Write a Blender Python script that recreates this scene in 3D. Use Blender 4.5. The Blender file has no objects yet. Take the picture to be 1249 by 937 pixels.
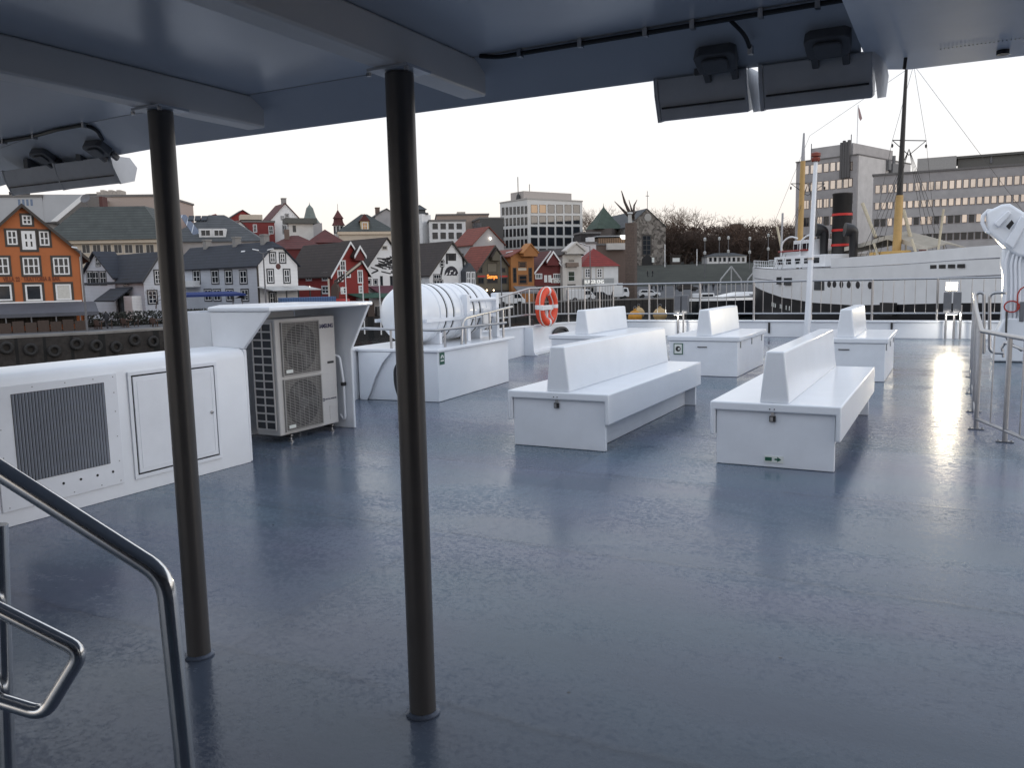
import bpy, bmesh, math, random
from mathutils import Vector, Matrix
random.seed(7)
R = math.radians
scene = bpy.context.scene
COL = scene.collection

# ------------------------------------------------------------------ camera
PW, PH, FOC = 1249.0, 937.0, 1010.0
PITCH, ROLL, YAW, EYE = 0.122992, -0.0219642, 0.4890317, 1.65
CAM = Vector((0, 0, EYE))
sy_, cy_ = math.sin(YAW), math.cos(YAW)
FW = Vector((-sy_ * math.cos(PITCH), cy_ * math.cos(PITCH), -math.sin(PITCH)))
RH = Vector((cy_, sy_, 0))
UP0 = RH.cross(FW)
CR = RH * math.cos(ROLL) + UP0 * math.sin(ROLL)
CU = -RH * math.sin(ROLL) + UP0 * math.cos(ROLL)
FH = Vector((-sy_, cy_, 0))

cd = bpy.data.cameras.new('camera')
cam = bpy.data.objects.new('camera', cd)
COL.objects.link(cam)
cam.matrix_world = Matrix(((CR.x, CU.x, -FW.x, 0), (CR.y, CU.y, -FW.y, 0), (CR.z, CU.z, -FW.z, EYE), (0, 0, 0, 1)))
cd.sensor_fit = 'HORIZONTAL'
cd.sensor_width = 36
cd.lens = FOC / PW * 36
cd.clip_start = 0.05
cd.clip_end = 6000
scene.camera = cam


def ray(x, y):
    return FW + CR * ((x - PW / 2) / FOC) - CU * ((y - PH / 2) / FOC)


def at(x, y, d):
    """point seen at photo pixel x, y at horizontal distance d ahead"""
    r = ray(x, y)
    return CAM + r * (d / r.dot(FH))


def atz(x, y, z=0.0):
    r = ray(x, y)
    return CAM + r * ((z - EYE) / r.z)


def aty(x, y, Y):
    r = ray(x, y)
    return CAM + r * (Y / r.y)


def sd(s, d, z=0.0):
    """lateral s, ahead d -> world"""
    return Vector((RH.x * s + FH.x * d, RH.y * s + FH.y * d, z))


def px_s(x, d):
    return at(x, 344, d).dot(RH)


# ------------------------------------------------------------------ materials
MATS = {}


def M(name, col, rough=0.5, metal=0.0, var=0.10, scale=5.0, bump=0.0, bscale=60.0, spec=0.5, coat=0.0, emit=None, estr=0.0,
      tex='noise'):
    if name in MATS:
        return MATS[name]
    m = bpy.data.materials.new(name)
    m.use_nodes = True
    nt = m.node_tree
    b = nt.nodes['Principled BSDF']
    b.inputs['Roughness'].default_value = rough
    b.inputs['Metallic'].default_value = metal
    b.inputs['Specular IOR Level'].default_value = spec
    if coat:
        b.inputs['Coat Weight'].default_value = coat
        b.inputs['Coat Roughness'].default_value = 0.08
    tc = nt.nodes.new('ShaderNodeTexCoord')
    no = nt.nodes.new('ShaderNodeTexNoise')
    no.inputs['Scale'].default_value = scale
    no.inputs['Detail'].default_value = 5
    no.inputs['Roughness'].default_value = 0.62
    nt.links.new(tc.outputs['Object'], no.inputs['Vector'])
    cr = nt.nodes.new('ShaderNodeValToRGB')
    cr.color_ramp.elements[0].position = 0.3
    cr.color_ramp.elements[1].position = 0.7
    cr.color_ramp.elements[0].color = [max(0, c * (1 - var)) for c in col] + [1]
    cr.color_ramp.elements[1].color = [min(1, c * (1 + var)) for c in col] + [1]
    nt.links.new(no.outputs['Fac'], cr.inputs['Fac'])
    nt.links.new(cr.outputs['Color'], b.inputs['Base Color'])
    if bump:
        n2 = nt.nodes.new('ShaderNodeTexNoise')
        n2.inputs['Scale'].default_value = bscale
        n2.inputs['Detail'].default_value = 3
        nt.links.new(tc.outputs['Object'], n2.inputs['Vector'])
        bp = nt.nodes.new('ShaderNodeBump')
        bp.inputs['Strength'].default_value = bump
        bp.inputs['Distance'].default_value = 0.02
        nt.links.new(n2.outputs['Fac'], bp.inputs['Height'])
        nt.links.new(bp.outputs['Normal'], b.inputs['Normal'])
    if emit:
        b.inputs['Emission Color'].default_value = list(emit) + [1]
        b.inputs['Emission Strength'].default_value = estr
    MATS[name] = m
    return m


def lines_mat(name, col, dark, period, axis, width=0.25, rough=0.7, var=0.15, metal=0.0, noise=3.0):
    """surface of boards, tiles or ribs: darker joints every period metres along an object axis, with blotchy colour"""
    if name in MATS:
        return MATS[name]
    m = M(name, col, rough, metal, var, noise)
    nt = m.node_tree
    b = nt.nodes['Principled BSDF']
    ramp = [n for n in nt.nodes if n.type == 'VALTORGB'][0]
    tc = [n for n in nt.nodes if n.type == 'TEX_COORD'][0]
    sp = nt.nodes.new('ShaderNodeSeparateXYZ')
    nt.links.new(tc.outputs['Object'], sp.inputs[0])
    mu = nt.nodes.new('ShaderNodeMath'); mu.operation = 'MULTIPLY'
    mu.inputs[1].default_value = 1.0 / period
    nt.links.new(sp.outputs[axis], mu.inputs[0])
    fr = nt.nodes.new('ShaderNodeMath'); fr.operation = 'FRACT'
    nt.links.new(mu.outputs[0], fr.inputs[0])
    lt = nt.nodes.new('ShaderNodeMath'); lt.operation = 'LESS_THAN'
    lt.inputs[1].default_value = width
    nt.links.new(fr.outputs[0], lt.inputs[0])
    mx = nt.nodes.new('ShaderNodeMix'); mx.data_type = 'RGBA'
    nt.links.new(lt.outputs[0], mx.inputs['Factor'])
    nt.links.new(ramp.outputs['Color'], mx.inputs[6])
    mx.inputs[7].default_value = list(dark) + [1]
    nt.links.new(mx.outputs[2], b.inputs['Base Color'])
    bp = nt.nodes.new('ShaderNodeBump'); bp.inputs['Strength'].default_value = 0.4
    bp.inputs['Distance'].default_value = 0.02; bp.invert = True
    nt.links.new(lt.outputs[0], bp.inputs['Height'])
    nt.links.new(bp.outputs['Normal'], b.inputs['Normal'])
    return m


white = M('white_gelcoat', (0.80, 0.83, 0.875), 0.30, var=0.035, scale=2.5, bump=0.03, bscale=9, coat=0.25)
white_matt = M('white_paint', (0.78, 0.81, 0.86), 0.42, var=0.05, scale=3, bump=0.02, bscale=14)
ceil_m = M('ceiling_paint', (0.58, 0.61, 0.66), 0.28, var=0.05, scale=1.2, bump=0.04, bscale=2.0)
ac_m = M('aircon_enamel', (0.56, 0.55, 0.54), 0.45, var=0.04)
dark_m = M('dark_void', (0.012, 0.012, 0.014), 0.7)
black_m = M('black_plastic', (0.02, 0.02, 0.022), 0.45)
steel = M('stainless_steel', (0.80, 0.80, 0.80), 0.17, 1.0, var=0.06, scale=20)
steel2 = M('satin_steel', (0.42, 0.42, 0.43), 0.30, 1.0, var=0.08, scale=20)
pole_m = M('bronze_grey_paint', (0.105, 0.099, 0.096), 0.38, 0.2, var=0.12, scale=4)
green_m = M('sign_green', (0.012, 0.10, 0.06), 0.4, var=0.03)
sign_w = M('sign_white', (0.75, 0.78, 0.75), 0.4, var=0.03)
orange_ring = M('ring_orange', (0.72, 0.065, 0.022), 0.5, var=0.12, scale=12)
rope_m = M('rope_white', (0.62, 0.60, 0.56), 0.8)
lamp_body = M('lamp_grey_metal', (0.72, 0.73, 0.75), 0.4, 0.0)
post_grey = M('street_post_grey', (0.15, 0.15, 0.16), 0.5, 0.2)
lamp_box = M('driver_box_dark', (0.15, 0.15, 0.155), 0.5)
lamp_end = M('lamp_end_white', (0.75, 0.76, 0.78), 0.4)
lamp_cap = M('lamp_cap_opal', (0.80, 0.81, 0.83), 0.4)
_nt = lamp_cap.node_tree
_tr = _nt.nodes.new('ShaderNodeBsdfTranslucent'); _tr.inputs['Color'].default_value = (.85, .86, .88, 1)
_mx = _nt.nodes.new('ShaderNodeMixShader'); _mx.inputs[0].default_value = .7
_nt.links.new(_nt.nodes['Principled BSDF'].outputs[0], _mx.inputs[1]); _nt.links.new(_tr.outputs[0], _mx.inputs[2])
_nt.links.new(_mx.outputs[0], _nt.nodes['Material Output'].inputs['Surface'])
red_m = M('signal_red', (0.45, 0.02, 0.018), 0.5)
grille_m = M('filter_mesh', (0.27, 0.295, 0.345), 0.55, 0.2, var=0.12, scale=3)
glass = M('window_glass', (0.018, 0.022, 0.028), 0.06, var=0.3, scale=0.7)
glass_pink = M('coated_glass', (0.62, 0.55, 0.50), 0.05, 0.9, var=0.25, scale=0.12)
glass_lit = M('lit_window', (0.06, 0.045, 0.03), 0.2, emit=(1.0, 0.55, 0.22), estr=0.22)
bulb_m = M('warm_bulb', (0.9, 0.8, 0.6), 0.4, emit=(1.0, 0.72, 0.42), estr=6)
wood_dark = M('dark_brown_wood', (0.055, 0.036, 0.028), 0.7)


# ------------------------------------------------------------------ mesh builder
class MB:
    def __init__(self):
        self.bm = bmesh.new()

    def _faces(self, fs, m):
        for f in fs:
            f.material_index = m

    def poly(self, pts, m=0):
        vs = [self.bm.verts.new(p) for p in pts]
        f = self.bm.faces.new(vs)
        f.material_index = m
        return f

    def mesh(self, verts, faces, m=0):
        vs = [self.bm.verts.new(v) for v in verts]
        for f in faces:
            try:
                self.bm.faces.new([vs[i] for i in f]).material_index = m
            except ValueError:
                pass

    def box(self, x0, y0, z0, x1, y1, z1, m=0, f=None):
        v = [(x0, y0, z0), (x1, y0, z0), (x1, y1, z0), (x0, y1, z0), (x0, y0, z1), (x1, y0, z1), (x1, y1, z1), (x0, y1, z1)]
        if f:
            v = [f(*p) for p in v]
        self.mesh(v, [(0, 3, 2, 1), (4, 5, 6, 7), (0, 1, 5, 4), (1, 2, 6, 5), (2, 3, 7, 6), (3, 0, 4, 7)], m)

    def prism(self, poly, vec, m=0):
        """poly: list of 3d points, extruded by vec"""
        n = len(poly)
        a = [Vector(p) for p in poly]
        vec = Vector(vec)
        vs = a + [p + vec for p in a]
        fs = [tuple(range(n - 1, -1, -1)), tuple(range(n, 2 * n))]
        fs += [(i, (i + 1) % n, n + (i + 1) % n, n + i) for i in range(n)]
        self.mesh(vs, fs, m)

    def tube(self, pts, r, n=8, m=0, closed=False, r2=None):
        pts = [Vector(p) for p in pts]
        k = len(pts)
        rings = []
        prev = None
        for i, p in enumerate(pts):
            if closed:
                t = (pts[(i + 1) % k] - pts[i - 1]).normalized()
            elif i == 0:
                t = (pts[1] - pts[0]).normalized()
            elif i == k - 1:
                t = (pts[-1] - pts[-2]).normalized()
            else:
                t = ((pts[i + 1] - p).normalized() + (p - pts[i - 1]).normalized()).normalized()
            if prev is None:
                ax = Vector((0, 0, 1)) if abs(t.z) < 0.9 else Vector((1, 0, 0))
                a = t.cross(ax).normalized()
            else:
                a = (prev - t * prev.dot(t)).normalized()
            prev = a
            b = t.cross(a)
            rr = r if r2 is None else r + (r2 - r) * i / (k - 1)
            rings.append([self.bm.verts.new(p + a * (math.cos(2 * math.pi * j / n) * rr) + b * (math.sin(2 * math.pi * j / n) * rr)) for j in range(n)])
        for i in range(k if closed else k - 1):
            A, B = rings[i], rings[(i + 1) % k]
            for j in range(n):
                self.bm.faces.new((A[j], A[(j + 1) % n], B[(j + 1) % n], B[j])).material_index = m
        if not closed:
            self.bm.faces.new(rings[0][::-1]).material_index = m
            self.bm.faces.new(rings[-1]).material_index = m

    def lathe(self, prof, n=24, m=0, mat=None):
        """prof: (radius, height) about z; mat: Matrix"""
        mat = mat or Matrix.Identity(4)
        rings = []
        for r, z in prof:
            if r < 1e-5:
                rings.append([self.bm.verts.new(mat @ Vector((0, 0, z)))])
            else:
                rings.append([self.bm.verts.new(mat @ Vector((r * math.cos(2 * math.pi * j / n), r * math.sin(2 * math.pi * j / n), z))) for j in range(n)])
        for A, B in zip(rings, rings[1:]):
            for j in range(n):
                q = [A[j % len(A)], A[(j + 1) % len(A)], B[(j + 1) % len(B)], B[j % len(B)]]
                u = []
                for v in q:
                    if v not in u:
                        u.append(v)
                if len(u) > 2:
                    try:
                        self.bm.faces.new(u).material_index = m
                    except ValueError:
                        pass
        for Rg in (rings[0], rings[-1]):
            if len(Rg) > 2:
                try:
                    self.bm.faces.new(Rg).material_index = m
                except ValueError:
                    pass

    def build(self, name, mats, parent=None, bevel=0.0, seg=2, smooth=35, recalc=True, loc=None):
        if recalc:
            bmesh.ops.recalc_face_normals(self.bm, faces=self.bm.faces[:])
        me = bpy.data.meshes.new(name)
        self.bm.to_mesh(me)
        self.bm.free()
        for mm in (mats if isinstance(mats, (list, tuple)) else [mats]):
            me.materials.append(mm)
        if smooth:
            me.shade_smooth()
            me.set_sharp_from_angle(angle=R(smooth))
        o = bpy.data.objects.new(name, me)
        COL.objects.link(o)
        if parent is not None:
            o.parent = parent
        if loc is not None:
            o.location = loc
        if bevel:
            bv = o.modifiers.new('bevel', 'BEVEL')
            bv.width = bevel
            bv.segments = seg
            bv.limit_method = 'ANGLE'
            bv.angle_limit = R(40)
        return o


def tag(o, label, cat, group=None, kind=None):
    if label:
        o['label'] = label
    if cat:
        o['category'] = cat
    if group:
        o['group'] = group
    if kind:
        o['kind'] = kind
    return o


def thing(name, label, cat, loc=(0, 0, 0), rz=0.0, group=None):
    o = bpy.data.objects.new(name, None)
    COL.objects.link(o)
    o.location = loc
    o.rotation_euler = (0, 0, rz)
    o.empty_display_size = 0.2
    return tag(o, label, cat, group)


def copy_tree(o, parent=None):
    c = o.copy()
    COL.objects.link(c)
    c.parent = parent
    for ch in list(o.children):
        copy_tree(ch, c)
    return c


def text_mesh(name, body, size, mat, parent, matrix, depth=0.004, align='CENTER', bold=0.0, squeeze=1.0):
    cu = bpy.data.curves.new(name, 'FONT')
    cu.body = body
    cu.size = size
    cu.extrude = depth
    cu.offset = bold
    cu.align_x = align
    cu.align_y = 'CENTER'
    t = bpy.data.objects.new(name, cu)
    me = bpy.data.meshes.new_from_object(t)
    bpy.data.objects.remove(t)
    me.transform(Matrix.Diagonal((squeeze, 1, 1, 1)))
    me.transform(matrix)
    me.materials.clear()
    me.materials.append(mat)
    o = bpy.data.objects.new(name, me)
    COL.objects.link(o)
    o.parent = parent
    return o


def frame_matrix(origin, xdir, ydir):
    x = Vector(xdir).normalized(); y = Vector(ydir).normalized(); z = x.cross(y)
    o = Vector(origin)
    return Matrix(((x.x, y.x, z.x, o.x), (x.y, y.y, z.y, o.y), (x.z, y.z, z.z, o.z), (0, 0, 0, 1)))


def bend(pts, r, seg=5):
    """polyline with rounded corners"""
    pts = [Vector(p) for p in pts]
    out = [pts[0]]
    for a, b, c in zip(pts, pts[1:], pts[2:]):
        u = (a - b).normalized(); v = (c - b).normalized()
        k = min(r, (a - b).length * .49, (c - b).length * .49)
        p0, p1 = b + u * k, b + v * k
        for i in range(seg + 1):
            t = i / seg
            out.append(p0 * (1 - t) ** 2 + b * (2 * t * (1 - t)) + p1 * t * t)
    out.append(pts[-1])
    return out
# ================================================================== THE FERRY DECK
# ---- deck paint
def deck_material():
    m = bpy.data.materials.new('deck_paint')
    m.use_nodes = True
    nt = m.node_tree
    N, L = nt.nodes, nt.links
    b = N['Principled BSDF']
    tc = N.new('ShaderNodeTexCoord')
    def noise(scale, detail=5, rough=.6, vec=None, dist=0.0):
        n = N.new('ShaderNodeTexNoise')
        n.inputs['Scale'].default_value = scale
        n.inputs['Detail'].default_value = detail
        n.inputs['Roughness'].default_value = rough
        n.inputs['Distortion'].default_value = dist
        L.new(vec or tc.outputs['Object'], n.inputs['Vector'])
        return n
    def math_(op, a, bb=None, c=None):
        n = N.new('ShaderNodeMath'); n.operation = op
        for i, v in enumerate((a, bb, c)):
            if v is None: continue
            if isinstance(v, (int, float)): n.inputs[i].default_value = v
            else: L.new(v, n.inputs[i])
        return n.outputs[0]
    mp = N.new('ShaderNodeMapping'); mp.inputs['Scale'].default_value = (0.35, 1.0, 1.0)
    L.new(tc.outputs['Object'], mp.inputs[0])
    big = noise(0.9, 4, .55, mp.outputs[0], .6)
    mid = noise(3.2, 6, .7, mp.outputs[0], .4)
    cr = N.new('ShaderNodeValToRGB')
    e = cr.color_ramp.elements
    e[0].position, e[1].position = .28, .74
    e[0].color = (0.092, 0.115, 0.155, 1); e[1].color = (0.132, 0.158, 0.203, 1)
    mixn = math_('ADD', math_('MULTIPLY', big.outputs['Fac'], .6), math_('MULTIPLY', mid.outputs['Fac'], .4))
    L.new(mixn, cr.inputs['Fac'])
    # plate seams and scuffs
    sp = N.new('ShaderNodeSeparateXYZ'); L.new(tc.outputs['Object'], sp.inputs[0])
    wob = math_('MULTIPLY', math_('SUBTRACT', noise(1.6, 4).outputs['Fac'], .5), .16)
    def seam(axis, period, off, w):
        c = math_('ADD', math_('ADD', sp.outputs[axis], off), wob)
        f = math_('FRACT', math_('DIVIDE', c, period))
        d = math_('ABSOLUTE', math_('SUBTRACT', f, .5))
        return math_('MAXIMUM', math_('SUBTRACT', 1.0, math_('DIVIDE', d, w / period)), 0.0)
    s1 = seam(1, 1.93, .31, .035)
    s2 = seam(0, 3.6, 1.1, .03)
    gate = math_('GREATER_THAN', noise(1.1, 5, .7).outputs['Fac'], .43)
    s = math_('MULTIPLY', math_('MAXIMUM', s1, math_('MULTIPLY', s2, .5)), gate)
    sc = noise(2.2, 7, .75, None, 1.2)
    scuff = N.new('ShaderNodeMapRange'); scuff.inputs[1].default_value = .62; scuff.inputs[2].default_value = .74
    L.new(sc.outputs['Fac'], scuff.inputs[0])
    dk = N.new('ShaderNodeMix'); dk.data_type = 'RGBA'
    L.new(math_('MINIMUM', math_('ADD', math_('MULTIPLY', s, .42), math_('MULTIPLY', scuff.outputs[0], .22)), 1.0), dk.inputs['Factor'])
    L.new(cr.outputs['Color'], dk.inputs[6]); dk.inputs[7].default_value = (0.072, 0.082, 0.105, 1)
    wet = N.new('ShaderNodeMapRange'); wet.inputs[1].default_value = .44; wet.inputs[2].default_value = .58
    L.new(noise(.75, 6, .66, mp.outputs[0], .5).outputs['Fac'], wet.inputs[0])
    vo = N.new('ShaderNodeTexVoronoi'); vo.inputs['Scale'].default_value = 2.6
    L.new(tc.outputs['Object'], vo.inputs['Vector'])
    spot = math_('LESS_THAN', vo.outputs['Distance'], .022)
    dk2 = N.new('ShaderNodeMix'); dk2.data_type = 'RGBA'
    L.new(spot, dk2.inputs['Factor'])
    def cell(axis, period, off):
        return math_('FLOOR', math_('DIVIDE', math_('ADD', math_('ADD', sp.outputs[axis], off), math_('MULTIPLY', wob, .6)), period))
    cv = N.new('ShaderNodeCombineXYZ'); L.new(cell(0, 3.6, 1.1 + 1.8), cv.inputs[0]); L.new(cell(1, 1.93, .31 + .965), cv.inputs[1])
    wn = N.new('ShaderNodeTexWhiteNoise'); wn.noise_dimensions = '2D'; L.new(cv.outputs[0], wn.inputs['Vector'])
    pm = N.new('ShaderNodeMapRange'); pm.inputs[3].default_value = .90; pm.inputs[4].default_value = 1.10; L.new(wn.outputs['Value'], pm.inputs[0])
    wm2 = math_('MULTIPLY', pm.outputs[0], math_('ADD', .93, math_('MULTIPLY', wet.outputs[0], .12)))
    hm = N.new('ShaderNodeMix'); hm.data_type = 'RGBA'; hm.blend_type = 'MULTIPLY'; hm.inputs['Factor'].default_value = 1.0
    hr_ = N.new('ShaderNodeValToRGB'); hr_.color_ramp.elements[0].position = .36; hr_.color_ramp.elements[1].position = .64
    hr_.color_ramp.elements[0].color = (1.06, .95, 1.04, 1); hr_.color_ramp.elements[1].color = (.88, 1.05, 1.03, 1)
    L.new(noise(.55, 4, .6, mp.outputs[0], .4).outputs['Fac'], hr_.inputs['Fac'])
    L.new(dk.outputs[2], hm.inputs[6]); L.new(hr_.outputs['Color'], hm.inputs[7])
    vs_ = N.new('ShaderNodeVectorMath'); vs_.operation = 'SCALE'; L.new(hm.outputs[2], vs_.inputs[0]); L.new(wm2, vs_.inputs['Scale'])
    L.new(vs_.outputs[0], dk2.inputs[6]); dk2.inputs[7].default_value = (.04, .042, .05, 1)
    L.new(dk2.outputs[2], b.inputs['Base Color'])
    grit = math_('ADD', math_('MULTIPLY', noise(38, 2, .6).outputs['Fac'], .6), math_('MULTIPLY', noise(13, 3, .6).outputs['Fac'], .4))
    gr = N.new('ShaderNodeMapRange'); gr.inputs[1].default_value = .40; gr.inputs[2].default_value = .60; gr.inputs[3].default_value = .45; gr.inputs[4].default_value = 1.7
    L.new(grit, gr.inputs[0])
    L.new(math_('MULTIPLY', math_('ADD', .15, math_('MULTIPLY', wet.outputs[0], .14)), gr.outputs[0]), b.inputs['Roughness'])
    fine = noise(60, 2, .5)
    lump = noise(15, 5, .72)
    h = math_('ADD', math_('MULTIPLY', fine.outputs['Fac'], .0005), math_('ADD', math_('MULTIPLY', lump.outputs['Fac'], .0015), math_('MULTIPLY', s, .0010)))
    bp = N.new('ShaderNodeBump'); bp.inputs['Strength'].default_value = .55; bp.inputs['Distance'].default_value = 1.0
    L.new(h, bp.inputs['Height']); L.new(bp.outputs['Normal'], b.inputs['Normal'])
    b.inputs['Specular IOR Level'].default_value = .24
    return m


deck_m = deck_material()
deck_outline = [(-6.9, -6.0), (-6.9, 5.6), (-7.5, 7.6), (-7.62, 9.5), (-8.55, 16.6), (-8.75, 19.2), (-8.85, 23.42), (6.6, 23.42), (6.6, -6.0)]
mb = MB()
mb.prism([(x, y, -0.12) for x, y in deck_outline], (0, 0, 0.12))
tag(mb.build('deck', deck_m, smooth=0), 'grey blue painted ferry deck', None, kind='structure')
mb = MB()
mb.prism([(x, y, -4.9) for x, y in deck_outline], (0, 0, 4.775))
tag(mb.build('ferry_hull', white_matt, smooth=0), 'white hull side of the ferry under the open deck', 'ferry hull')

# ---- benches
def bench_long(label):
    b = thing('deck_bench', label, 'bench', group='white benches on the open deck')
    W2 = .545
    mb = MB()   # seat shell: top and two long skirts (one cross-section pulled along)
    sec = [(-W2, .265), (-W2, .565), (W2, .565), (W2, .265), (W2 - .045, .265), (W2 - .045, .49), (-W2 + .045, .49), (-W2 + .045, .265)]
    mb.prism([(x, 0, z) for x, z in sec], (0, 3.29, 0))
    mb.build('seat', white, b, bevel=.014, seg=3)
    mb = MB(); mb.prism([(-.125, .035, .562), (.125, .035, .562), (.078, .035, 1.012), (-.078, .035, 1.012)], (0, 3.2, 0))
    mb.build('backrest', white, b, bevel=.016, seg=3)
    for y0 in (.035, 3.2):
        mb = MB(); mb.box(-.494, y0, 0.004, .494, y0 + .05, .486)
        mb.build('end_panel', white_matt, b, bevel=.004)
    mb = MB(); mb.box(-.36, .088, .003, .36, 3.198, .486)
    mb.build('plinth', white_matt, b, bevel=.004)
    mb = MB()
    mb.box(-.035, .012, .405, .015, .034, .455, 0); mb.box(-.026, .004, .413, -.004, .012, .448, 1)
    mb.box(-.022, .018, .455, .002, .030, .488, 1)
    for x in (-.03, .008):
        mb.tube([(x, -.003, .517), (x, .004, .517)], .006, 8, 0)
    mb.build('latch', [black_m, steel2], b)
    return b


b1 = bench_long('long white double sided bench with a padlock, closest to the striped grille locker')
b1.location = (-3.395, 7.30, 0)
b2 = copy_tree(b1)
b2['label'] = 'long white double sided bench with a green arrow sign low on its end panel'
b2.location = (-1.317, 7.22, 0)
mb = MB()
mb.box(-.075, .028, .045, .085, .034, .105, 0)
mb.box(-.068, .0255, .060, -.012, .028, .092, 1)
mb.prism([(.012, .0255, .070), (.034, .0255, .070), (.034, .0255, .054), (.068, .0255, .0765), (.034, .0255, .099), (.034, .0255, .083), (.012, .0255, .083)], (0, .0025, 0), 1)
mb.build('arrow_sign', [sign_w, green_m], b2, smooth=0)


def bench_short(label):
    b = thing('locker_bench', label, 'bench', group='white locker benches near the stern rail')
    mb = MB(); mb.box(-.575, .02, .004, .575, 2.18, .585)
    mb.build('body', white_matt, b, bevel=.006)
    mb = MB(); mb.box(-.62, 0, .588, .62, 2.22, .672)
    mb.build('seat', white, b, bevel=.018, seg=3)
    mb = MB(); mb.prism([(-.135, .08, .67), (.135, .08, .67), (.085, .08, 1.115), (-.085, .08, 1.115)], (0, 2.06, 0))
    mb.build('backrest', white, b, bevel=.022, seg=3)
    for y in (.22, 1.1, 1.95):
        mb = MB(); mb.box(.576, y - .02, .47, .588, y + .02, .575)
        mb.build('hinge', steel2, b)
    mb = MB(); mb.box(-.09, .006, .485, .07, .0195, .498); mb.build('vent_slot', black_m, b)
    return b


b3 = bench_short('white locker bench with a small square rotary symbol sign on its end')
b3.location = (-3.67, 13.72, 0)
mb = MB()
mb.box(-.50, .008, .36, -.34, .0195, .55, 0)
mb.box(-.485, .005, .375, -.355, .008, .535, 1)
mb.lathe([(.045, 0), (.045, .003)], 20, 2, frame_matrix((-.42, .0055, .455), (1, 0, 0), (0, 0, 1)) )
mb.lathe([(.018, 0), (.018, .006)], 16, 1, frame_matrix((-.405, .0055, .455), (1, 0, 0), (0, 0, 1)))
mb.build('symbol_sign', [green_m, sign_w, black_m], b3, smooth=0)
b4 = copy_tree(b3)
b4['label'] = 'white locker bench standing nearest the slanting railing and the floodlight'
b4.location = (-1.45, 13.72, 0)
for c in list(b4.children):
    if c.name.startswith('symbol_sign'):
        bpy.data.objects.remove(c)
b5 = copy_tree(b4)
b5['label'] = 'white locker bench standing nearest the orange life ring'
b5.location = (-5.90, 13.72, 0)
b5.children[0].name = 'body'

# ---- poles under the canopy
def pole(x, y, label):
    p = thing('support_pole', label, 'pole', (x, y, 0), group='poles under the canopy')
    mb = MB(); mb.lathe([(.051, .002), (.051, 2.385)], 40); mb.build('shaft', pole_m, p)
    mb = MB(); mb.lathe([(.066, .001), (.066, .008), (.055, .016), (.052, .016)], 32); mb.build('foot_ring', deck_m, p)
    mb = MB(); mb.box(-.085, -.075, 2.389, .085, .075, 2.398); mb.build('top_plate', ceil_m, p)
    for sx in (-.08, .08):
        mb = MB(); mb.lathe([(.009, 2.372), (.009, 2.385)], 8, 0, Matrix.Translation((sx, -.07, 0))); mb.build('bolt', steel2, p)
    return p


pole(-2.952, 2.477, 'dark grey round pole in front of the white locker door')
pole(-1.750, 2.496, 'dark grey round pole in the middle, in front of the liferaft')

# ---- canopy roof over the near half of the deck
can = thing('canopy_roof', 'white canopy roof with deep beams over the near end of the deck', 'roof')
mb = MB()
edge = [(-7.6, 4.05), (-6.6, 3.78), (-5.9, 3.60), (-5.2, 3.42), (-4.4, 3.22), (-3.8, 3.16), (-0.31, 3.19)]
inner = [(-7.6, 3.75), (-6.6, 3.50), (-5.9, 3.33), (-5.2, 3.16), (-4.4, 2.98), (-3.8, 2.94), (-0.31, 2.95)]
back_y = -3.2
for (x0, y0), (x1, y1) in zip(inner, inner[1:]):
    mb.poly([(x0, back_y, 2.535), (x1, back_y, 2.535), (x1, y1, 2.535), (x0, y0, 2.535)])
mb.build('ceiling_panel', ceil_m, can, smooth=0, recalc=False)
mb = MB()
for (x0, y0), (x1, y1), (a0, c0), (a1, c1) in zip(inner, inner[1:], edge, edge[1:]):
    mb.poly([(x0, y0, 2.533), (x1, y1, 2.533), (a1, c1, 2.405), (a0, c0, 2.405)])
    mb.poly([(a0, c0, 2.405), (a1, c1, 2.405), (a1, c1 + .02, 2.75), (a0, c0 + .02, 2.75)])
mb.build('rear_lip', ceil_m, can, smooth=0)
mb = MB()   # deeper panel with the rounded corner on the right
mb.prism(bend([(-.30, 2.9, 2.40), (-.30, 3.44, 2.40), (-.17, 3.52, 2.40)], .09) + [Vector((2, 3.57, 2.40)), Vector((7, 3.62, 2.40)), Vector((7, 2.2, 2.40)), Vector((-.30, 2.2, 2.40))], (0, 0, .35))
mb.build('side_panel', white_matt, can, smooth=30)
mb = MB()
for (x0, y0), (x1, y1) in zip(edge, edge[1:]):
    mb.poly([(x0, back_y, 2.76), (x1, back_y, 2.76), (x1, y1 + .03, 2.76), (x0, y0 + .03, 2.76)])
mb.poly([(-.31, back_y, 2.762), (7, back_y, 2.762), (7, 3.62, 2.762), (-.31, 3.5, 2.762)])
mb.build('top_sheet', white_matt, can, smooth=0, recalc=False)
mb = MB(); mb.poly([(-.31, back_y, 2.537), (7, back_y, 2.537), (7, 2.2, 2.537), (-.31, 2.2, 2.537)])
mb.poly([(-.31, 2.2, 2.537), (-.301, 2.2, 2.537), (-.301, 2.95, 2.537), (-.31, 2.95, 2.537)])
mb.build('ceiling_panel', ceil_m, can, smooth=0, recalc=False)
for x in (-2.965, -1.76):
    mb = MB(); mb.box(x - .055, -3.0, 2.399, x + .055, 3.04, 2.534)
    mb.build('beam', M('beam_cream', (.84, .80, .76), .45, var=.04, scale=2), can, bevel=.01)
mb = MB()   # white dots standing in for daylight through a row of perforations
for i in range(34):
    x = -.07 + i * .012
    mb.box(x, 3.255 + .0, 2.396, x + .005, 3.262, 2.3985)
mb.build('daylight_dots', lamp_end, can, smooth=0)
mb = MB(); mb.lathe([(.02, 2.385), (.02, 2.399)], 12, 0, Matrix.Translation((.12, 3.40, 0))); mb.build('drain_plug', black_m, can)
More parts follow.
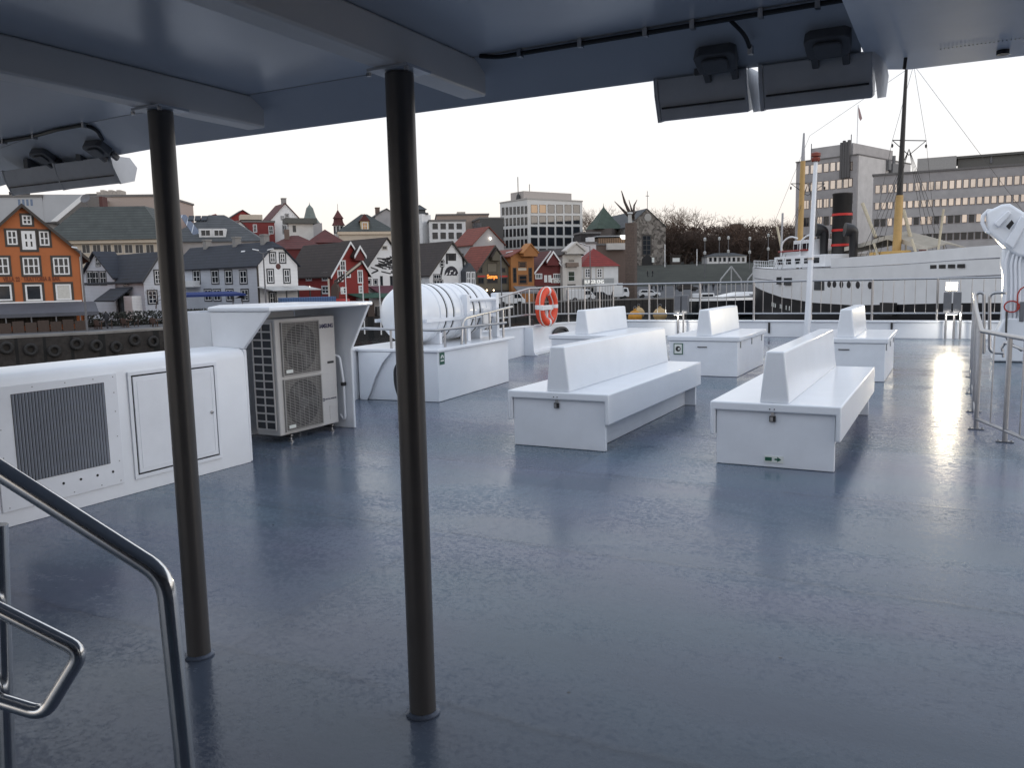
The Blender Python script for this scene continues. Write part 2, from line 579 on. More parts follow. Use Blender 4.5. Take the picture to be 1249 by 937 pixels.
# unseen walls added behind camera and to starboard to keep the deck dark
mb = MB()
mb.box(-1.2, -3.3, .002, 7, -3.2, 2.53)
mb.box(2.3, -3.19, .002, 2.42, 2.55, 2.39)
mb.build('unseen_shade_walls', M('shade_wall_blue_grey', (.10, .115, .15), .5), smooth=0)
tag(bpy.data.objects['unseen_shade_walls'], 'unseen blue grey walls added behind and to starboard to darken the deck', 'shade wall')

# ---- lamps under the canopy edge
def flood(px_up, py_up, px_dn, py_dn, Y, label, rot):
    pass


def lip_hit(px, py, clear=.012):
    r = ray(px, py)
    for k in range(400):
        p = CAM + r * ((2.4 + k * .005) / r.y)
        def itp(pl):
            for (xa, ya), (xb, yb) in zip(pl, pl[1:]):
                if xa <= p.x <= xb: return ya + (yb - ya) * (p.x - xa) / (xb - xa)
            return pl[-1][1]
        yi, ye = itp(inner), itp(edge)
        s_ = 2.535 if p.y < yi else 2.533 - .128 * (p.y - yi) / (ye - yi)
        if p.z > s_ - clear: return p
    return p


def canopy_lamp(loc, w, label, rz, box, opal=True):
    t = thing('floodlight', label, 'floodlight', loc, rz, 'floodlights under the canopy edge')
    bx = Matrix.Rotation(-rz, 3, 'Z') @ (lip_hit(*box, .0) - Vector(loc))
    mb = MB()
    prof = [(-.045, .0), (.075, .0), (.118, -.05), (.095, -.125), (.01, -.148), (-.032, -.06)]
    mb.prism([(-w / 2, y, z) for y, z in prof], (w, 0, 0))
    mb.build('housing', lamp_body, t, bevel=.005)
    for s in (-1, 1):
        mb = MB()
        pr = [(p[0] * 1.06, p[1] * 1.04 + .003) for p in prof]
        if opal and s > 0:      # a slanted opal end plate, splayed towards the open side
            a_ = [(w / 2 + .004 + max(0, y + .045) * .21, y if y < .02 else y + .03, z) for y, z in pr]
            mb.mesh(a_, [tuple(range(len(a_)))])
        else:
            mb.prism([(s * (w / 2 + .001), y, z) for y, z in pr], (s * .014, 0, 0))
        mb.build('end_cap', lamp_cap if opal and s > 0 else lamp_body, t, smooth=0)
    mb = MB()
    mb.box(-w / 2 + .01, -.049, -.107, w / 2 - .01, -.0405, -.101, f=lambda x, y, z: (x, y + .026, z))
    mb.build('trim_strip', black_m, t)
    mb = MB()
    lip = lambda a, b, c: Vector((bx.x + a, bx.y + b * .854 + c * -.52, bx.z - b * .52 - c * .854))      # along the lip, down its slope, out of it
    oct_ = [(-.075, -.035), (-.055, -.05), (.055, -.05), (.075, -.035), (.07, .035), (.05, .05), (-.05, .05), (-.07, .035)]
    mb.prism([lip(a, b, .0) for a, b in oct_], lip(0, 0, .045) - lip(0, 0, 0))
    mb.prism([lip(a * .62, b * .62, .0455) for a, b in oct_], lip(0, 0, .012) - lip(0, 0, 0))
    for sx in (-.05, .05):
        mb.prism([lip(sx - .012, .05, .005), lip(sx + .012, .05, .005), lip(sx + .012, .10, .005), lip(sx - .012, .10, .005)], lip(0, 0, .03) - lip(0, 0, 0))
    mb.build('driver_box', lamp_box, t, bevel=.004)
    mb = MB(); mb.box(-.02, -.06, -.005, .02, .02, .05); mb.build('bracket', lamp_box, t)
    return t


canopy_lamp((-.862, 3.215, 2.405), .335, 'grey floodlight under the canopy, left one of the right hand pair', 0, (875, 66))
canopy_lamp((-.455, 3.215, 2.405), .365, 'grey floodlight under the canopy beside the rounded panel', 0, (1011, 46))
la = aty(43, 205, 3.30); lb = aty(107, 196, 3.24)
canopy_lamp(la, .53, 'grey floodlight under the canopy at the left edge of the picture', .0, (55, 186), False)
canopy_lamp(lb, .50, 'grey floodlight under the canopy next to the first pole', .0, (121, 177), False)
# cables with clips
def cable(name, label, pts, r, clips):
    t = thing(name, label, 'cable')
    mb = MB(); mb.tube(bend(pts, .06), r, 8); mb.build('cable', black_m, t)
    for c in clips:
        mb = MB(); c = Vector(c); mb.box(c.x - .008, c.y - .014, c.z - .016, c.x + .008, c.y + .014, c.z + .014); mb.build('clip', steel2, t)
    return t


cable('cable_run', 'black cable clipped along the canopy above the right floodlights',
      [(-1.67, 2.93, 2.53), (-1.60, 2.945, 2.518), (-.95, 2.95, 2.518), (-.2, 2.945, 2.518), (.6, 2.94, 2.39)], .009,
      [(-1.5, 2.945, 2.52), (-1.25, 2.947, 2.52), (-1.0, 2.949, 2.52), (-.83, 2.949, 2.52), (-.6, 2.948, 2.52), (-.42, 2.947, 2.52), (-.2, 2.947, 2.52)])
cable('lamp_cable', 'thin black cable looping down to a floodlight beside the rounded panel',
      [(-.70, 2.95, 2.512), (-.66, 3.0, 2.47), (-.655, 3.06, 2.43)], .007, [(-.655, 3.055, 2.435)])
def on_lip(px, py):
    return aty(px, py, 3.42)
c = [lip_hit(*q_) for q_ in ((-40, 180), (5, 172), (42, 166), (70, 158), (103, 152), (118, 158), (125, 170))]
cable('cable_run', 'black cable clipped along the canopy above the left floodlights', c, .010, [c[1], c[2], c[4]])
p0, p1, p2 = aty(1107, 26, 3.24), aty(1107, 50, 3.30), aty(1103, 84, 3.34)
cable('hanging_cable', 'short dark cord hanging from the rounded canopy corner', [p0, p1, p2], .006, [p0, p1])

# ---- stair handrail, close to the camera
st = thing('stair_handrail', 'polished steel stair handrail close by at the lower left', 'handrail')
D0 = 1.65
P = lambda x, y, d=D0: at(x, y, d)
mb = MB()
mb.tube(bend([P(-120, 498), P(202, 703), P(223, 905)], .045, 6) + [P(237, 1060), P(250, 1200)], .0205, 20)
mb.build('top_rail', steel, st)
mb = MB()
D1 = 1.85
mb.tube(bend([P(-110, 690, D1), P(101, 795, D1), P(54, 872, D1), P(-110, 822, D1)], .035, 6), .0175, 18)
mb.build('loop_rail', steel, st)
mb = MB()
mb.tube([P(0, 640, D1 + .05), P(10, 940, D1 + .05), P(18, 1150, D1 + .05)], .0175, 16)
mb.build('post', steel, st)

# ---- port side locker with grille and door
lk = thing('ventilation_locker', 'long white locker with a grey striped grille and a flush door', 'locker')
mb = MB()
sec = bend([(-6.24, .003), (-6.24, 1.10), (-5.835, 1.065), (-5.835, .003)], .05) if False else None
pr = [(-6.26, 0, .003), (-6.26, 0, 1.10), (-5.905, 0, 1.085), (-5.872, 0, 1.072), (-5.850, 0, 1.045), (-5.838, 0, 1.00), (-5.835, 0, .003)]
mb.prism([(x, -2.0, z) for x, y, z in pr], (0, 7.65, 0))
mb.build('body', white, lk, smooth=40)
mb = MB(); mb.box(-5.834, 3.31, .115, -5.822, 4.285, 1.0)
mb.build('grille_plate', white_matt, lk, bevel=.002)
gp = bpy.data.objects['grille_plate']
mb = MB(); mb.box(-5.8215, 3.44, .295, -5.8195, 4.168, .94, 0)
for i in range(30):
    y = 3.452 + i * .0242
    mb.prism([(-5.8192, y - .009, .298), (-5.8192, y + .009, .298), (-5.8125, y, .298)], (0, 0, .639), 1)
mb.build('grille', [dark_m, grille_m], gp, smooth=0)
for y in (3.60, 3.77, 3.91, 4.05, 4.185):
    mb = MB(); mb.lathe([(.010, 0), (.010, .002)], 14, 0, frame_matrix((-5.8218, y, .225), (0, 1, 0), (0, 0, 1))); mb.build('drain_hole', dark_m, gp)
mb = MB()
for y in (3.36, 3.60, 3.85, 4.08, 4.25):
    for z in (.975, .14):
        mb.lathe([(.005, 0), (.004, .003)], 8, 0, frame_matrix((-5.8222, y, z), (0, 1, 0), (0, 0, 1)))
for z in (.3, .5, .7, .85):
    for y in (3.35, 4.25):
        mb.lathe([(.005, 0), (.004, .003)], 8, 0, frame_matrix((-5.8222, y, z), (0, 1, 0), (0, 0, 1)))
mb.build('screw', steel2, gp)
mb = MB()   # door frame
y0, y1, z0, z1 = 4.385, 5.30, .115, .995
for a in ((y0, z0, y1, z0 + .03), (y0, z1 - .03, y1, z1), (y0, z0 + .03, y0 + .03, z1 - .03), (y1 - .03, z0 + .03, y1, z1 - .03)):
    mb.box(-5.8345, a[0], a[1], -5.822, a[2], a[3])
df = mb.build('door_frame', white_matt, lk, bevel=.002)
mb = MB(); mb.box(-5.8342, y0 + .031, z0 + .031, -5.8325, y1 - .031, z1 - .031); mb.build('door_gap', dark_m, lk)
mb = MB(); mb.box(-5.832, y0 + .043, z0 + .045, -5.819, y1 - .043, z1 - .043); dr = mb.build('door', white_matt, lk, bevel=.003)
mb = MB()
a, b_ = y0 + .075, y1 - .075
for q in ((a, z0 + .08, b_, z0 + .084), (a, z1 - .084, b_, z1 - .08), (a, z0 + .084, a + .004, z1 - .084), (b_ - .004, z0 + .084, b_, z1 - .084)):
    mb.box(-5.8188, q[0], q[1], -5.8165, q[2], q[3])
mb.build('door_bead', white_matt, dr)
mb = MB(); mb.lathe([(.014, 0), (.014, .012), (.006, .014)], 14, 0, frame_matrix((-5.819, 5.205, .55), (0, 1, 0), (0, 0, 1))); mb.build('handle', steel2, dr)

# ---- hood over the heat pump
hd = thing('machine_hood', 'white hood of flared panels sheltering the heat pump unit', 'hood')
mb = MB()
mb.prism([(-6.255, 5.654, 1.09), (-5.845, 5.654, 1.075), (-5.50, 5.654, 1.425), (-6.26, 5.654, 1.425)], (0, .035, 0))
mb.box(-6.26, 5.654, .003, -5.842, 5.689, 1.074)
mb.build('near_wing', white, hd, bevel=.01)
mb = MB()
mb.prism([(-6.9, 7.50, .003), (-6.075, 7.50, .003), (-6.075, 7.50, .92), (-5.80, 7.50, 1.42), (-6.9, 7.50, 1.42)], (0, .04, 0))
mb.build('far_wing', white, hd, bevel=.01)
mb = MB()
mb.prism([(-6.27, 5.64, 1.427), (-5.485, 5.64, 1.427), (-5.785, 7.57, 1.422), (-6.95, 7.57, 1.422), (-6.95, 6.4, 1.427)], (0, 0, .045))
mb.build('top', white, hd, bevel=.015, seg=3)
mb = MB(); mb.box(-6.95, 5.69, .003, -6.90, 7.50, 1.42); mb.box(-6.90, 5.66, .004, -6.262, 5.686, 1.42); mb.build('back_panel', white_matt, hd)

# ---- heat pump
hp = thing('heat_pump', 'beige twin fan heat pump outdoor unit standing in the white hood', 'heat pump')
X0, YA, YB, ZA, ZB = -6.23, 6.47, 7.42, .075, 1.315
mb = MB()
mb.box(X0 - .33, YA, ZA, X0, YB, ZB)
mb.build('casing', ac_m, hp, bevel=.012)
for k, (za, zb) in enumerate(((.12, .66), (.715, 1.265))):
    fy0, fy1 = YA + .085, YA + .655
    mb = MB(); mb.box(X0 + .001, fy0, za, X0 + .004, fy1, zb, 0)
    cy, cz = (fy0 + fy1) / 2, (za + zb) / 2
    fm = frame_matrix((X0 + .0045, cy, cz), (0, 1, 0), (0, 0, 1))
    mb.lathe([(.255, 0), (.255, .001)], 40, 1, fm)
    f = mb.build('fan_opening', [M('fan_shroud', (.12, .115, .11), .6), dark_m], hp, smooth=0)
    mb = MB()
    for q in range(3):
        a = q * 2.094 + k
        mb.prism([fm @ Vector((math.cos(a + t) * r, math.sin(a + t) * r, .002)) for r, t in ((.06, 0), (.23, -.35), (.25, .35), (.07, .5))], (.003, 0, 0))
    mb.build('fan_blade', M('fan_grey', (.05, .05, .052), .5), f)
    mb = MB(); mb.lathe([(.07, .001), (.07, .008), (.0, .012)], 20, 0, fm); mb.build('fan_hub', M('fan_grey', (.05, .05, .052), .5), f)
    mb = MB()
    n = 32
    for i in range(n + 1):
        z = za + (zb - za) * i / n
        mb.box(X0 + .014, fy0, z - .0021, X0 + .018, fy1, z + .0021)
    for i in range(9):
        y = fy0 + (fy1 - fy0) * i / 8
        mb.box(X0 + .0125, y - .002, za, X0 + .0145, y + .002, zb)
    for q in ((fy0 - .012, za - .012, fy1 + .012, za), (fy0 - .012, zb, fy1 + .012, zb + .012), (fy0 - .012, za, fy0, zb), (fy1, za, fy1 + .012, zb)):
        mb.box(X0 + .0005, q[0], q[1], X0 + .022, q[2], q[3])
    mb.build('fan_guard', M('guard_grey', (.33, .32, .31), .5), hp, smooth=0)
    mb = MB(); mb.box(X0 + .02, fy0 + .03, za + .02, X0 + .024, fy0 + .13, za + .055); mb.build('data_plate', sign_w, hp)
mb = MB()    # side coil grille facing the locker
mb.box(X0 - .315, YA - .004, .14, X0 - .045, YA - .001, 1.27, 0)
nx, nz = 2, 13
for i in range(nx + 1):
    x = X0 - .315 + .27 * i / nx
    mb.box(x - .006, YA - .016, .14, x + .006, YA - .005, 1.27, 1)
for i in range(nz + 1):
    z = .14 + 1.13 * i / nz
    mb.box(X0 - .315, YA - .015, z - .008, X0 - .045, YA - .0045, z + .008, 1)
mb.build('coil_grille', [M('coil_dark', (.025, .03, .04), .5), ac_m], hp, smooth=0)
mb = MB()
for z in (1.12, 1.04, .88, .66, .58, .50, .42, .20):
    mb.box(X0 + .0005, YA + .70, z, X0 + .004, YA + .90, z + .006)
mb.box(X0 + .0005, YA + .80, .28, X0 + .004, YA + .93, .29); mb.box(X0 + .0005, YA + .80, .13, X0 + .003, YA + .804, .28)
mb.build('panel_rib', ac_m, hp)
mb = MB(); mb.box(X0 + .0005, YA + .80, .775, X0 + .006, YA + .90, .80); mb.build('grip', black_m, hp)
navy = M('logo_navy', (.012, .014, .075), .4, var=.02)
text_mesh('logo', 'SAMSUNG', .066, navy, hp, frame_matrix((X0 + .003, YA + .80, 1.20), (0, 1, 0), (0, 0, 1)), .001, bold=.0015, squeeze=.80)
text_mesh('emblem_text', 'DIGITAL INVERTER', .022, navy, hp, frame_matrix((X0 + .003, YA + .83, .372), (0, 1, 0), (0, 0, 1)), .001)
mb = MB(); mb.tube([(X0 + .004, YA + .705 + .016 * math.cos(a * .5236), .372 + .016 * math.sin(a * .5236)) for a in range(12)], .0035, 6, closed=True); mb.build('emblem', navy, hp)
for y in (YA + .14, YB - .14):
    mb = MB(); mb.lathe([(.035, .003), (.035, .012), (.014, .02), (.014, .06), (.024, .062), (.024, .074)], 16, 0, Matrix.Translation((X0 + .01, y, 0)))
    mb.build('foot', steel2, hp)
    mb = MB(); mb.box(X0 - .34, y - .025, .045, X0 + .03, y + .025, .074); mb.build('skid', black_m, hp)
pipe = thing('coolant_pipe', 'white insulated pipe hanging at the end of the heat pump', 'pipe')
mb = MB()
mb.tube(bend([(X0 - .05, YB + .012, .86), (X0 + .03, YB + .03, .84), (X0 + .055, YB + .045, .55), (X0 + .055, YB + .05, .14), (X0 + .03, YB + .055, .10), (X0 - .02, YB + .055, .16)], .05), .014, 10)
mb.build('hose', white_matt, pipe)
mb = MB(); mb.box(X0 + .03, YB + .025, .50, X0 + .075, YB + .068, .54); mb.build('clamp', black_m, pipe)

# ---- bulwark along the port side
bl = thing('port_bulwark', 'white bulwark with a flat cap along the side of the deck', 'bulwark')
path = [(-6.95, 7.56, .78), (-7.47, 9.1, .76), (-7.60, 9.5, .75), (-8.0, 12.3, .72), (-8.42, 16.4, .66), (-8.62, 19.2, .60), (-8.72, 21.5, .52), (-8.75, 23.3, .44)]
mb = MB(); mc = MB()
for (x0, y0, z0), (x1, y1, z1) in zip(path, path[1:]):
    d = Vector((x1 - x0, y1 - y0, 0)).normalized(); n = Vector((-d.y, d.x, 0))   # outward (port)
    a, b_ = Vector((x0, y0, 0)), Vector((x1, y1, 0))
    up = Vector((0, 0, 1))
    mb.mesh([a + up * .002, b_ + up * .002, b_ + up * (z1 - .03), a + up * (z0 - .03), a + n * .12 + up * .002, b_ + n * .12 + up * .002, b_ + n * .12 + up * (z1 - .03), a + n * .12 + up * (z0 - .03)],
            [(0, 1, 2, 3), (4, 7, 6, 5), (3, 2, 6, 7), (0, 3, 7, 4), (1, 5, 6, 2), (0, 4, 5, 1)])
    o1, o2 = -n * .035, n * .15
    mc.mesh([a + o1 + up * (z0 - .029), b_ + o1 + up * (z1 - .029), b_ + o2 + up * (z1 - .029), a + o2 + up * (z0 - .029), a + o1 + up * z0, b_ + o1 + up * z1, b_ + o2 + up * z1, a + o2 + up * z0],
            [(0, 1, 2, 3), (4, 7, 6, 5), (0, 4, 5, 1), (2, 6, 7, 3), (0, 3, 7, 4), (1, 5, 6, 2)])
mb.build('wall', white, bl, smooth=40)
mc.build('cap', white, bl, smooth=40)
mb = MB()    # knee bracket with a curved foot
prof = [(0, .0), (.34, .0), (.27, .025), (.24, .08), (.225, .2), (.215, .55), (.21, .62), (0, .62)]
bx, by = -8.42, 16.45
mb.prism([(bx + x, by, z + .003) for x, z in prof], (0, .03, 0))
mb.build('knee_bracket', white, bl)
mb = MB()    # raised inner coving aft of the bracket
mb.prism([(-8.45, 16.5, .003), (-8.18, 16.5, .003), (-8.25, 17.5, .003), (-8.5, 19.0, .003), (-8.6, 19.2, .003)], (0, 0, .06)); mb.build('coving', white, bl)
mb = MB()
q = aty(686, 403, 18.6); q2 = Vector((-8.52, 18.55, .45))
mb.lathe([(.0, 0), (.26, .0), (.30, .02), (.30, .06), (.22, .07), (.2, .03), (0, .03)], 24, 0, frame_matrix((-8.545, 18.6, .36), (0, 1, 0), (0, 0, 1)) @ Matrix.Diagonal((1.5, .55, 1, 1)))
mb.build('fairlead', M('fairlead_iron', (.035, .033, .036), .55), bl)
mb = MB(); mb.box(-8.56, 17.05, .62, -8.50, 17.12, .78) ; mb.build('cleat', black_m, bl)

# ---- raft box
rb = thing('raft_platform', 'white box platform with a green liferaft sign on its corner', 'platform')
A, B, C_, D_ = (-7.56, 9.50), (-6.27, 9.61), (-6.47, 12.05), (-7.92, 12.05)
mb = MB(); mb.prism([(x, y, .003) for x, y in (A, B, C_, D_)], (0, 0, .695)); mb.build('body', white, rb, bevel=.006)
mb = MB(); mb.prism([(-7.64, 9.46, .70), (-6.235, 9.57, .70), (-6.42, 12.20, .70), (-7.95, 12.2, .70)], (0, 0, .045)); mb.build('top', white, rb, bevel=.012, seg=3)
mb = MB(); mb.prism([(-7.56, 9.497, .003), (-7.40, 9.45, .003), (-7.34, 9.46, .12), (-7.25, 9.468, .34), (-7.12, 9.478, .55), (-6.98, 9.49, .696), (-7.56, 9.497, .696)], (0, .012, 0)); mb.build('flare_panel', white, rb)
mb = MB()
sx, sy = (C_[0] - B[0]) / 2.45, (C_[1] - B[1]) / 2.45
nrm = Vector((sy, -sx, 0)).normalized()
fm = frame_matrix(Vector((B[0], B[1], .62)) + Vector((sx, sy, 0)) * .12 + nrm * .004, (sx, sy, 0), (0, 0, 1))
mb.mesh([fm @ Vector(v) for v in ((-.075, -.10, 0), (.075, -.10, 0), (.075, .07, 0), (-.075, .07, 0))], [(0, 1, 2, 3)], 0)
mb.mesh([fm @ Vector(v) for v in ((-.05, -.055, .003), (.05, -.055, .003), (.05, -.035, .003), (-.05, -.035, .003))], [(0, 1, 2, 3)], 1)
mb.mesh([fm @ Vector((.048 * math.cos(a) * (1 if a < 3.2 else .9), .0 + .05 * math.sin(a) - .012, .003)) for a in [i * math.pi / 8 for i in range(9)]], [tuple(range(9))], 1)
mb.mesh([fm @ Vector(v) for v in ((-.02, -.01, .005), (.02, -.01, .005), (0, .022, .005))], [(0, 1, 2)], 0)
mb.build('raft_sign', [green_m, sign_w], rb, smooth=0, recalc=False)

# ---- liferaft canister
raft = thing('liferaft_canister', 'white ribbed liferaft barrel lying on the platform', 'liferaft')
prof = [(0, -1.22), (.12, -1.215), (.27, -1.16), (.37, -1.06), (.425, -.94), (.445, -.82)]
for yb in (-.68, -.48, -.28, -.08, .12, .32, .52, .70):
    prof += [(.447, yb - .05), (.430, yb - .04), (.430, yb + .01), (.447, yb + .02)]
prof += [(.445, .82), (.425, .94), (.37, 1.06), (.27, 1.16), (.12, 1.215), (0, 1.22)]
rm = Matrix.Translation((-7.12, 11.02, 1.205)) @ Matrix.Rotation(-math.pi / 2, 4, 'X') @ Matrix.Rotation(.0, 4, 'Z')
mb = MB(); mb.lathe(prof, 48, 0, rm); mb.build('shell', white, raft, smooth=30)
for yb in (-.49, -.29, .31, .51):
    mb = MB()
    pts = [rm @ Vector((.444 * math.cos(a * math.pi / 24), .444 * math.sin(a * math.pi / 24), yb - .012)) for a in range(48)]
    mb.tube(pts, .008, 5, closed=True)
    mb.build('strap', black_m, raft)
mb = MB()
for s in (-1, 1):
    mb.box(-7.12 - s * .452 - .014, 9.95, 1.09, -7.12 - s * .452 + .014, 12.05, 1.14)
mb.build('seam_flange', white_matt, raft)
for y in (10.4, 11.6):
    mb = MB(); mb.prism([(-7.5, y, .747), (-6.74, y, .747), (-6.74, y, .92), (-7.12, y, .77), (-7.5, y, .92)], (0, .07, 0))
    mb.build('cradle', white_matt, raft)
mb = MB()
for x, y, zt in ((-6.66, 11.05, 1.47), (-6.66, 11.98, 1.47)):
    mb.box(x - .05, y - .045, .747, x + .05, y + .045, zt)
mb.tube([(-6.64, 11.05, 1.38), (-6.64, 11.98, 1.38)], .03, 10)
mb.build('side_frame', white_matt, raft, bevel=.004)
mb = MB(); mb.box(-6.66, 11.50, .93, -6.60, 11.72, 1.24); mb.tube([(-6.58, 11.8, 1.12), (-6.58, 11.86, 1.02)], .04, 10); mb.build('release_gear', lamp_body, raft, bevel=.01)

# ---- rails
def rail_run(name, label, top, posts, bars=(), low=None, rt=.021, rp=.019, rb_=.008, bend_r=.1, mat=steel2):
    """top / low: point lists; posts, bars: pairs of points"""
    t = thing(name, label, 'railing')
    mb = MB(); mb.tube(bend(top, bend_r), rt, 10); mb.build('top_rail', mat, t)
    if low:
        mb = MB(); mb.tube(low, rt * .8, 8); mb.build('lower_rail', mat, t)
    for a, b in posts:
        mb = MB(); mb.tube([a, b], rp, 10)
        mb.build('post', mat, t)
    if bars:
        for a, b in bars:
            mb = MB(); mb.tube([a, b], rb_, 6); mb.build('bar', mat, t)
    return t


def lerp(a, b, t):
    return tuple(a[i] + (b[i] - a[i]) * t for i in range(len(a)))


rail_run('platform_rail', 'low steel rail round the liferaft platform',
         [(-6.99, 7.60, 1.05), (-7.48, 9.0, 1.05), (-7.44, 9.52, 1.03), (-6.33, 9.66, 1.0), (-6.50, 12.05, .98)],
         [((-7.42, 8.75, .76), (-7.42, 8.75, 1.04)), ((-7.02, 9.57, .745), (-7.02, 9.57, 1.0)), ((-6.36, 9.95, .745), (-6.36, 9.95, .98)), ((-6.41, 10.6, .745), (-6.41, 10.6, .98))])
top2 = [(-6.42, 10.5, .746), (-6.42, 10.55, 1.12), (-6.52, 12.32, 1.235)]
rail_run('platform_rail', 'short raised steel rail beside the liferaft barrel', top2,
         [((-6.47, 11.45, .746), (-6.47, 11.45, 1.17)), ((-6.50, 11.95, .746), (-6.50, 11.95, 1.20))],
         [((-6.43, 10.95, .97), (-6.43, 10.95, 1.13)), ((-6.45, 11.2, .97), (-6.45, 11.2, 1.15)), ((-6.48, 11.7, .97), (-6.48, 11.7, 1.18)), ((-6.5, 12.15, .97), (-6.5, 12.15, 1.22))], bend_r=.12)
t0, t1, t2, t3 = (-8.06, 12.6, 1.10), (-8.25, 14.5, 1.27), (-8.50, 16.9, 1.49), (-8.86, 23.35, 1.49)
l0, l1, l2, l3 = (-8.06, 12.6, .87), (-8.25, 14.5, .90), (-8.50, 16.9, .90), (-8.86, 23.35, .66)
posts, bars = [], []
for (a, b), (c_, d_), n in (((t0, t1), (l0, l1), 8), ((t1, t2), (l1, l2), 10), ((t2, t3), (l2, l3), 26)):
    for i in range(n):
        p, q = lerp(a, b, i / n), lerp(c_, d_, i / n)
        zb = .72 - (p[1] - 12.3) * .022
        if i % 5 == 0:
            posts.append(((p[0], p[1], zb), p))
        else:
            bars.append((q, p))
rail_run('side_rail', 'steel rail with thin bars along the port bulwark', [t0, t1, t2, t3], posts, bars, [l0, l1, l2, l3])
# stern coaming and rail
sc = thing('stern_coaming', 'low white coaming across the stern of the deck', 'coaming')
mb = MB(); mb.box(-8.74, 23.32, .002, 6.5, 23.56, .40); mb.build('wall', white, sc)
mb = MB(); mb.box(-8.9, 23.28, .402, 6.5, 23.62, .445); mb.build('cap', white, sc, bevel=.012, seg=3)
for x in (-4.4, -1.35):
    mb = MB(); mb.box(x - .025, 23.28, .10, x + .025, 23.318, .39); mb.build('strap_bracket', black_m, sc)
Zt = 1.50
posts, bars = [], []
xs = [-7.86 + 1.505 * i for i in range(10)]
for i, x in enumerate(xs):
    posts.append(((x, 23.45, .446), (x, 23.45, Zt)))
    for k in range(1, 6):
        if x + k * .25 < 5.9:
            bars.append(((x + k * .25, 23.45, .63), (x + k * .25, 23.45, Zt)))
rail_run('stern_rail', 'steel stern railing with thin upright bars on the white coaming', [(-8.86, 23.45, Zt), (6.0, 23.45, Zt)], posts, bars, [(-8.86, 23.45, .63), (6.0, 23.45, .63)], rt=.026, rp=.03, rb_=.009)
# starboard gangway rail
g0, g1, g2 = (.27, 9.86, 1.04), (.275, 12.0, 1.16), (.30, 14.9, 1.31)
posts = [((.27, 9.86, .01), g0), ((.27, 11.1, .01), (.272, 11.1, 1.11)), ((.28, 12.8, .01), (.28, 12.8, 1.2)), ((.30, 14.8, .01), (.30, 14.8, 1.30)), ((.50, 9.20, .01), (.50, 9.20, 1.03))]
bars = [(lerp((.27, 9.86, .12), (.3, 14.8, .12), i / 30), lerp(g0, g2, i / 30)) for i in range(1, 30)]
bars += [((.385, 9.53, .12), (.385, 9.53, 1.03)), ((.60, 8.9, .12), (.60, 8.9, 1.03)), ((.70, 8.6, .12), (.70, 8.6, 1.03))]
gr = rail_run('gangway_rail', 'steel gangway railing with close bars at the right side of the deck',
              [(.95, 7.85, 1.02), (.50, 9.20, 1.03), (.28, 9.84, 1.04), g1, g2], posts, bars, [(.95, 7.85, .115), (.50, 9.20, .115), (.27, 9.86, .115), (.30, 14.8, .115)], rt=.024, rp=.024, rb_=.008, bend_r=.03)
for x, y in ((.27, 9.86), (.27, 11.1), (.28, 12.8), (.30, 14.8), (.50, 9.2)):
    mb = MB(); mb.box(x - .075, y - .03, .002, x + .075, y + .03, .012); mb.lathe([(.009, .012), (.009, .024)], 8, 0, Matrix.Translation((x - .055, y, 0))); mb.lathe([(.009, .012), (.009, .024)], 8, 0, Matrix.Translation((x + .055, y, 0)))
    mb.build('foot_plate', steel2, gr)
hoop = thing('boarding_hoop', 'pair of bent steel boarding hoops behind the gangway railing', 'handrail')
for a, b in ((1191, 1200), (1226, 1207)):
    Y = 15.2
    mb = MB()
    mb.tube(bend([aty(a, 380 if a < b else 359, Y), aty(a, 357, Y), aty(b, 357, Y), aty(b, 430, Y), aty(b + (1 if a < b else 17), 431, Y)], .12, 6), .024, 12)
    mb.build('hoop', steel2, hoop)

# ---- life ring
lr = thing('life_ring', 'orange and white life ring hung on the rail', 'life ring', (-8.28, 17.35, 1.06), -.02)
rad, tr = .36, .105
mb = MB()
pts = [(.0, math.cos(a * math.pi / 20) * rad, math.sin(a * math.pi / 20) * rad) for a in range(40)]
mb.tube(pts, tr, 14, closed=True)
mb.build('ring', orange_ring, lr)
wm = M('reflective_tape', (.75, .76, .78), .35)
for a in (0, 90, 180, 270):
    mb = MB()
    mb.tube([(.0, math.cos(R(a + t)) * rad, math.sin(R(a + t)) * rad) for t in (-7, 0, 7)], tr + .004, 14)
    mb.build('tape', wm, lr)
mb = MB()
pts = []
for a in range(48):
    t = a * 7.5
    rr = rad + tr * (.75 + .45 * abs(math.sin(R(t * 2))))
    pts.append((.05, math.cos(R(t)) * rr, math.sin(R(t)) * rr))
mb.tube(pts, .012, 6, closed=True)
mb.tube(bend([(.11, -.05, .30), (.13, .12, .05), (.12, -.1, -.15), (.12, .1, -.3)], .15), .012, 6)
mb.build('grab_line', rope_m, lr)
mb = MB(); mb.box(-.02, -.44, -.07, .125, .10, .035); mb.box(-.02, -.05, -.30, .02, .03, -.07); mb.build('holder', lamp_end, lr, bevel=.01)

# ---- ensign staff
es = thing('stern_mast', 'thin white raked mast with a red lantern on top at the stern', 'mast')
p0, p1 = aty(984, 409, 23.0), aty(995, 197, 23.0)
p0.z = .003
mb = MB(); mb.tube([p0, p1], .085, 14, r2=.05); mb.build('shaft', white, es)
mb = MB(); mb.lathe([(.09, 0), (.11, .03), (.11, .10), (.06, .11), (.06, .12), (.12, .13), (.12, .21), (.05, .24), (0, .25)], 16, 0, Matrix.Translation(p1)); mb.build('lantern', M('lantern_rust', (.22, .045, .025), .5), es)
mb = MB(); q = p0 + (p1 - p0) * .45; mb.lathe([(.085, 0), (.085, .06)], 14, 0, Matrix.Translation(q)); mb.lathe([(.12, 0), (.10, .04)], 14, 0, Matrix.Translation(p0)); mb.build('collar', steel2, es)

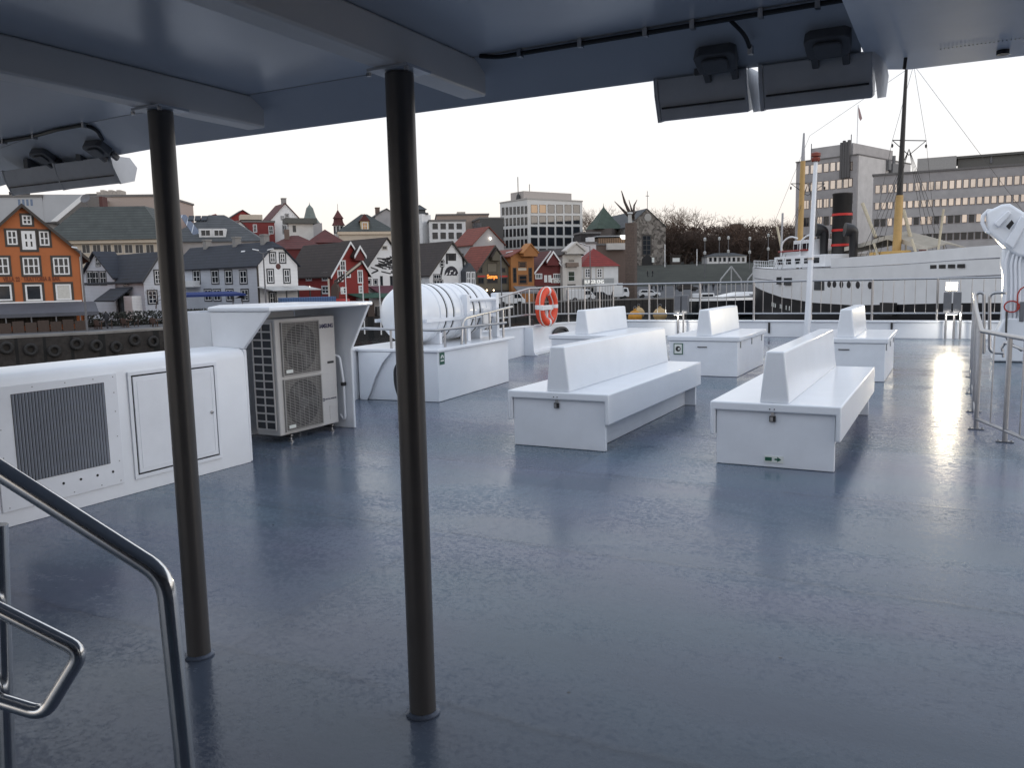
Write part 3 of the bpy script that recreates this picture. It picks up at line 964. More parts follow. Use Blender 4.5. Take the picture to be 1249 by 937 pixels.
# ---- floodlight stands by the stern
def stand(px, label, lamp):
    t = thing('light_stand', label, 'light stand')
    x = aty(px, 376, 23.05).x
    for k, dx in enumerate((-.12, .06, .2) if lamp else (-.10, .06)):
        mb = MB(); mb.tube([(x + dx, 23.05, .004), (x + dx, 23.05, .85)], .028, 10); mb.build('tube', steel2, t)
    for dx in (-.19, .02):
        mb = MB(); mb.box(x + dx, 22.99, .66, x + dx + .18, 23.17, 1.16); mb.build('housing', M('housing_grey', (.16, .165, .18), .5, .3), t, bevel=.01)
    if lamp:
        mb = MB(); mb.box(x - .16, 23.0, 1.19, x + .12, 23.14, 1.42); mb.box(x - .05, 23.03, 1.16, x + .0, 23.1, 1.19); hb = mb.build('lamp_head', lamp_body, t, bevel=.01)
        mb = MB(); mb.mesh([(x - .14, 22.996, 1.21), (x + .10, 22.996, 1.21), (x + .10, 22.996, 1.40), (x - .14, 22.996, 1.40)], [(0, 1, 2, 3)])
        mb.build('lens', M('lit_lens', (1, .95, .85), .3, emit=(1.0, .86, .62), estr=12), hb, smooth=0)
    mb = MB(); mb.box(x - .12, 22.68, .625, x + .14, 22.76, .66); mb.box(x - .02, 22.76, .63, x + .02, 22.99, .65); dl = mb.build('down_lamp', lamp_body, t, bevel=.004)
    mb = MB(); mb.box(x - .10, 22.69, .618, x + .12, 22.75, .6245); mb.build('lens', M('lit_lens_small', (1, .95, .85), .3, emit=(1.0, .92, .76), estr=4), dl, smooth=0)
    return x


xl = stand(1161, 'floodlight stand at the stern with its lamp shining', True)
xd = stand(831, 'grey light stand at the stern beyond the locker benches', False)

# ---- folded deck crane at the starboard side
cr = thing('deck_crane', 'white folded deck crane with loops and hoses at the right edge', 'crane')
YC = 17.5
q = lambda x, y, Y=YC: aty(x, y, Y)
def slab(mbx, pix, Y, th):
    mbx.prism([aty(x, y, Y) for x, y in pix], (0, th, 0))
mb = MB()
zb = .01
b0, b1 = q(1216, 400), q(1262, 400)
mb.prism([(b0.x - .05, YC - .1, zb), (b1.x + .3, YC - .1, zb), (b1.x + .3, YC - .1, .42), (b1.x, YC - .1, .80), (b0.x + .10, YC - .1, .80), (b0.x - .05, YC - .1, .42)], (0, .8, 0))
mb.build('pedestal', white, cr, bevel=.03)
mb = MB(); slab(mb, [(1221, 402), (1224, 338), (1221, 322), (1222, 303), (1262, 303), (1262, 402)], YC, .55); mb.build('column', white, cr, bevel=.05, seg=3)
mb = MB(); slab(mb, [(1203, 258), (1222, 249), (1232, 248), (1280, 278), (1280, 318), (1240, 312), (1224, 300), (1206, 282)], YC - .12, .7); mb.build('boom', white, cr, bevel=.05, seg=3)
mb = MB(); slab(mb, [(1226, 296), (1246, 262), (1254, 268), (1236, 304)], YC - .2, .07); slab(mb, [(1212, 272), (1230, 256), (1234, 260), (1218, 278)], YC - .22, .09)
mb.build('cylinder_cover', white_matt, cr, bevel=.02)
mb = MB(); slab(mb, [(1227, 276), (1234, 268), (1237, 272), (1231, 280)], YC - .225, .02); mb.build('dark_slot', dark_m, cr)
mb = MB()
for dy in (0, .18):
    mb.tube([q(1214, 257, YC - .05 + dy), q(1205, 257, YC - .05 + dy), q(1199, 263, YC - .05 + dy), q(1198, 272, YC - .05 + dy), q(1203, 282, YC - .05 + dy), q(1208, 284, YC - .05 + dy)], .035, 10)
mb.build('guard_loop', white, cr)
mb = MB()
for i, x in enumerate((1226, 1233, 1238, 1243)):
    mb.tube(bend([q(x + 8, 300, YC - .06), q(x, 318, YC - .06), q(x + 1, 350, YC - .06), q(x - 1, 398, YC - .06)], .2), .022 - .003 * (i % 2), 8)
mb.build('pipe', white_matt, cr)
mb = MB()
rc = q(1234, 374, YC - .12)
mb.tube([(rc.x + .09 * math.cos(a * .4488) * 1.3, YC - .12, rc.z + .1 * math.sin(a * .4488)) for a in range(14)], .013, 8, closed=True)
mb.tube(bend([q(1241, 378, YC - .12), q(1241, 358, YC - .12), q(1247, 350, YC - .12), q(1262, 349, YC - .12)], .1), .012, 8)
mb.build('red_hose', M('hose_red', (.35, .03, .02), .5), cr)
mb = MB()
mb.tube(bend([q(1228, 380, YC - .14), q(1227, 405, YC - .2), q(1228, 415, YC - .3), q(1246, 428, YC - .5)], .15), .018, 8)
mb.build('black_hose', black_m, cr)
mb = MB(); mb.box(q(1243, 380).x, YC - .12, q(1243, 392).z, q(1249, 380).x, YC - .02, q(1243, 368).z); mb.build('control_box', M('housing_grey', (.16, .165, .18), .5, .3), cr, bevel=.01)
mb = MB(); mb.tube(bend([q(1221, 425, 16.0), q(1226, 418, 16.0), q(1262, 432, 15.0)], .05), .025, 8); mb.tube([q(1222, 425, 16.0), q(1224, 436, 16.0)], .02, 8); mb.build('stowage_bar', steel2, cr)
hose = thing('coiled_hose', 'dark bent hose standing by the raft platform behind the pole', 'hose')
mb = MB(); mb.tube(bend([aty(489, 489, 9.3), aty(483, 470, 9.3), aty(482, 450, 9.3), aty(489, 440, 9.3), aty(497, 446, 9.3)], .08), .03, 10); mb.build('hose', black_m, hose)
# ================================================================== HARBOUR, TOWN
ZQ = -2.15      # quay level
ZW = -4.6       # water level

# ---- ground: one sheet fanned outward from the quay edge
quay_px = [(-900, 40), (-500, 50), (-160, 63), (0, 69), (110, 73), (210, 79), (330, 92), (450, 112), (560, 133), (690, 150), (790, 153), (880, 153), (960, 152)]
quay = [(px_s(x, d), d) for x, d in quay_px] + [(46, 140), (49, 100), (51, 70), (55, 40), (60, 0), (70, -60)]
outd = []
for i in range(len(quay)):
    a = Vector(quay[max(0, i - 1)]); b = Vector(quay[min(len(quay) - 1, i + 1)])
    t = (b - a).normalized()
    outd.append(Vector((-t.y, t.x)))
for _ in range(3):
    outd = [(outd[max(0, i - 1)] + outd[i] + outd[min(len(outd) - 1, i + 1)]).normalized() for i in range(len(outd))]


def hill(k, i):
    """height above quay at distance k behind the quay edge"""
    f = max(0.0, min(1.0, (k - 26) / 60))
    z = 7.6 * f * f * (3 - 2 * f)
    f2 = max(0.0, min(1.0, (k - 95) / 160))
    return ZQ + z + 9 * f2 * f2 * (3 - 2 * f2)


rows = [0, 6, 14, 22, 30, 38, 46, 56, 66, 76, 86, 110, 140, 180, 240, 400, 900, 2500]
mb = MB()
grid = []
for i, (s, d) in enumerate(quay):
    grid.append([mb.bm.verts.new(sd(s + outd[i].x * k, d + outd[i].y * k, hill(k, i))) for k in rows])
for A, B in zip(grid, grid[1:]):
    for k in range(len(rows) - 1):
        f = mb.bm.faces.new((A[k], B[k], B[k + 1], A[k + 1]))
        f.material_index = 0 if rows[k] < 46 else 1
asph = M('quay_paving', (0.085, 0.085, 0.09), 0.75, var=.25, scale=.25, bump=.2, bscale=3)
grass_m = M('winter_lawn', (0.034, 0.036, 0.027), 0.9, var=.35, scale=.3)
g = mb.build('ground', [asph, grass_m], smooth=60, recalc=False)
tag(g, None, None, kind='structure')
# plaza road strip
def strip(name, m, pts_l, z, ):
    pass


# quay wall with timber face
mb = MB()
for (s0, d0), (s1, d1) in zip(quay, quay[1:]):
    mb.poly([sd(s0, d0, ZQ - .02), sd(s1, d1, ZQ - .02), sd(s1, d1, -8), sd(s0, d0, -8)])
qw = mb.build('quay_wall', lines_mat('quay_timber', (.030, .026, .024), (.008, .008, .008), .9, 0, .12, .85, .4), smooth=0)
tag(qw, 'dark timber faced quay wall along the harbour', 'quay wall')
# kerb along the edge
mb = MB()
kz = ZQ
for i in range(len(quay) - 1):
    a, b = quay[i], quay[i + 1]
    ia, ib = outd[i] * .9, outd[i + 1] * .9
    lo = [sd(a[0], a[1], kz + .01), sd(b[0], b[1], kz + .01), sd(b[0] + ib.x, b[1] + ib.y, kz + .01), sd(a[0] + ia.x, a[1] + ia.y, kz + .01)]
    mb.prism(lo, (0, 0, .22))
tag(mb.build('quay_kerb', M('kerb_granite', (.22, .21, .20), .8, var=.2, scale=.6), smooth=0), 'pale granite kerb along the quay edge', None, kind='structure')

# water
wm = bpy.data.materials.new('harbour_water'); wm.use_nodes = True
nt = wm.node_tree; b = nt.nodes['Principled BSDF']
b.inputs['Base Color'].default_value = (.012, .016, .018, 1); b.inputs['Roughness'].default_value = .06; b.inputs['IOR'].default_value = 1.33
tc = nt.nodes.new('ShaderNodeTexCoord'); mpn = nt.nodes.new('ShaderNodeMapping'); mpn.inputs['Scale'].default_value = (.5, .9, 1)
n1 = nt.nodes.new('ShaderNodeTexNoise'); n1.inputs['Scale'].default_value = .8; n1.inputs['Detail'].default_value = 5
bp = nt.nodes.new('ShaderNodeBump'); bp.inputs['Strength'].default_value = .5; bp.inputs['Distance'].default_value = .25
nt.links.new(tc.outputs['Object'], mpn.inputs[0]); nt.links.new(mpn.outputs[0], n1.inputs['Vector']); nt.links.new(n1.outputs['Fac'], bp.inputs['Height']); nt.links.new(bp.outputs['Normal'], b.inputs['Normal'])
mb = MB(); mb.poly([sd(-900, -400, ZW), sd(300, -400, ZW), sd(300, 400, ZW), sd(-900, 400, ZW)])
tag(mb.build('harbour_water', wm, smooth=0, recalc=False), None, None, kind='structure')

# ---- materials of the town
def wall_m(n, c, var=.08): return M(n, c, .7, var=var, scale=.6, bump=.15, bscale=4)
def clap(n, c): return lines_mat(n, c, [x * .72 for x in c], .18, 2, .18, .7, .08, noise=.5)
def tile(n, c): return lines_mat(n, c, [x * .55 for x in c], .42, 2, .22, .75, .22, noise=.8)
W_WHITE = clap('white_clapboard', (.78, .78, .78)); W_GREY = clap('pale_grey_clapboard', (.54, .56, .61)); W_ORANGE = wall_m('orange_render', (.42, .128, .038), .07)
W_RED = clap('red_clapboard', (.24, .022, .018)); W_DRED = clap('dark_red_clapboard', (.13, .02, .02)); W_OLIVE = clap('olive_clapboard', (.115, .10, .072)); W_OCHRE = clap('ochre_clapboard', (.36, .15, .045))
W_CREAM = wall_m('cream_render', (.52, .45, .36)); W_CONC = wall_m('grey_concrete', (.36, .345, .345), .10); W_PALE = wall_m('pale_panels', (.66, .655, .65)); W_BROWN = wall_m('brown_brick_wall', (.15, .105, .085))
W_GLASSY = M('dark_glass_wall', (.03, .034, .04), .15)
R_NAVY = tile('navy_slate', (.020, .024, .036)); R_BROWN = tile('dark_brown_tiles', (.036, .024, .020)); R_RED = tile('rust_red_tiles', (.20, .045, .026)); R_MAR = tile('maroon_tiles', (.105, .028, .024)); R_GREY = tile('grey_slate', (.072, .076, .080)); R_GREEN = tile('greenish_slate', (.062, .070, .066))
R_CRED = tile('clear_red_tiles', (.23, .03, .024))
T_WHITE = M('white_trim', (.74, .74, .74), .5, var=.05); T_DARK = M('dark_trim', (.045, .036, .03), .6); T_NAVY = M('slate_trim', (.035, .037, .043), .6); T_BEIGE = M('beige_trim', (.50, .47, .43), .6)
FLAT = M('flat_roof_felt', (.16, .15, .145), .8, var=.2)


class House:
    """local x along the front, y going back, z up; root at the near front corner"""
    def __init__(s, name, label, cat, px, d, a, z0=None, py=344, group=None):
        p = at(px, py, d)
        s.z0 = ZQ if z0 is None else z0
        s.rz = YAW + R(a)
        s.u = Vector((math.cos(s.rz), math.sin(s.rz), 0)); s.v = Vector((-s.u.y, s.u.x, 0))
        s.o = Vector((p.x, p.y, s.z0))
        s.root = thing(name, label, cat, s.o, s.rz, group)

    def front(s, px, py, off=0.0):
        r = ray(px, py)
        t = (s.o + s.v * off - CAM).dot(s.v) / r.dot(s.v)
        p = CAM + r * t
        return (p - s.o).dot(s.u), p.z - s.z0

    def side(s, px, py, off=0.0):
        r = ray(px, py)
        t = (s.o + s.u * off - CAM).dot(s.u) / r.dot(s.u)
        p = CAM + r * t
        return (p - s.o).dot(s.v), p.z - s.z0

    def part(s, name, mb, mats, parent=None, **k):
        k.setdefault('smooth', 0)
        return mb.build(name, mats, parent or s.root, **k)

    # walls
    def gable_walls(s, w, d, he, hr, mat, clip=None, base=-3.0):
        mb = MB()
        if clip is None:
            pr = [(0, 0, base), (w, 0, base), (w, 0, he), (w / 2, 0, hr), (0, 0, he)]
        else:
            k = (clip - he) / (hr - he) * w / 2
            pr = [(0, 0, base), (w, 0, base), (w, 0, he), (w - k, 0, clip), (k, 0, clip), (0, 0, he)]
        mb.prism(pr, (0, d, 0))
        s.w, s.d, s.he, s.hr = w, d, he, hr
        return s.part('wall', mb, mat)

    def gable_roof(s, mat, oh=.35, th=.16, clip=None, verge=None, oe=.35):
        w, d, he, hr = s.w, s.d, s.he, s.hr
        sl = (hr - he) / (w / 2)
        el = he - oe * sl
        rb = .02 + th * .2
        mb = MB()
        if clip is None:
            for sg in (0, 1):
                X = (lambda x: x) if sg == 0 else (lambda x: w - x)
                pr = [(X(-oe), -oh, el + rb), (X(w / 2), -oh, hr + rb), (X(w / 2), -oh, hr + rb + th), (X(-oe), -oh, el + rb + th)]
                mb.prism(pr, (0, d + 2 * oh, 0))
        else:
            k = (clip - he) / (hr - he) * w / 2
            back = k_b = (w / 2 - k) * .9
            A = Vector
            L0, L1, L2, L3 = A((-oe, -oh, el)), A((k, -oh, clip)), A((w / 2, back, hr)), A((w / 2, d + oh, hr))
            L4 = A((-oe, d + oh, el)); R0, R1, R4 = A((w + oe, -oh, el)), A((w - k, -oh, clip)), A((w + oe, d + oh, el))
            for q in ([L0, L1, L2, L3, L4], [R0, R4, L3, L2, R1], [L1, R1, L2]):
                mb.prism([p + A((0, 0, rb)) for p in q], (0, 0, th))
        o = s.part('roof', mb, mat)
        if verge is not None:
            vb = MB()
            for sg in (0, 1):
                X = (lambda x: x) if sg == 0 else (lambda x: w - x)
                vb.prism([(X(-oe), -oh - .09, el - .12), (X(w / 2), -oh - .09, hr - .12), (X(w / 2), -oh - .09, hr + th + .08), (X(-oe), -oh - .09, el + th + .08)], (0, .085, 0))
            s.part('bargeboard', vb, verge, o)
        return o

    def block(s, w, d, h, mat, base=-3.0, name='wall'):
        mb = MB(); mb.box(0, 0, base, w, d, h)
        s.w, s.d, s.he, s.hr = w, d, h, h
        return s.part(name, mb, mat)

    def flat_roof(s, mat=None, ov=.25, th=.35):
        mb = MB(); mb.box(-ov, -ov, s.he + .005, s.w + ov, s.d + ov, s.he + th)
        return s.part('roof', mb, mat or FLAT)

    def hip_roof(s, mat, h, inset, oh=.4):
        w, d, he = s.w, s.d, s.he
        mb = MB()
        i0 = min(inset, w / 2 - .01); i1 = min(inset, d / 2 - .01)
        lo = [(-oh, -oh, he + .01), (w + oh, -oh, he + .01), (w + oh, d + oh, he + .01), (-oh, d + oh, he + .01)]
        hi = [(i0, i1, he + h), (w - i0, i1, he + h), (w - i0, d - i1, he + h), (i0, d - i1, he + h)]
        mb.mesh(lo + hi, [(0, 3, 2, 1), (4, 5, 6, 7), (0, 1, 5, 4), (1, 2, 6, 5), (2, 3, 7, 6), (3, 0, 4, 7)])
        return s.part('roof', mb, mat)

    # windows
    def win(s, plane, a0, b0, a1, b1, mats, nx=2, ny=2, casing=.0, sash=.07, off=0.0, parent=None, name='window', gl=True):
        """rectangle in wall coordinates; mats = casing, sash, glass"""
        if a1 < a0: a0, a1 = a1, a0
        if b1 < b0: b0, b1 = b1, b0
        f = (lambda a, n, b: (a, -n + off, b)) if plane == 'f' else (lambda a, n, b: (-n + off, a, b))
        mb = MB()
        c = casing
        if c:
            mb.box(a0 - c, .004, b0 - c, a1 + c, .05, b0, 0, f); mb.box(a0 - c, .004, b1, a1 + c, .07, b1 + c, 0, f)
            mb.box(a0 - c, .004, b0, a0, .05, b1, 0, f); mb.box(a1, .004, b0, a1 + c, .05, b1, 0, f)
        mb.box(a0 + .002, .004, b0 + .002, a1 - .002, .012, b1 - .002, 2, f)
        t = sash
        if t:
            mb.box(a0, .013, b0, a1, .04, b0 + t, 1, f); mb.box(a0, .013, b1 - t, a1, .04, b1, 1, f)
            mb.box(a0, .013, b0 + t, a0 + t, .04, b1 - t, 1, f); mb.box(a1 - t, .013, b0 + t, a1, .04, b1 - t, 1, f)
            for i in range(1, nx):
                x = a0 + (a1 - a0) * i / nx
                mb.box(x - t * .45, .013, b0 + t, x + t * .45, .036, b1 - t, 1, f)
            for i in range(1, ny):
                z = b0 + (b1 - b0) * i / ny
                mb.box(a0 + t, .0132, z - t * .4, a1 - t, .034, z + t * .4, 1, f)
        return s.part(name, mb, mats, parent)

    def winpx(s, plane, x0, y0, x1, y1, mats, **k):
        fn = s.front if plane == 'f' else s.side
        o = k.get('off', 0.0)
        xm, ym = (x0 + x1) / 2, (y0 + y1) / 2
        a0 = fn(x0, ym, o)[0]; a1 = fn(x1, ym, o)[0]
        b0 = fn(xm, y1, o)[1]; b1 = fn(xm, y0, o)[1]
        return s.win(plane, a0, b0, a1, b1, mats, **k)

    def chimney(s, x, y, z0, z1, mat, roof=None, r=.4):
        mb = MB(); mb.box(x - r, y - r, z0, x + r, y + r, z1); mb.box(x - r - .08, y - r - .08, z1, x + r + .08, y + r + .08, z1 + .2)
        return s.part('chimney', mb, mat, roof)


QG = 'wooden houses along the quay'
WD = [T_DARK, T_WHITE, glass]; WN = [T_NAVY, T_WHITE, glass]; WW = [T_WHITE, T_WHITE, glass]; WB = [T_BEIGE, T_BEIGE, glass]


def gable_house(name, label, px, d, a, pr, pl, y_eave, apex, wall, roof, side_py=335, clip=None, verge=None, group=QG, oh=.35, oe=.35, z0=None):
    h = House(name, label, 'house', px, d, a, z0, group=group)
    w = h.front(pr, side_py)[0]
    dp = h.side(pl, side_py)[0]
    he = h.front(px, y_eave)[1]
    hr = h.front(*apex)[1]
    # apex pixel is where the gable peak shows: use the mid plane height
    cl = h.front(clip[0], clip[1])[1] if clip else None
    if dp < 4 or dp > 40: dp = 16
    h.gable_walls(w, dp, he, hr, wall, cl)
    h.roof = h.gable_roof(roof, clip=cl, verge=verge, oh=oh, oe=oe)
    return h


# ---- A: orange restaurant
A_ = gable_house('restaurant_building', 'orange gabled restaurant with white windows and a long dark awning', -36, 80.5, 30, 101, -120, 311, (33, 251.5), W_ORANGE, R_BROWN, side_py=330, verge=T_DARK, oh=.5, oe=.7)
for r_ in ((27, 262.5, 38.5, 274), ):
    A_.winpx('f', *r_, WD, nx=2, ny=2, casing=.2, sash=.13)
for r_ in ((8.5, 281, 21, 298.5), (48, 282, 60, 299.5)):
    A_.winpx('f', *r_, WD, nx=2, ny=2, casing=.2, sash=.13)
A_.winpx('f', 26.5, 281.5, 43.5, 304.5, [T_DARK, T_WHITE, glass], nx=2, ny=2, casing=.22, sash=.3, name='loft_door')
for r_ in ((-12, 314, 11, 335), (28, 314, 48, 335), (65, 314, 84.5, 335)):
    A_.winpx('f', *r_, WD, nx=3, ny=2, casing=.2, sash=.13)
for i, r_ in enumerate(((-6, 347, 14.5, 367), (31, 347, 51.5, 367), (68, 346.5, 87, 366))):
    A_.winpx('f', *r_, [T_DARK, T_WHITE, glass if i < 2 else M('blind_white', (.55, .54, .5), .7)], nx=1, ny=1, casing=.22, sash=.16)
x, z = A_.front(39, 340.5)
xa = A_.front(2, 340.5)[0]; xb = A_.front(78, 340.5)[0]
text_mesh('sign_lettering', 'VILLA 22 · TRATTORIA & BAR', .62, M('sign_brown', (.16, .035, .012), .6), A_.root, frame_matrix((x, -.03, z), (1, 0, 0), (0, 0, 1)), .02, bold=.012, squeeze=(xb - xa) / 8.9)
mb = MB(); x1 = A_.front(103, 340)[0]; mb.tube([(x1 - .25, -.12, -.2), (x1 - .25, -.12, A_.he - .2)], .07, 8); A_.part('downpipe', mb, T_BEIGE)
zt = A_.front(60, 369)[1]; x0 = 0; x1 = A_.front(100, 369)[0]
aw = thing('restaurant_awning', 'long slate grey awning in front of the orange restaurant', 'awning', A_.o, A_.rz)
mb = MB(); mb.prism([(x0, -.1, zt), (x0, -4.2, zt - .95), (x0, -4.2, zt - 1.03), (x0, -.1, zt - .08)], (x1 + 1.2, 0, 0)); mb.build('canopy', M('awning_slate', (.085, .088, .105), .8, var=.12, scale=.5), aw, smooth=0)
mb = MB(); mb.box(x0, -4.25, zt - 1.3, x1 + 1.2, -4.2, zt - .98); mb.build('valance', M('awning_slate', (.085, .088, .105), .8), aw, smooth=0)
mb = MB(); mb.box(x0, -.1, zt + .02, x1, -.02, zt + .16); mb.build('mounting_rail', T_WHITE, aw, smooth=0)
for k in range(5):
    mb = MB(); xx = x0 + (x1 + 1) * (k + .3) / 5; mb.tube([(xx, -4.1, 0), (xx, -4.1, zt - 1.02)], .06, 8); mb.build('post', post_grey, aw)
for k in range(6):
    mb = MB(); mb.lathe([(0, -.07), (.07, 0), (0, .07)], 8, 0, Matrix.Translation((x0 + 1.8 + k * (x1 - 2) / 5, -3.4, zt - 1.15))); mb.build('bulb', bulb_m, aw)
# terrace screens and chairs under the awning, seen as dark brown clutter
tscreen = thing('terrace_screen', 'dark wooden screens and planters round the restaurant terrace', 'screen', A_.o, A_.rz)
for k in range(9):
    mb = MB(); xx = x0 + k * (x1 / 9); mb.box(xx + .05, -4.6, .0, xx + x1 / 9 - .05, -4.45, .95 + .15 * (k % 2)); mb.build('panel', wood_dark, tscreen, smooth=0)
rt = thing('cafe_table', 'dark round cafe table with chairs under the long awning', 'table', A_.o + A_.u * 3 + A_.v * -2.8, A_.rz, 'cafe tables under the awning')
mb = MB(); mb.lathe([(.45, .72), (.45, .76)], 14); mb.lathe([(.04, .02), (.04, .72)], 8); mb.lathe([(.25, 0), (.25, .03)], 12); mb.build('table', M('table_brown', (.10, .05, .03), .6), rt)
for k in range(3):
    mb = MB(); a = k * 2.1
    f = lambda x, y, z, a=a: (math.cos(a) * (x + .75) - math.sin(a) * y, math.sin(a) * (x + .75) + math.cos(a) * y, z)
    mb.box(-.2, -.2, .42, .2, .2, .46, 0, f); mb.box(.16, -.2, .46, .2, .2, .9, 0, f)
    for sx in (-.18, .18):
        for sy2 in (-.18, .18):
            mb.box(sx - .02, sy2 - .02, 0, sx + .02, sy2 + .02, .42, 0, f)
    mb.build('chair', M('chair_dark', (.05, .025, .018), .6), rt, smooth=0)
for k in range(1, 8):
    c = copy_tree(rt); c.location = A_.o + A_.u * (3 + k * 2.6) + A_.v * (-1.7 - 1.6 * (k % 2))
for o in [o for o in COL.objects if o.name.startswith('cafe_table')]:
    o['label'] = 'dark cafe table with chairs among those under the long grey awning'
# far back behind the screens a dark doorway zone
A_.winpx('f', -30, 376, 92, 396, [T_DARK, T_DARK, M('dark_interior', (.02, .015, .012), .6)], nx=8, ny=1, casing=.1, sash=.12, name='shopfront')

# ---- B: pale cottage with navy roof and a cross gable
B_ = gable_house('cottage', 'pale grey cottage with a navy roof and a small cross gable beside the orange restaurant', 175, 99, 50, 219, 101, 341, (196, 309), W_GREY, R_NAVY, side_py=345, verge=T_NAVY)
mb = MB()
y0 = B_.side(142, 345)[0]; y1 = B_.side(102, 345)[0]; ym = (y0 + y1) / 2
za = B_.side(120, 309.5)[1]; zl = B_.side(142, 338)[1]
mb.prism([(-.25, y0, -1), (-.25, y1, -1), (-.25, y1, zl), (-.25, ym, za), (-.25, y0, zl)], (B_.w * .5, 0, 0))
B_.part('cross_gable', mb, W_GREY)
mb = MB()
for sg in (y0 - .4, y1 + .4):
    mb.prism([(-.6, sg, zl - .3), (-.6, ym, za + .1), (-.6, ym, za + .32), (-.6, sg, zl - .08)], (B_.w * .5 + .6, 0, 0))
B_.part('cross_roof', mb, R_NAVY)
B_.winpx('s', 117, 314, 122, 324.5, WN, nx=2, ny=2, casing=.1, off=-.25)
for x0 in (106.5, 113.5, 122.5, ):
    B_.winpx('s', x0, 331.5, x0 + 7, 347, WN, nx=2, ny=2, casing=.12, off=-.25)
B_.winpx('s', 151, 341, 157, 348, WN, nx=2, ny=1, casing=.1)
for r_ in ((189, 330, 196, 346), (181, 355, 191, 370)):
    B_.winpx('f', *r_, WN, nx=2, ny=3, casing=.15)
mb = MB(); ya = B_.side(162, 350)[0]; yb = B_.side(137, 350)[0]; zz = B_.side(150, 350)[1]
mb.prism([(-.02, ya, zz), (-2.4, ya, zz - 1.6), (-2.4, ya, zz - 1.75), (-.02, ya, zz - .15)], (0, yb - ya, 0)); B_.part('porch_roof', mb, R_NAVY)
mb = MB(); mb.box(-1.2, B_.side(173, 365)[0], -1, -.01, B_.side(163, 365)[0], B_.side(165, 361)[1]); B_.part('porch', mb, W_WHITE)
for r_ in ((102, 359, 125, 386), (127, 359, 158, 386)):
    B_.winpx('s', *r_, [T_DARK, T_DARK, glass], nx=3, ny=1, casing=.1, name='shopfront')

# ---- C: long pale house with clipped gable
C2 = gable_house('townhouse', 'long pale grey house with navy roof and a bright white clipped gable', 315, 106, 50, 363, 212, 323, (341, 296), W_GREY, R_NAVY, side_py=340, clip=(341, 304), verge=None)
mb = MB(); k = (C2.front(341, 304)[1] - C2.he) / (C2.hr - C2.he) * C2.w / 2; cz = C2.front(341, 304)[1]
mb.prism([(0.0, -.06, -2), (C2.w, -.06, -2), (C2.w, -.06, C2.he), (C2.w - k, -.06, cz), (k, -.06, cz), (0.0, -.06, C2.he)], (0, .055, 0)); C2.part('gable_front', mb, W_WHITE)
for r_ in ((329.5, 308.5, 335.5, 320), (341.5, 309, 347.5, 320), (326.5, 329, 333, 344.5), (346.5, 329, 353, 344.5), (329, 357, 336, 370)):
    C2.winpx('f', *r_, WN, nx=2, ny=2, casing=.16, sash=.1, off=-.06)
for x0 in (236, 258.5, 275, 293):
    C2.winpx('s', x0, 330, x0 + 8, 345.5, WN, nx=2, ny=2, casing=.16, sash=.1)
for x0 in (250, 261, 276.5, 295):
    C2.winpx('s', x0, 353.5, x0 + 8, 366.5, WN, nx=2, ny=2, casing=.16, sash=.1)
mb = MB(); mb.box(-.9, C2.side(244, 346)[0], C2.side(240, 350)[1], -.01, C2.side(222, 346)[0], C2.side(240, 342.5)[1]); C2.part('balcony', mb, T_WHITE)
mb = MB(); mb.box(-.12, -.12, -1, .05, .05, C2.he); C2.part('corner_board', mb, T_DARK)
for px_ in (236, 272, 312):
    y = C2.side(px_, 340)[0] if px_ < 312 else 1.5
    C2.chimney(C2.w * .5, y + 1.0, C2.hr - .8, C2.hr + 1.0, M('chimney_grey', (.25, .24, .23), .8), C2.roof, .42)
mb = MB(); ya, yb = C2.side(284, 310)[0], C2.side(276, 310)[0]
zA = C2.he + (C2.hr - C2.he) * .62
xA = C2.w / 2 * .62
mb.prism([(xA - .9, ya, zA - 1.2), (xA, ya, zA + .2), (xA, ya, zA + .28), (xA - .9, ya, zA - 1.12)], (0, .9, 0)); C2.part('skylight', mb, T_WHITE, C2.roof)
mb = MB(); mb.lathe([(.0, 0), (.38, 0), (.3, .06), (0, .06)], 16, 0, frame_matrix((C2.front(339, 325)[0], -.07, C2.front(339, 325)[1]), (1, 0, 0), (0, 0, 1))); C2.part('medallion', mb, M('medallion_dark', (.09, .03, .025), .6))
# glazed terrace canopy in front of the gable
gl_c = thing('terrace_canopy', 'pale glazed terrace canopy on black posts before the white clipped gable', 'canopy', C2.o, C2.rz)
zc = C2.front(340, 349)[1]
for k in range(2):
    mb = MB(); mb.prism([(k * C2.w * .62 - .3, -.1, zc), (k * C2.w * .62 - .3, -3.6, zc - .5), (k * C2.w * .62 - .3, -3.6, zc - .6), (k * C2.w * .62 - .3, -.1, zc - .1)], (C2.w * .6, 0, 0)); mb.build('roof_sheet', M('canopy_sheet', (.45, .45, .44), .4), gl_c, smooth=0)
for k in range(5):
    mb = MB(); xx = k * C2.w * .3 - .2; mb.box(xx, -3.6, 0, xx + .12, -3.48, zc - .58); mb.box(xx, -3.6, zc - 1.9, xx + C2.w * .3, -3.52, zc - 1.8); mb.box(xx, -3.6, .9, xx + C2.w * .3, -3.52, 1.0); mb.build('post', black_m, gl_c, smooth=0)
for k in range(2):
    mb = MB(); mb.lathe([(0, -.1), (.1, 0), (0, .1)], 8, 0, Matrix.Translation((C2.w + 1.0, -1.2, zc - .2 - k * 1.4))); mb.build('bulb', M('white_bulb', (.9, .9, .85), .4, emit=(1, .93, .8), estr=5), gl_c)

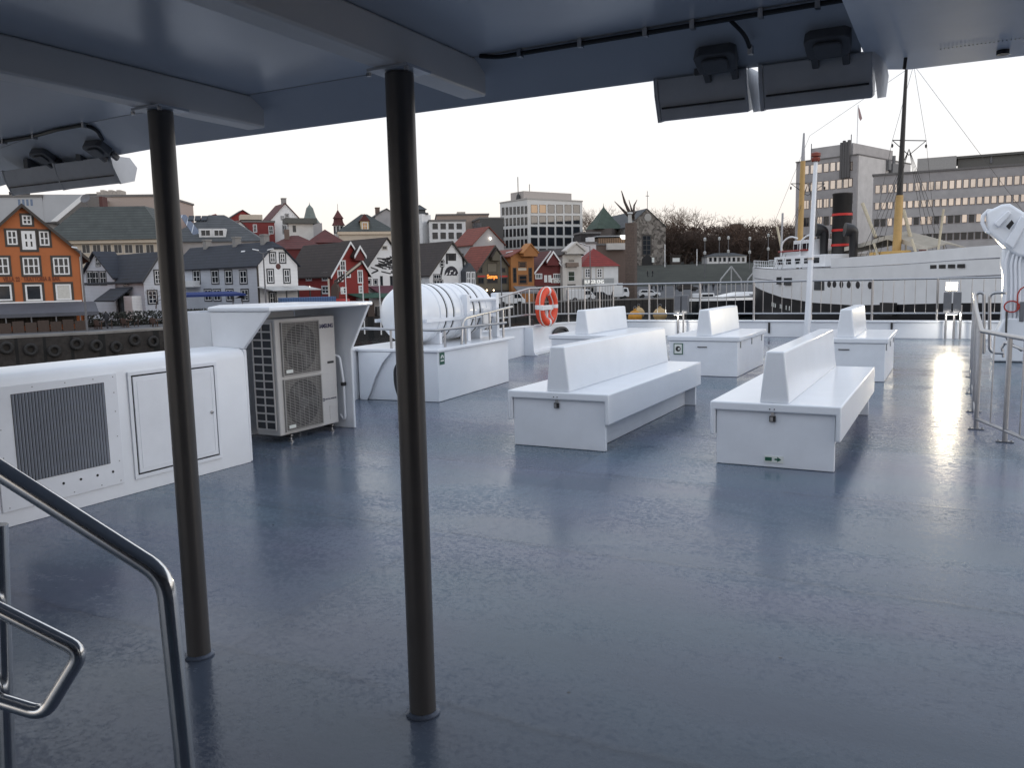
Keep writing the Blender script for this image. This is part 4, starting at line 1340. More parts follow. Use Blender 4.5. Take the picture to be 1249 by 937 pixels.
# ---- D: red boathouse
Dh = gable_house('red_boathouse', 'red wooden house with white verges and the number four behind the blue container', 406, 117, 45, 449, 352, 333, (426.5, 296.5), W_RED, R_BROWN, side_py=340, verge=T_WHITE, oe=.5)
for r_ in ((415, 318, 421, 330), (421, 331, 427, 338), (436.5, 330, 442, 345), (412, 330, 418, 343), (438, 349, 442, 357), (416, 351, 422, 358)):
    Dh.winpx('f', *r_, WW, nx=2, ny=2, casing=.08, sash=.1)
for r_ in ((373.5, 334, 380, 342), (393, 333, 400, 342), (393, 349, 401, 358)):
    Dh.winpx('s', *r_, WW, nx=2, ny=2, casing=.08, sash=.1)
def hoist_gable(h, px0, px1, pyt, pyb, wall, roof, verge, out=1.1, apex=None):
    """projecting hoist loft near the ridge"""
    x0 = h.front(px0, pyb)[0]; x1 = h.front(px1, pyb)[0]; zb = h.front((px0 + px1) / 2, pyb)[1]; zt = h.front((px0 + px1) / 2, pyt)[1]
    xm = (x0 + x1) / 2; zs = zb + (zt - zb) * .35
    mb = MB(); mb.prism([(x0 + .25, -out + .15, zb), (x1 - .25, -out + .15, zb), (x1 - .25, -out + .15, zs), (xm, -out + .15, zt - .15), (x0 + .25, -out + .15, zs)], (0, out - .2, 0))
    p = h.part('hoist_loft', mb, wall)
    mb = MB()
    for X in (x0, x1):
        mb.prism([(X, -out, zs - .25), (xm, -out, zt), (xm, -out, zt + .22), (X, -out, zs - .03)], (0, out + .5, 0))
    h.part('loft_roof', mb, roof, p)
    if verge is not None:
        mb = MB()
        for X in (x0, x1):
            mb.prism([(X, -out - .09, zs - .4), (xm, -out - .09, zt - .15), (xm, -out - .09, zt + .28), (X, -out - .09, zs + .03)], (0, .08, 0))
        h.part('loft_bargeboard', mb, verge, p)
    return p
hoist_gable(Dh, 427, 441.5, 302, 318, W_DRED, R_BROWN, T_WHITE)
x, z = Dh.front(417, 354)
text_mesh('number', '4', 1.15, sign_w, Dh.root, frame_matrix((x, -.06, z), (1, 0, 0), (0, 0, 1)), .02, bold=.03)
mb = MB(); mb.prism([(Dh.front(424, 360)[0], -.02, Dh.front(430, 358)[1]), (Dh.front(424, 360)[0], -3.2, Dh.front(430, 363)[1]), (Dh.front(424, 360)[0], -3.2, Dh.front(430, 364)[1]), (Dh.front(424, 360)[0], -.02, Dh.front(430, 359)[1])], (8.5, 0, 0))
ga = mb.build('green_awning', M('awning_green', (.022, .075, .05), .8), None, smooth=0); ga.matrix_world = Dh.root.matrix_world; ga.location = Dh.o; ga.rotation_euler = (0, 0, Dh.rz); tag(ga, 'dark green awning below the red house front', 'awning')
# ---- E: white gable with line mural
Eh = gable_house('white_warehouse', 'white gabled house with a black line mural of hills, mostly behind the middle pole', 448, 124, 45, 497, 395, 327, (470, 291), W_WHITE, R_BROWN, side_py=335, verge=None)
rnd = random.Random(3)
mb = MB()
for k in range(46):
    px = rnd.uniform(456, 490); py = rnd.uniform(320, 334)
    if k < 14: px, py = rnd.uniform(463, 482), rnd.uniform(315, 321)
    x, z = Eh.front(px, py)
    l = rnd.uniform(.25, .9); t = rnd.uniform(-.35, .35)
    mb.mesh([(x - l, -.012, z - t * l), (x + l, -.012, z + t * l), (x + l, -.012, z + t * l + .2), (x - l, -.012, z - t * l + .2)], [(0, 1, 2, 3)])
Eh.part('mural', mb, M('mural_black', (.03, .03, .035), .6))
Eh.winpx('f', 466, 300, 472, 304.5, WB, nx=1, ny=1, casing=.08)
for r_ in ((448, 341, 452, 347), (456, 341, 460, 347)):
    Eh.winpx('f', *r_, WN, nx=1, ny=1, casing=.1)
for r_ in ((464, 337, 466.5, 348), (476, 337, 478.5, 348)):
    Eh.winpx('f', *r_, [T_NAVY, T_NAVY, glass], nx=1, ny=1, casing=.05)
x0, z0_ = Eh.front(449, 349); x1 = Eh.front(496, 349)[0]
mw = MB(); mw.prism([(x0, -.05, z0_), (x0, -3.6, z0_ - 1.35), (x0, -3.6, z0_ - 1.7), (x0, -.05, z0_ - .1)], (x1 - x0, 0, 0)); ma = mw.build('maroon_awning', M('awning_maroon', (.11, .035, .05), .8), None, smooth=0)
ma.location = Eh.o; ma.rotation_euler = (0, 0, Eh.rz); tag(ma, 'long maroon awning below the white mural house', 'awning')
# ---- F: brown roofed house with white and black gable
Fh = gable_house('half_white_house', 'brown roofed house whose white gable has black boards and a dark arched mural', 524, 139, 42, 578, 470, 335, (555, 295.5), W_WHITE, R_BROWN, side_py=330, verge=T_DARK)
mb = MB()
for a, b_ in (((545, 309), (545, 322)), ((555, 309), (555, 318)), ((564, 309), (566, 330)), ((541, 318), (536, 345))):
    (xa, za), (xb, zb) = Fh.front(*a), Fh.front(*b_)
    mb.mesh([(xa - .22, -.03, za), (xa + .22, -.03, za), (xb + .22, -.03, zb), (xb - .22, -.03, zb)], [(0, 1, 2, 3)])
Fh.part('black_boards', mb, M('board_black', (.02, .02, .024), .6))
Fh.winpx('f', 546.5, 309, 554, 318, [T_DARK, T_DARK, dark_m], nx=1, ny=1, name='loft_door')
mb = MB()
cx, cz = Fh.front(550.5, 336)
rx = Fh.front(559, 336)[0] - cx
mb.mesh([(cx + rx * math.cos(a * math.pi / 12), -.06, cz + rx * 1.05 * math.sin(a * math.pi / 12)) for a in range(13)], [tuple(range(13))], 0)
for k in range(9):
    xx = cx - rx + 2 * rx * k / 9; zz = cz - .35 + .5 * math.sin(k * 2.4)
    mb.mesh([(xx, -.07, zz), (xx + rx * .22, -.07, zz + .25), (xx + rx * .22, -.07, zz + .6), (xx, -.07, zz + .3)], [(0, 1, 2, 3)], 1)
mb.mesh([(cx - rx * .2, -.07, cz + rx * .42), (cx + rx * .2, -.07, cz + rx * .46), (cx + rx * .2, -.07, cz + rx * .6), (cx - rx * .2, -.07, cz + rx * .54)], [(0, 1, 2, 3)], 1)
Fh.part('arched_mural', mb, [M('mural_navy', (.016, .016, .026), .6), T_WHITE], recalc=False)
for r_ in ((529, 335, 538, 340), (529, 342, 540, 352)):
    Fh.winpx('f', *r_, WN, nx=3, ny=1, casing=.1)
Fh.winpx('f', 537, 317, 541, 325, WN, nx=1, ny=2, casing=.1)
x0, x1 = Fh.front(562, 340)[0], Fh.front(575.5, 340)[0]; zb = Fh.front(568, 349)[1]; ze = Fh.front(568, 331)[1]; za = Fh.front(568, 321)[1]
mb = MB(); mb.prism([(x0, -1.2, zb), (x1, -1.2, zb), (x1, -1.2, ze), ((x0 + x1) / 2, -1.2, za), (x0, -1.2, ze)], (0, 1.15, 0)); bay = Fh.part('bay', mb, M('slate_boards', (.07, .075, .085), .7))
for k in range(2):
    xa = x0 + (x1 - x0) * (.12 + .42 * k)
    Fh.win('f', xa, zb + .15, xa + (x1 - x0) * .36, ze - .1, WN, nx=2, ny=2, sash=.16, off=-1.2, parent=bay)
# ---- H: olive house
Hh = gable_house('olive_house', 'olive brown house with a rust red roof and a lit orange sign', 580, 147, 38, 626, 553, 334, (603, 300.5), W_OLIVE, R_RED, side_py=330, verge=T_DARK)
hoist_gable(Hh, 596, 609.5, 304, 318, W_OLIVE, R_BROWN, None, 1.0)
Hh.winpx('f', 594.5, 321, 606, 332, [T_DARK, T_DARK, M('olive_door', (.16, .14, .105), .7)], nx=1, ny=1, name='loft_door')
Hh.winpx('f', 594.5, 335, 606.5, 345, [T_DARK, T_DARK, dark_m], nx=1, ny=1, casing=.1)
x, z = Hh.front(600, 337.5)
text_mesh('lit_sign', 'Sunya', 1.0, M('neon_orange', (.9, .3, .05), .4, emit=(1, .30, .05), estr=1.2), Hh.root, frame_matrix((x, -.08, z), (1, .0, 0), (0, 0, 1)), .03, bold=.02)
for r_ in ((582.5, 336, 592, 338), (609.5, 336, 619, 338)):
    Hh.winpx('f', *r_, [T_DARK, T_DARK, red_m], nx=1, ny=1, sash=0, name='window_box')
for r_ in ((584, 326, 588, 333), (612.5, 327, 616, 332), (583, 339, 590, 346), (611, 339, 618, 346)):
    Hh.winpx('f', *r_, [T_DARK, T_DARK, glass], nx=2, ny=1, casing=.08)
x0, z1 = Hh.front(580, 350); x1 = Hh.front(625, 350)[0]
for k in range(3):
    mb = MB(); xx, zz = Hh.front(582 + 8.5 * k, 354); mb.lathe([(0, -.16), (.16, 0), (0, .16)], 8, 0, Matrix.Translation((xx, -.8, zz))); Hh.part('wall_lamp', mb, bulb_m)
Hh.winpx('f', 581, 355, 622, 368, [T_DARK, T_DARK, M('dark_interior', (.02, .015, .012), .6)], nx=6, ny=1, casing=.1, sash=.15, name='shopfront')
# ---- I: ochre tower house
Ih = House('ochre_house', 'narrow ochre house with a jutting hoist gable between the olive and red houses', 'house', 623.5, 151, 36, group=QG)
w = Ih.front(651.5, 335)[0]; he = Ih.front(630, 313)[1]; hr = Ih.front(641, 306)[1] + .2
Ih.gable_walls(w, 13, he, hr, W_OCHRE); Ih.roof = Ih.gable_roof(R_RED)
hoist_gable(Ih, 632.5, 652, 298.5, 313, W_OCHRE, M('ochre_boards', (.40, .17, .05), .7), None, 1.4)
for r_, m_ in (((633, 320, 641.5, 326), glass), ((633, 336, 642.5, 346), glass)):
    Ih.winpx('f', *r_, [T_DARK, W_OCHRE, m_], nx=1, ny=2, casing=.12)
for r_ in ((626, 327, 629.5, 344.5), (645, 327, 648.5, 343.5)):
    Ih.winpx('f', *r_, [T_DARK, T_DARK, glass], nx=1, ny=3, casing=.08)
Ih.winpx('f', 632, 326.8, 642, 330, [T_DARK, T_DARK, W_CREAM], nx=1, ny=1, sash=0, name='sign_panel')
# ---- J: dark red house
Jh = gable_house('dark_red_house', 'dark red house with white crossed verges and white lettering', 652, 155, 30, 688, 640, 331.5, (668, 307.5), W_DRED, R_MAR, side_py=335, verge=T_WHITE, oh=.5)
hoist_gable(Jh, 663, 679.5, 308, 324, W_DRED, R_MAR, T_WHITE, 1.1)
for r_ in ((653, 334, 661, 340), (675, 334, 684, 340), (664, 336, 667, 344), (669, 336, 672, 344)):
    Jh.winpx('f', *r_, WW, nx=4, ny=1, casing=.05, sash=.12)
x, z = Jh.front(679.5, 342.5)
text_mesh('sign_lettering', 'Tinbar', 1.2, sign_w, Jh.root, frame_matrix((x, -.06, z), (1, 0, 0), (0, 0, 1)), .02, bold=.04)
Jh.winpx('f', 650, 349, 686, 366, [T_DARK, T_DARK, M('dark_interior', (.02, .015, .012), .6)], nx=5, ny=1, casing=.1, sash=.15, name='shopfront')
# ---- K: white narrow house
Kh = House('narrow_white_house', 'narrow off white house with a brown balcony band beside the red roofed shop', 'house', 686.5, 157, 26, group=QG)
W_OFF = wall_m('off_white_render', (.56, .53, .49))
w = Kh.front(709.5, 335)[0]; Kh.gable_walls(w, 14, Kh.front(690, 311)[1], Kh.front(698, 303)[1], W_OFF); Kh.roof = Kh.gable_roof(R_BROWN)
hoist_gable(Kh, 686.5, 711, 296.5, 310, W_OFF, W_OFF, W_OFF, 1.3)
Kh.winpx('f', 693, 316, 700.5, 320, WB, nx=1, ny=1, casing=.1)
Kh.winpx('f', 693, 331, 701, 343, [T_BEIGE, T_WHITE, M('bottle_glass', (.012, .03, .02), .1)], nx=1, ny=2, casing=.1)
mb = MB(); (xa, za), (xb, zb) = Kh.front(689.5, 320.5), Kh.front(704, 325.5); mb.box(xa, -.6, zb, xb, -.02, za); Kh.part('balcony', mb, M('balcony_brown', (.20, .15, .12), .7))
Kh.winpx('f', 692, 346.5, 702, 348, [T_DARK, T_DARK, dark_m], nx=1, ny=1, sash=0, name='vent')
# ---- L: white shop with red hip roof
Lh = House('red_roofed_shop', 'white shop with a bright red hipped roof and lit white letters', 'shop', 709.5, 160, 8, group=QG)
w = Lh.front(754, 335)[0]; Lh.block(w, 10, Lh.front(730, 325)[1], W_PALE)
hh = Lh.front(730, 303, 5)[1] - Lh.he
Lh.hip_roof(R_CRED, hh, 4.6)
for r_ in ((713.5, 327.5, 720, 338.5), (728, 327.5, 734.5, 338.5)):
    Lh.winpx('f', *r_, [T_BEIGE, T_WHITE, glass], nx=2, ny=3, casing=.3, sash=.16)
mb = MB(); (xa, za), (xb, zb) = Lh.front(711, 340), Lh.front(748, 347.5); mb.box(xa, -.5, zb, xb, -.02, za); fa = Lh.part('fascia', mb, M('fascia_grey', (.33, .34, .34), .6))
x, z = Lh.front(724, 344)
text_mesh('sign_lettering', 'BURGER KING', 1.0, M('lit_letters', (.95, .95, .9), .4, emit=(1, .97, .9), estr=.35), Lh.root, frame_matrix((x, -.56, z), (1, 0, 0), (0, 0, 1)), .04, bold=.02, squeeze=.6)
Lh.winpx('f', 712, 349, 752, 364, [T_DARK, T_BEIGE, glass], nx=5, ny=1, casing=.1, sash=.3, name='shopfront')
# grey market awning before the ochre house
ca = thing('market_awning', 'grey sloping awning in front of the ochre and red houses', 'awning')
a0, a1 = at(626, 349, 148), at(653, 349, 151)
b0, b1 = at(633, 356, 142), at(659, 356, 145)
mb = MB(); mb.mesh([a0, a1, b1, b0, a0 - Vector((0, 0, .12)), a1 - Vector((0, 0, .12)), b1 - Vector((0, 0, .3)), b0 - Vector((0, 0, .3))], [(0, 1, 2, 3), (4, 7, 6, 5), (0, 4, 5, 1), (1, 5, 6, 2), (2, 6, 7, 3), (3, 7, 4, 0)])
mb.build('canopy', M('awning_grey', (.17, .165, .17), .8), ca, smooth=0)
for p in (b0, b1):
    mb = MB(); mb.tube([(p.x, p.y, ZQ), (p.x, p.y, p.z - .2)], .08, 8); mb.build('post', black_m, ca)

# ================================================================== the town on the slope behind
TG = 'buildings on the slope behind the quay'


def slab_building(name, label, px, d, a, pr, pl, ytop, wall, cat='building', zbase=-1, ov=.2, roof=None, side_py=None, th=.4, depth=None):
    h = House(name, label, cat, px, d, a, zbase, group=TG)
    sp = side_py or ytop + 15
    w = h.front(pr, sp)[0]
    dp = depth or h.side(pl, sp)[0]
    if not (2 < dp < 90): dp = 14
    h.block(w, dp, h.front(px, ytop)[1] - th, wall)
    h.roof = h.flat_roof(roof, ov, th)
    return h


# grey concert hall, upper left
h = slab_building('concert_hall', 'pale grey hall with a slanting edge high on the slope at the left', -60, 150, 8, 52, -200, 238, M('hall_panels', (.40, .41, .43), .5, var=.12, scale=.12), zbase=1, side_py=250, depth=25)
mb = MB(); pts = [h.front(52, 237, .05), h.front(105, 237, .05), h.front(66, 271, .05), h.front(52, 271, .05)]
mb.prism([(x, .1, z) for x, z in pts], (0, 18, 0)); h.part('slanted_wing', mb, M('hall_panels', (.40, .41, .43), .5))
mb = MB(); p0, p1 = h.front(104, 238), h.front(66, 270); mb.prism([(p0[0] - .6, -.12, p0[1]), (p0[0] + .6, -.12, p0[1]), (p1[0] + .6, -.12, p1[1]), (p1[0] - .6, -.12, p1[1])], (0, .15, 0)); h.part('white_edge', mb, T_WHITE)
mb = MB(); (xa, za), (xb, zb) = h.front(5, 238), h.front(22, 232); mb.box(xa, 2, za, xb, 5, zb); h.part('roof_plant', mb, dark_m)
for k in range(4):
    h.winpx('f', 22 + 5 * k, 243, 25 + 5 * k, 251, [T_NAVY, T_NAVY, M('sky_blue_glass', (.12, .17, .26), .1)], nx=1, ny=1, sash=0)
h = slab_building('brown_hall', 'long pinkish brown hall block behind the dark mansard roof', 70, 165, 4, 198, 0, 238.5, M('pink_render', (.40, .325, .285), .7, var=.06), zbase=1, side_py=250, depth=20)
for k in range(6):
    mb = MB(); (xa, za), (xb, zb) = h.front(110 + 5 * k, 238), h.front(114.2 + 5 * k, 232); mb.box(xa, 3, za, xb, 6, zb + .4 * (k % 2)); h.part('roof_unit', mb, M('unit_beige', (.38, .34, .30), .7))
mb = MB(); (xa, za), (xb, zb) = h.front(98, 238), h.front(110, 234.5); mb.box(xa, 2.5, za, xb, 5, zb); h.part('roof_plant', mb, dark_m)
# dark mansard
h = House('mansard_building', 'big dark slate mansard building over a cream columned storey', 'building', 62, 128, 4, 0, group=TG)
w = h.front(200, 300)[0]; h.block(w, 14, h.front(120, 293)[1], W_CREAM)
hr = h.front(100, 254, 6)[1] - h.he
h.hip_roof(R_GREEN, hr, 3.8, .9)
for k in range(7):
    h.winpx('f', 100 + k * 13, 298, 110 + k * 13, 309, [W_CREAM, T_BEIGE, glass], nx=2, ny=1, casing=.15)
mb = MB(); xa = h.front(60, 294)[0]; mb.box(xa, -.6, h.he - .5, w + .5, -.02, h.he - .02); h.part('cornice', mb, W_CREAM)
mb = MB(); mb.box(h.front(108, 250)[0], 4, h.he + hr, h.front(112, 250)[0], 6, h.he + hr + 1.6); h.part('chimney', mb, M('chimney_maroon', (.10, .04, .035), .8))
mb = MB(); mb.lathe([(0, 0), (.5, .08), (.72, .25), (.70, .27), (0, .1)], 18, 0, frame_matrix((h.front(107, 249, 4)[0], 3.5, h.he + hr + 1.2), (1, 0, 0), (.2, .3, 1))); mb.tube([(h.front(107, 249, 4)[0], 3.8, h.he + hr), (h.front(107, 249, 4)[0], 3.7, h.he + hr + 1.2)], .08, 6); h.part('satellite_dish', mb, post_grey)
# grey roof with solar glazing
h = House('dormer_building', 'grey slate roofed building with roof glazing and white dormers', 'building', 200, 135, 10, 0, group=TG)
w = h.front(318, 290)[0]; h.block(w, 16, h.front(255, 295)[1], W_CONC)
hr = h.front(255, 262, 6)[1] - h.he
h.hip_roof(R_GREY, hr, 6.5, .6)
def on_roof(h, px, py, ins, hr):
    # front roof plane from (y=-oh, he) to (y=ins, he+hr)
    best = None
    for k in range(60):
        y = ins * k / 59
        x, z = h.front(px, py, y)
        e = abs(z - (h.he + hr * (y + .5) / (ins + .5)))
        if best is None or e < best[0]: best = (e, x, y, z)
    return Vector(best[1:])
q = [on_roof(h, *p, 6.5, hr) for p in ((219, 263), (227, 263), (252, 294), (240, 294))]
nrm = (q[1] - q[0]).cross(q[3] - q[0]).normalized()
if nrm.z < 0: nrm = -nrm
mb = MB(); mb.prism([p + nrm * .05 for p in q], nrm * .12); h.part('roof_glazing', mb, lines_mat('roof_glass_bars', (.10, .12, .17), (.5, .52, .55), 1.1, 0, .12, .12, .2))
for px in (245, 261):
    p = on_roof(h, px, 284, 6.5, hr)
    mb = MB(); mb.box(p.x - .1, p.y - 1.2, p.z - .9, p.x + 2.0, p.y + 2, p.z + .6, 0); dm = h.part('dormer', mb, W_PALE)
    h.win('f', p.x + .2, p.z - .6, p.x + 1.7, p.z + .4, WN, nx=2, ny=1, off=p.y - 1.2, parent=dm)
for px in (233, 241, 249):
    p = on_roof(h, px, 268, 6.5, hr)
    mb = MB(); mb.prism([p + Vector((-.4, -.5, -.3)), p + Vector((.5, -.5, -.3)), p + Vector((.5, .5, .5)), p + Vector((-.4, .5, .5))], (0, -.12, .2)); h.part('skylight', mb, glass)

# cluster of houses on the hill
def small_house(label, px, d, a, pr, pl, y_eave, apex, wall, roof, z0=2, wins=(), name='hill_house', verge=None, depth=12, wm=None):
    h = House(name, label, 'house', px, d, a, z0, group=TG)
    w = h.front(pr, y_eave + 10)[0]
    dp = h.side(pl, y_eave + 5)[0] if pl is not None else depth
    if not (3 < dp < 40): dp = depth
    h.gable_walls(w, dp, h.front(px, y_eave)[1], h.front(*apex)[1], wall, base=-6)
    h.roof = h.gable_roof(roof, verge=verge)
    for r_ in wins:
        h.winpx('f', *r_, wm or WN, nx=2, ny=2, casing=.1)
    return h


small_house('small white gable with a red roof peeping over the slate roof', 256, 175, 35, 276, 250, 274, (260, 262), W_WHITE, R_CRED)
h = slab_building('red_block', 'dark red rendered house with a white parapet block on top', 293, 195, 20, 335, 270, 269, wall_m('red_render', (.20, .028, .025)), zbase=2, side_py=280)
for r_ in ((309, 274, 313, 283), (328, 276, 333, 285)):
    h.winpx('f', *r_, WW, nx=2, ny=2, casing=.08)
mb = MB(); (xa, za), (xb, zb) = h.front(293, 269.5), h.front(320, 263.5); mb.box(xa, -.25, za + .3, xb, 6, zb + .3); h.part('parapet', mb, W_CREAM)
h2 = small_house('grey roofed house half hidden behind the red block', 276, 205, 30, 322, 268, 272, (305, 257), W_RED, R_GREY)
small_house('little white gable in front of the red block', 283, 180, 30, 308, 276, 284, (293, 270), W_WHITE, R_MAR, wins=((291, 276, 295, 282),))
h = small_house('tall white gable house with a dark red roof on the hill', 333, 200, 32, 369, 318, 270, (351, 248.5), W_WHITE, R_MAR, wins=((348, 261, 352, 269), (343, 264, 346, 268), (345, 275, 349, 285)))
h.chimney(h.w * .5, 1, h.hr - .5, h.hr + 1.2, M('chimney_grey', (.25, .24, .23), .8), h.roof, .5)
h = slab_building('white_cube_house', 'white cube house with a grey flat roof beside the dark spire', 356, 190, 25, 382, 350, 266, wall_m('warm_white_render', (.62, .60, .57)), zbase=2, side_py=278, roof=M('felt_olive', (.11, .11, .10), .8), ov=.8, th=1.2)
h.winpx('f', 357, 275, 361, 283, [T_DARK, T_DARK, glass], nx=1, ny=1)
sp = thing('church_spire', 'slim grey green church spire beyond the white cube house', 'spire', at(379.5, 290, 230) * 1)
sp.location.z = 3
zt = at(379.5, 246, 230).z - 3; zs = at(379.5, 272, 230).z - 3
mb = MB(); mb.box(-2.2, -2.2, -4, 2.2, 2.2, zs); mb.build('tower', W_CONC, sp, smooth=0)
mb = MB(); mb.lathe([(2.6, zs + .01), (1.6, zs + 1.5), (.9, zs + 4), (.12, zt - .8), (0, zt)], 8); mb.build('spire', M('copper_grey', (.15, .175, .16), .6), sp, smooth=0)
h = House('hill_house', 'low house with a broad dark red hipped roof below the tall white gable', 'house', 322, 158, 12, 0, group=TG)
h.block(h.front(398, 305)[0], 12, h.front(350, 304)[1], W_DRED, base=-6); h.roof = h.hip_roof(R_MAR, h.front(350, 287, 4)[1] - h.he, 5.2, .4)
mb = MB(); mb.box(h.front(347, 290, 4)[0], 3.6, h.he, h.front(353, 290, 4)[0], 5, h.front(350, 280, 4)[1]); h.part('chimney', mb, W_BROWN, h.roof)
h = House('hill_house', 'maroon roofed house below the little turret', 'house', 378, 172, 14, 0, group=TG)
h.block(h.front(420, 300)[0], 11, h.front(395, 296)[1], W_DRED, base=-6); h.roof = h.hip_roof(R_MAR, h.front(395, 279.5, 4)[1] - h.he, 4.5, .4)
tu = thing('corner_turret', 'small turret with a maroon cap and white windowed drum', 'turret', at(413.5, 290, 190)); tu.location.z = 2
g = lambda y: at(413.5, y, 190).z - 2
mb = MB(); mb.lathe([(1.15, -4), (1.15, g(275))], 12); mb.build('drum', wall_m('warm_white_render', (.62, .60, .57)), tu, smooth=0)
mb = MB(); mb.lathe([(1.5, g(275)), (1.1, g(271)), (1.0, g(267)), (1.25, g(266.5)), (.7, g(262)), (.15, g(257)), (.05, g(256)), (.04, g(249)), (0, g(248))], 12); mb.build('cap', R_MAR, tu, smooth=30)
for a in (-2.2, -1.5, -.8):
    mb = MB(); c_ = Vector((math.cos(a + YAW) * 1.17, math.sin(a + YAW) * 1.17, g(280))); t_ = Vector((-math.sin(a + YAW), math.cos(a + YAW), 0)); mb.prism([c_ - t_ * .22 + Vector((0, 0, -.9)), c_ + t_ * .22 + Vector((0, 0, -.9)), c_ + t_ * .22 + Vector((0, 0, .7)), c_ - t_ * .22 + Vector((0, 0, .7))], c_.normalized().to_2d().to_3d() * .05); mb.build('window', glass, tu, smooth=0)
h = House('cream_villa', 'cream villa with a dark hipped roof and a yellow dormer', 'building', 416, 185, 15, 2, group=TG)
w = h.front(482, 288)[0]; h.block(w, 14, h.front(440, 282.5)[1], W_CREAM); hr = h.front(440, 261, 5)[1] - h.he; h.hip_roof(R_GREEN, hr, 5.5, .4)
p = h.front(440, 281, 1)[0]; p2 = h.front(450, 281, 1)[0]; zt = h.front(445, 270, 1)[1]
mb = MB(); mb.box(p, .4, h.he, p2, 6, zt); dm = h.part('dormer', mb, M('dormer_yellow', (.55, .44, .25), .7))
mb = MB(); mb.prism([(p - .3, .2, zt), (p2 + .3, .2, zt), ((p + p2) / 2, .2, zt + 1.6)], (0, 5, 0)); h.part('dormer_roof', mb, R_MAR, dm)
h.win('f', p + .35, h.he + .5, p2 - .35, zt - .3, [T_WHITE, T_WHITE, glass_lit], nx=2, ny=2, off=.4, parent=dm, casing=.1)
mb = MB(); mb.box(-.3, -.35, h.he - .6, w + .3, -.02, h.he); h.part('cornice', mb, M('cornice_cream', (.6, .5, .38), .7))
h = small_house('grey gable block behind the cream villa', 461, 210, 20, 486, 452, 264, (474, 255), W_CONC, R_GREY)
h.chimney(1.0, 2, h.he, h.he + 2.2, W_BROWN, h.roof, .5)
cu = thing('white_cupola', 'white cupola with a grey pyramid cap right of the middle pole', 'cupola', at(513, 290, 205)); cu.location.z = 2
g = lambda y: at(513, y, 205).z - 2
mb = MB(); mb.box(-1.9, -1.9, -4, 1.9, 1.9, g(262)); mb.build('drum', W_WHITE, cu, smooth=0)
mb = MB(); mb.lathe([(2.6, g(262)), (2.4, g(260)), (1.7, g(259.6)), (1.65, g(256.5)), (2.2, g(256)), (.0, g(249.5))], 4); mb.build('cap', R_GREY, cu, smooth=0)
h = slab_building('white_modern_block', 'white modern block with two rows of dark square windows', 526, 200, 8, 568, 500, 268, W_PALE, zbase=2, side_py=280)
for ry in (271, 283):
    for k in range(4):
        h.winpx('f', 527 + 9.8 * k, ry + (1 if ry == 271 else 0), 534.5 + 9.8 * k, ry + 9, [T_BEIGE, T_WHITE, glass], nx=1, ny=1)
h = slab_building('brown_flat_block', 'brown flat roofed block standing above the white modern block', 535, 225, 6, 596, 528, 261, M('tan_brick', (.30, .23, .19), .8), zbase=2, side_py=270)
mb = MB(); (xa, za), (xb, zb) = h.front(558, 261), h.front(568, 257.5); mb.box(xa, 2, za, xb, 6, zb); h.part('roof_plant', mb, M('unit_beige', (.38, .34, .30), .7))
h = slab_building('dark_glass_block', 'black glazed block beside the white grid office', 587, 215, 12, 614, 562, 265, W_GLASSY, zbase=2, side_py=280)
for k in range(7):
    h.winpx('s', 568 + 2.8 * k, 272, 570.4 + 2.8 * k, 284, [T_NAVY, post_grey, M('bluish_glass', (.08, .10, .12), .1)], nx=1, ny=1, sash=.08)
h = small_house('grey gable house with an orange roof and a round white lamp', 578, 170, 32, 615, 553, 298, (597, 277.5), W_CONC, R_RED, z0=0)
mb = MB(); x, z = h.front(597, 291); mb.lathe([(0, -.3), (.3, 0), (0, .3)], 10, 0, Matrix.Translation((x, -.4, z))); h.part('round_lamp', mb, M('white_bulb', (.9, .9, .85), .4))
# white grid office
h = House('grid_office', 'white office block with a regular grid of dark windows and roof plant', 'office', 645, 255, 35, 2, group=TG)
w = h.front(710.5, 270)[0]; dp = h.side(610.5, 275)[0]; zt = h.front(645, 243)[1]
W_GRID = wall_m('white_concrete_grid', (.62, .615, .60), .04)
h.block(w, dp, zt, W_GRID); h.flat_roof(M('flat_roof_felt2', (.4, .38, .36), .8), .15, .4)
rows_f = []
for rk in range(5):
    yt = 249.5 + 13.45 * rk
    for k in range(6):
        x0 = 647.5 + 10.3 * k
        h.winpx('f', x0, yt + .6 * 0, x0 + 8.2, yt + 10.4, [T_BEIGE, T_DARK, glass_lit if (rk == 0 and k in (0, 1)) else glass], nx=1, ny=1, sash=.1)
    for k in range(7):
        x0 = 612.2 + 4.65 * k
        h.winpx('s', x0, yt + 2.6 - .25 * k * 1.2 + .8, x0 + 3.2, yt + 12.6 - .25 * k * 1.2 + .4, [T_BEIGE, T_DARK, glass], nx=1, ny=1, sash=.1)
mb = MB(); (xa, za), (xb, zb) = h.front(645, 242, 4), h.front(697, 236, 4); mb.box(1.6, 4, za - .3, xb, dp * .75, zb); h.part('penthouse', mb, M('plant_room', (.42, .38, .355), .8))
mb = MB(); x, z = h.front(632, 238, 6); mb.tube([(x, 6, z - 2), (x, 6, z + 5.5)], .12, 6); mb.lathe([(.9, 0), (.5, 2), (0, 2.6)], 8, 0, Matrix.Translation((x, 6, z - 2))); x2 = h.front(646, 238, 6)[0]; mb.tube([(x2, 6, z - 1), (x2, 6, z + 3.5)], .1, 6); h.part('aerial', mb, black_m)
h = slab_building('dark_row_house', 'dark brown block right of the white grid office', 709, 190, 10, 732, 700, 283, M('dark_boards', (.035, .03, .03), .8), zbase=2, side_py=292)
h = slab_building('white_roof_block', 'low white roof block above the red roofed shop', 705, 172, 10, 727, 698, 295, W_PALE, zbase=1, side_py=300, depth=8)
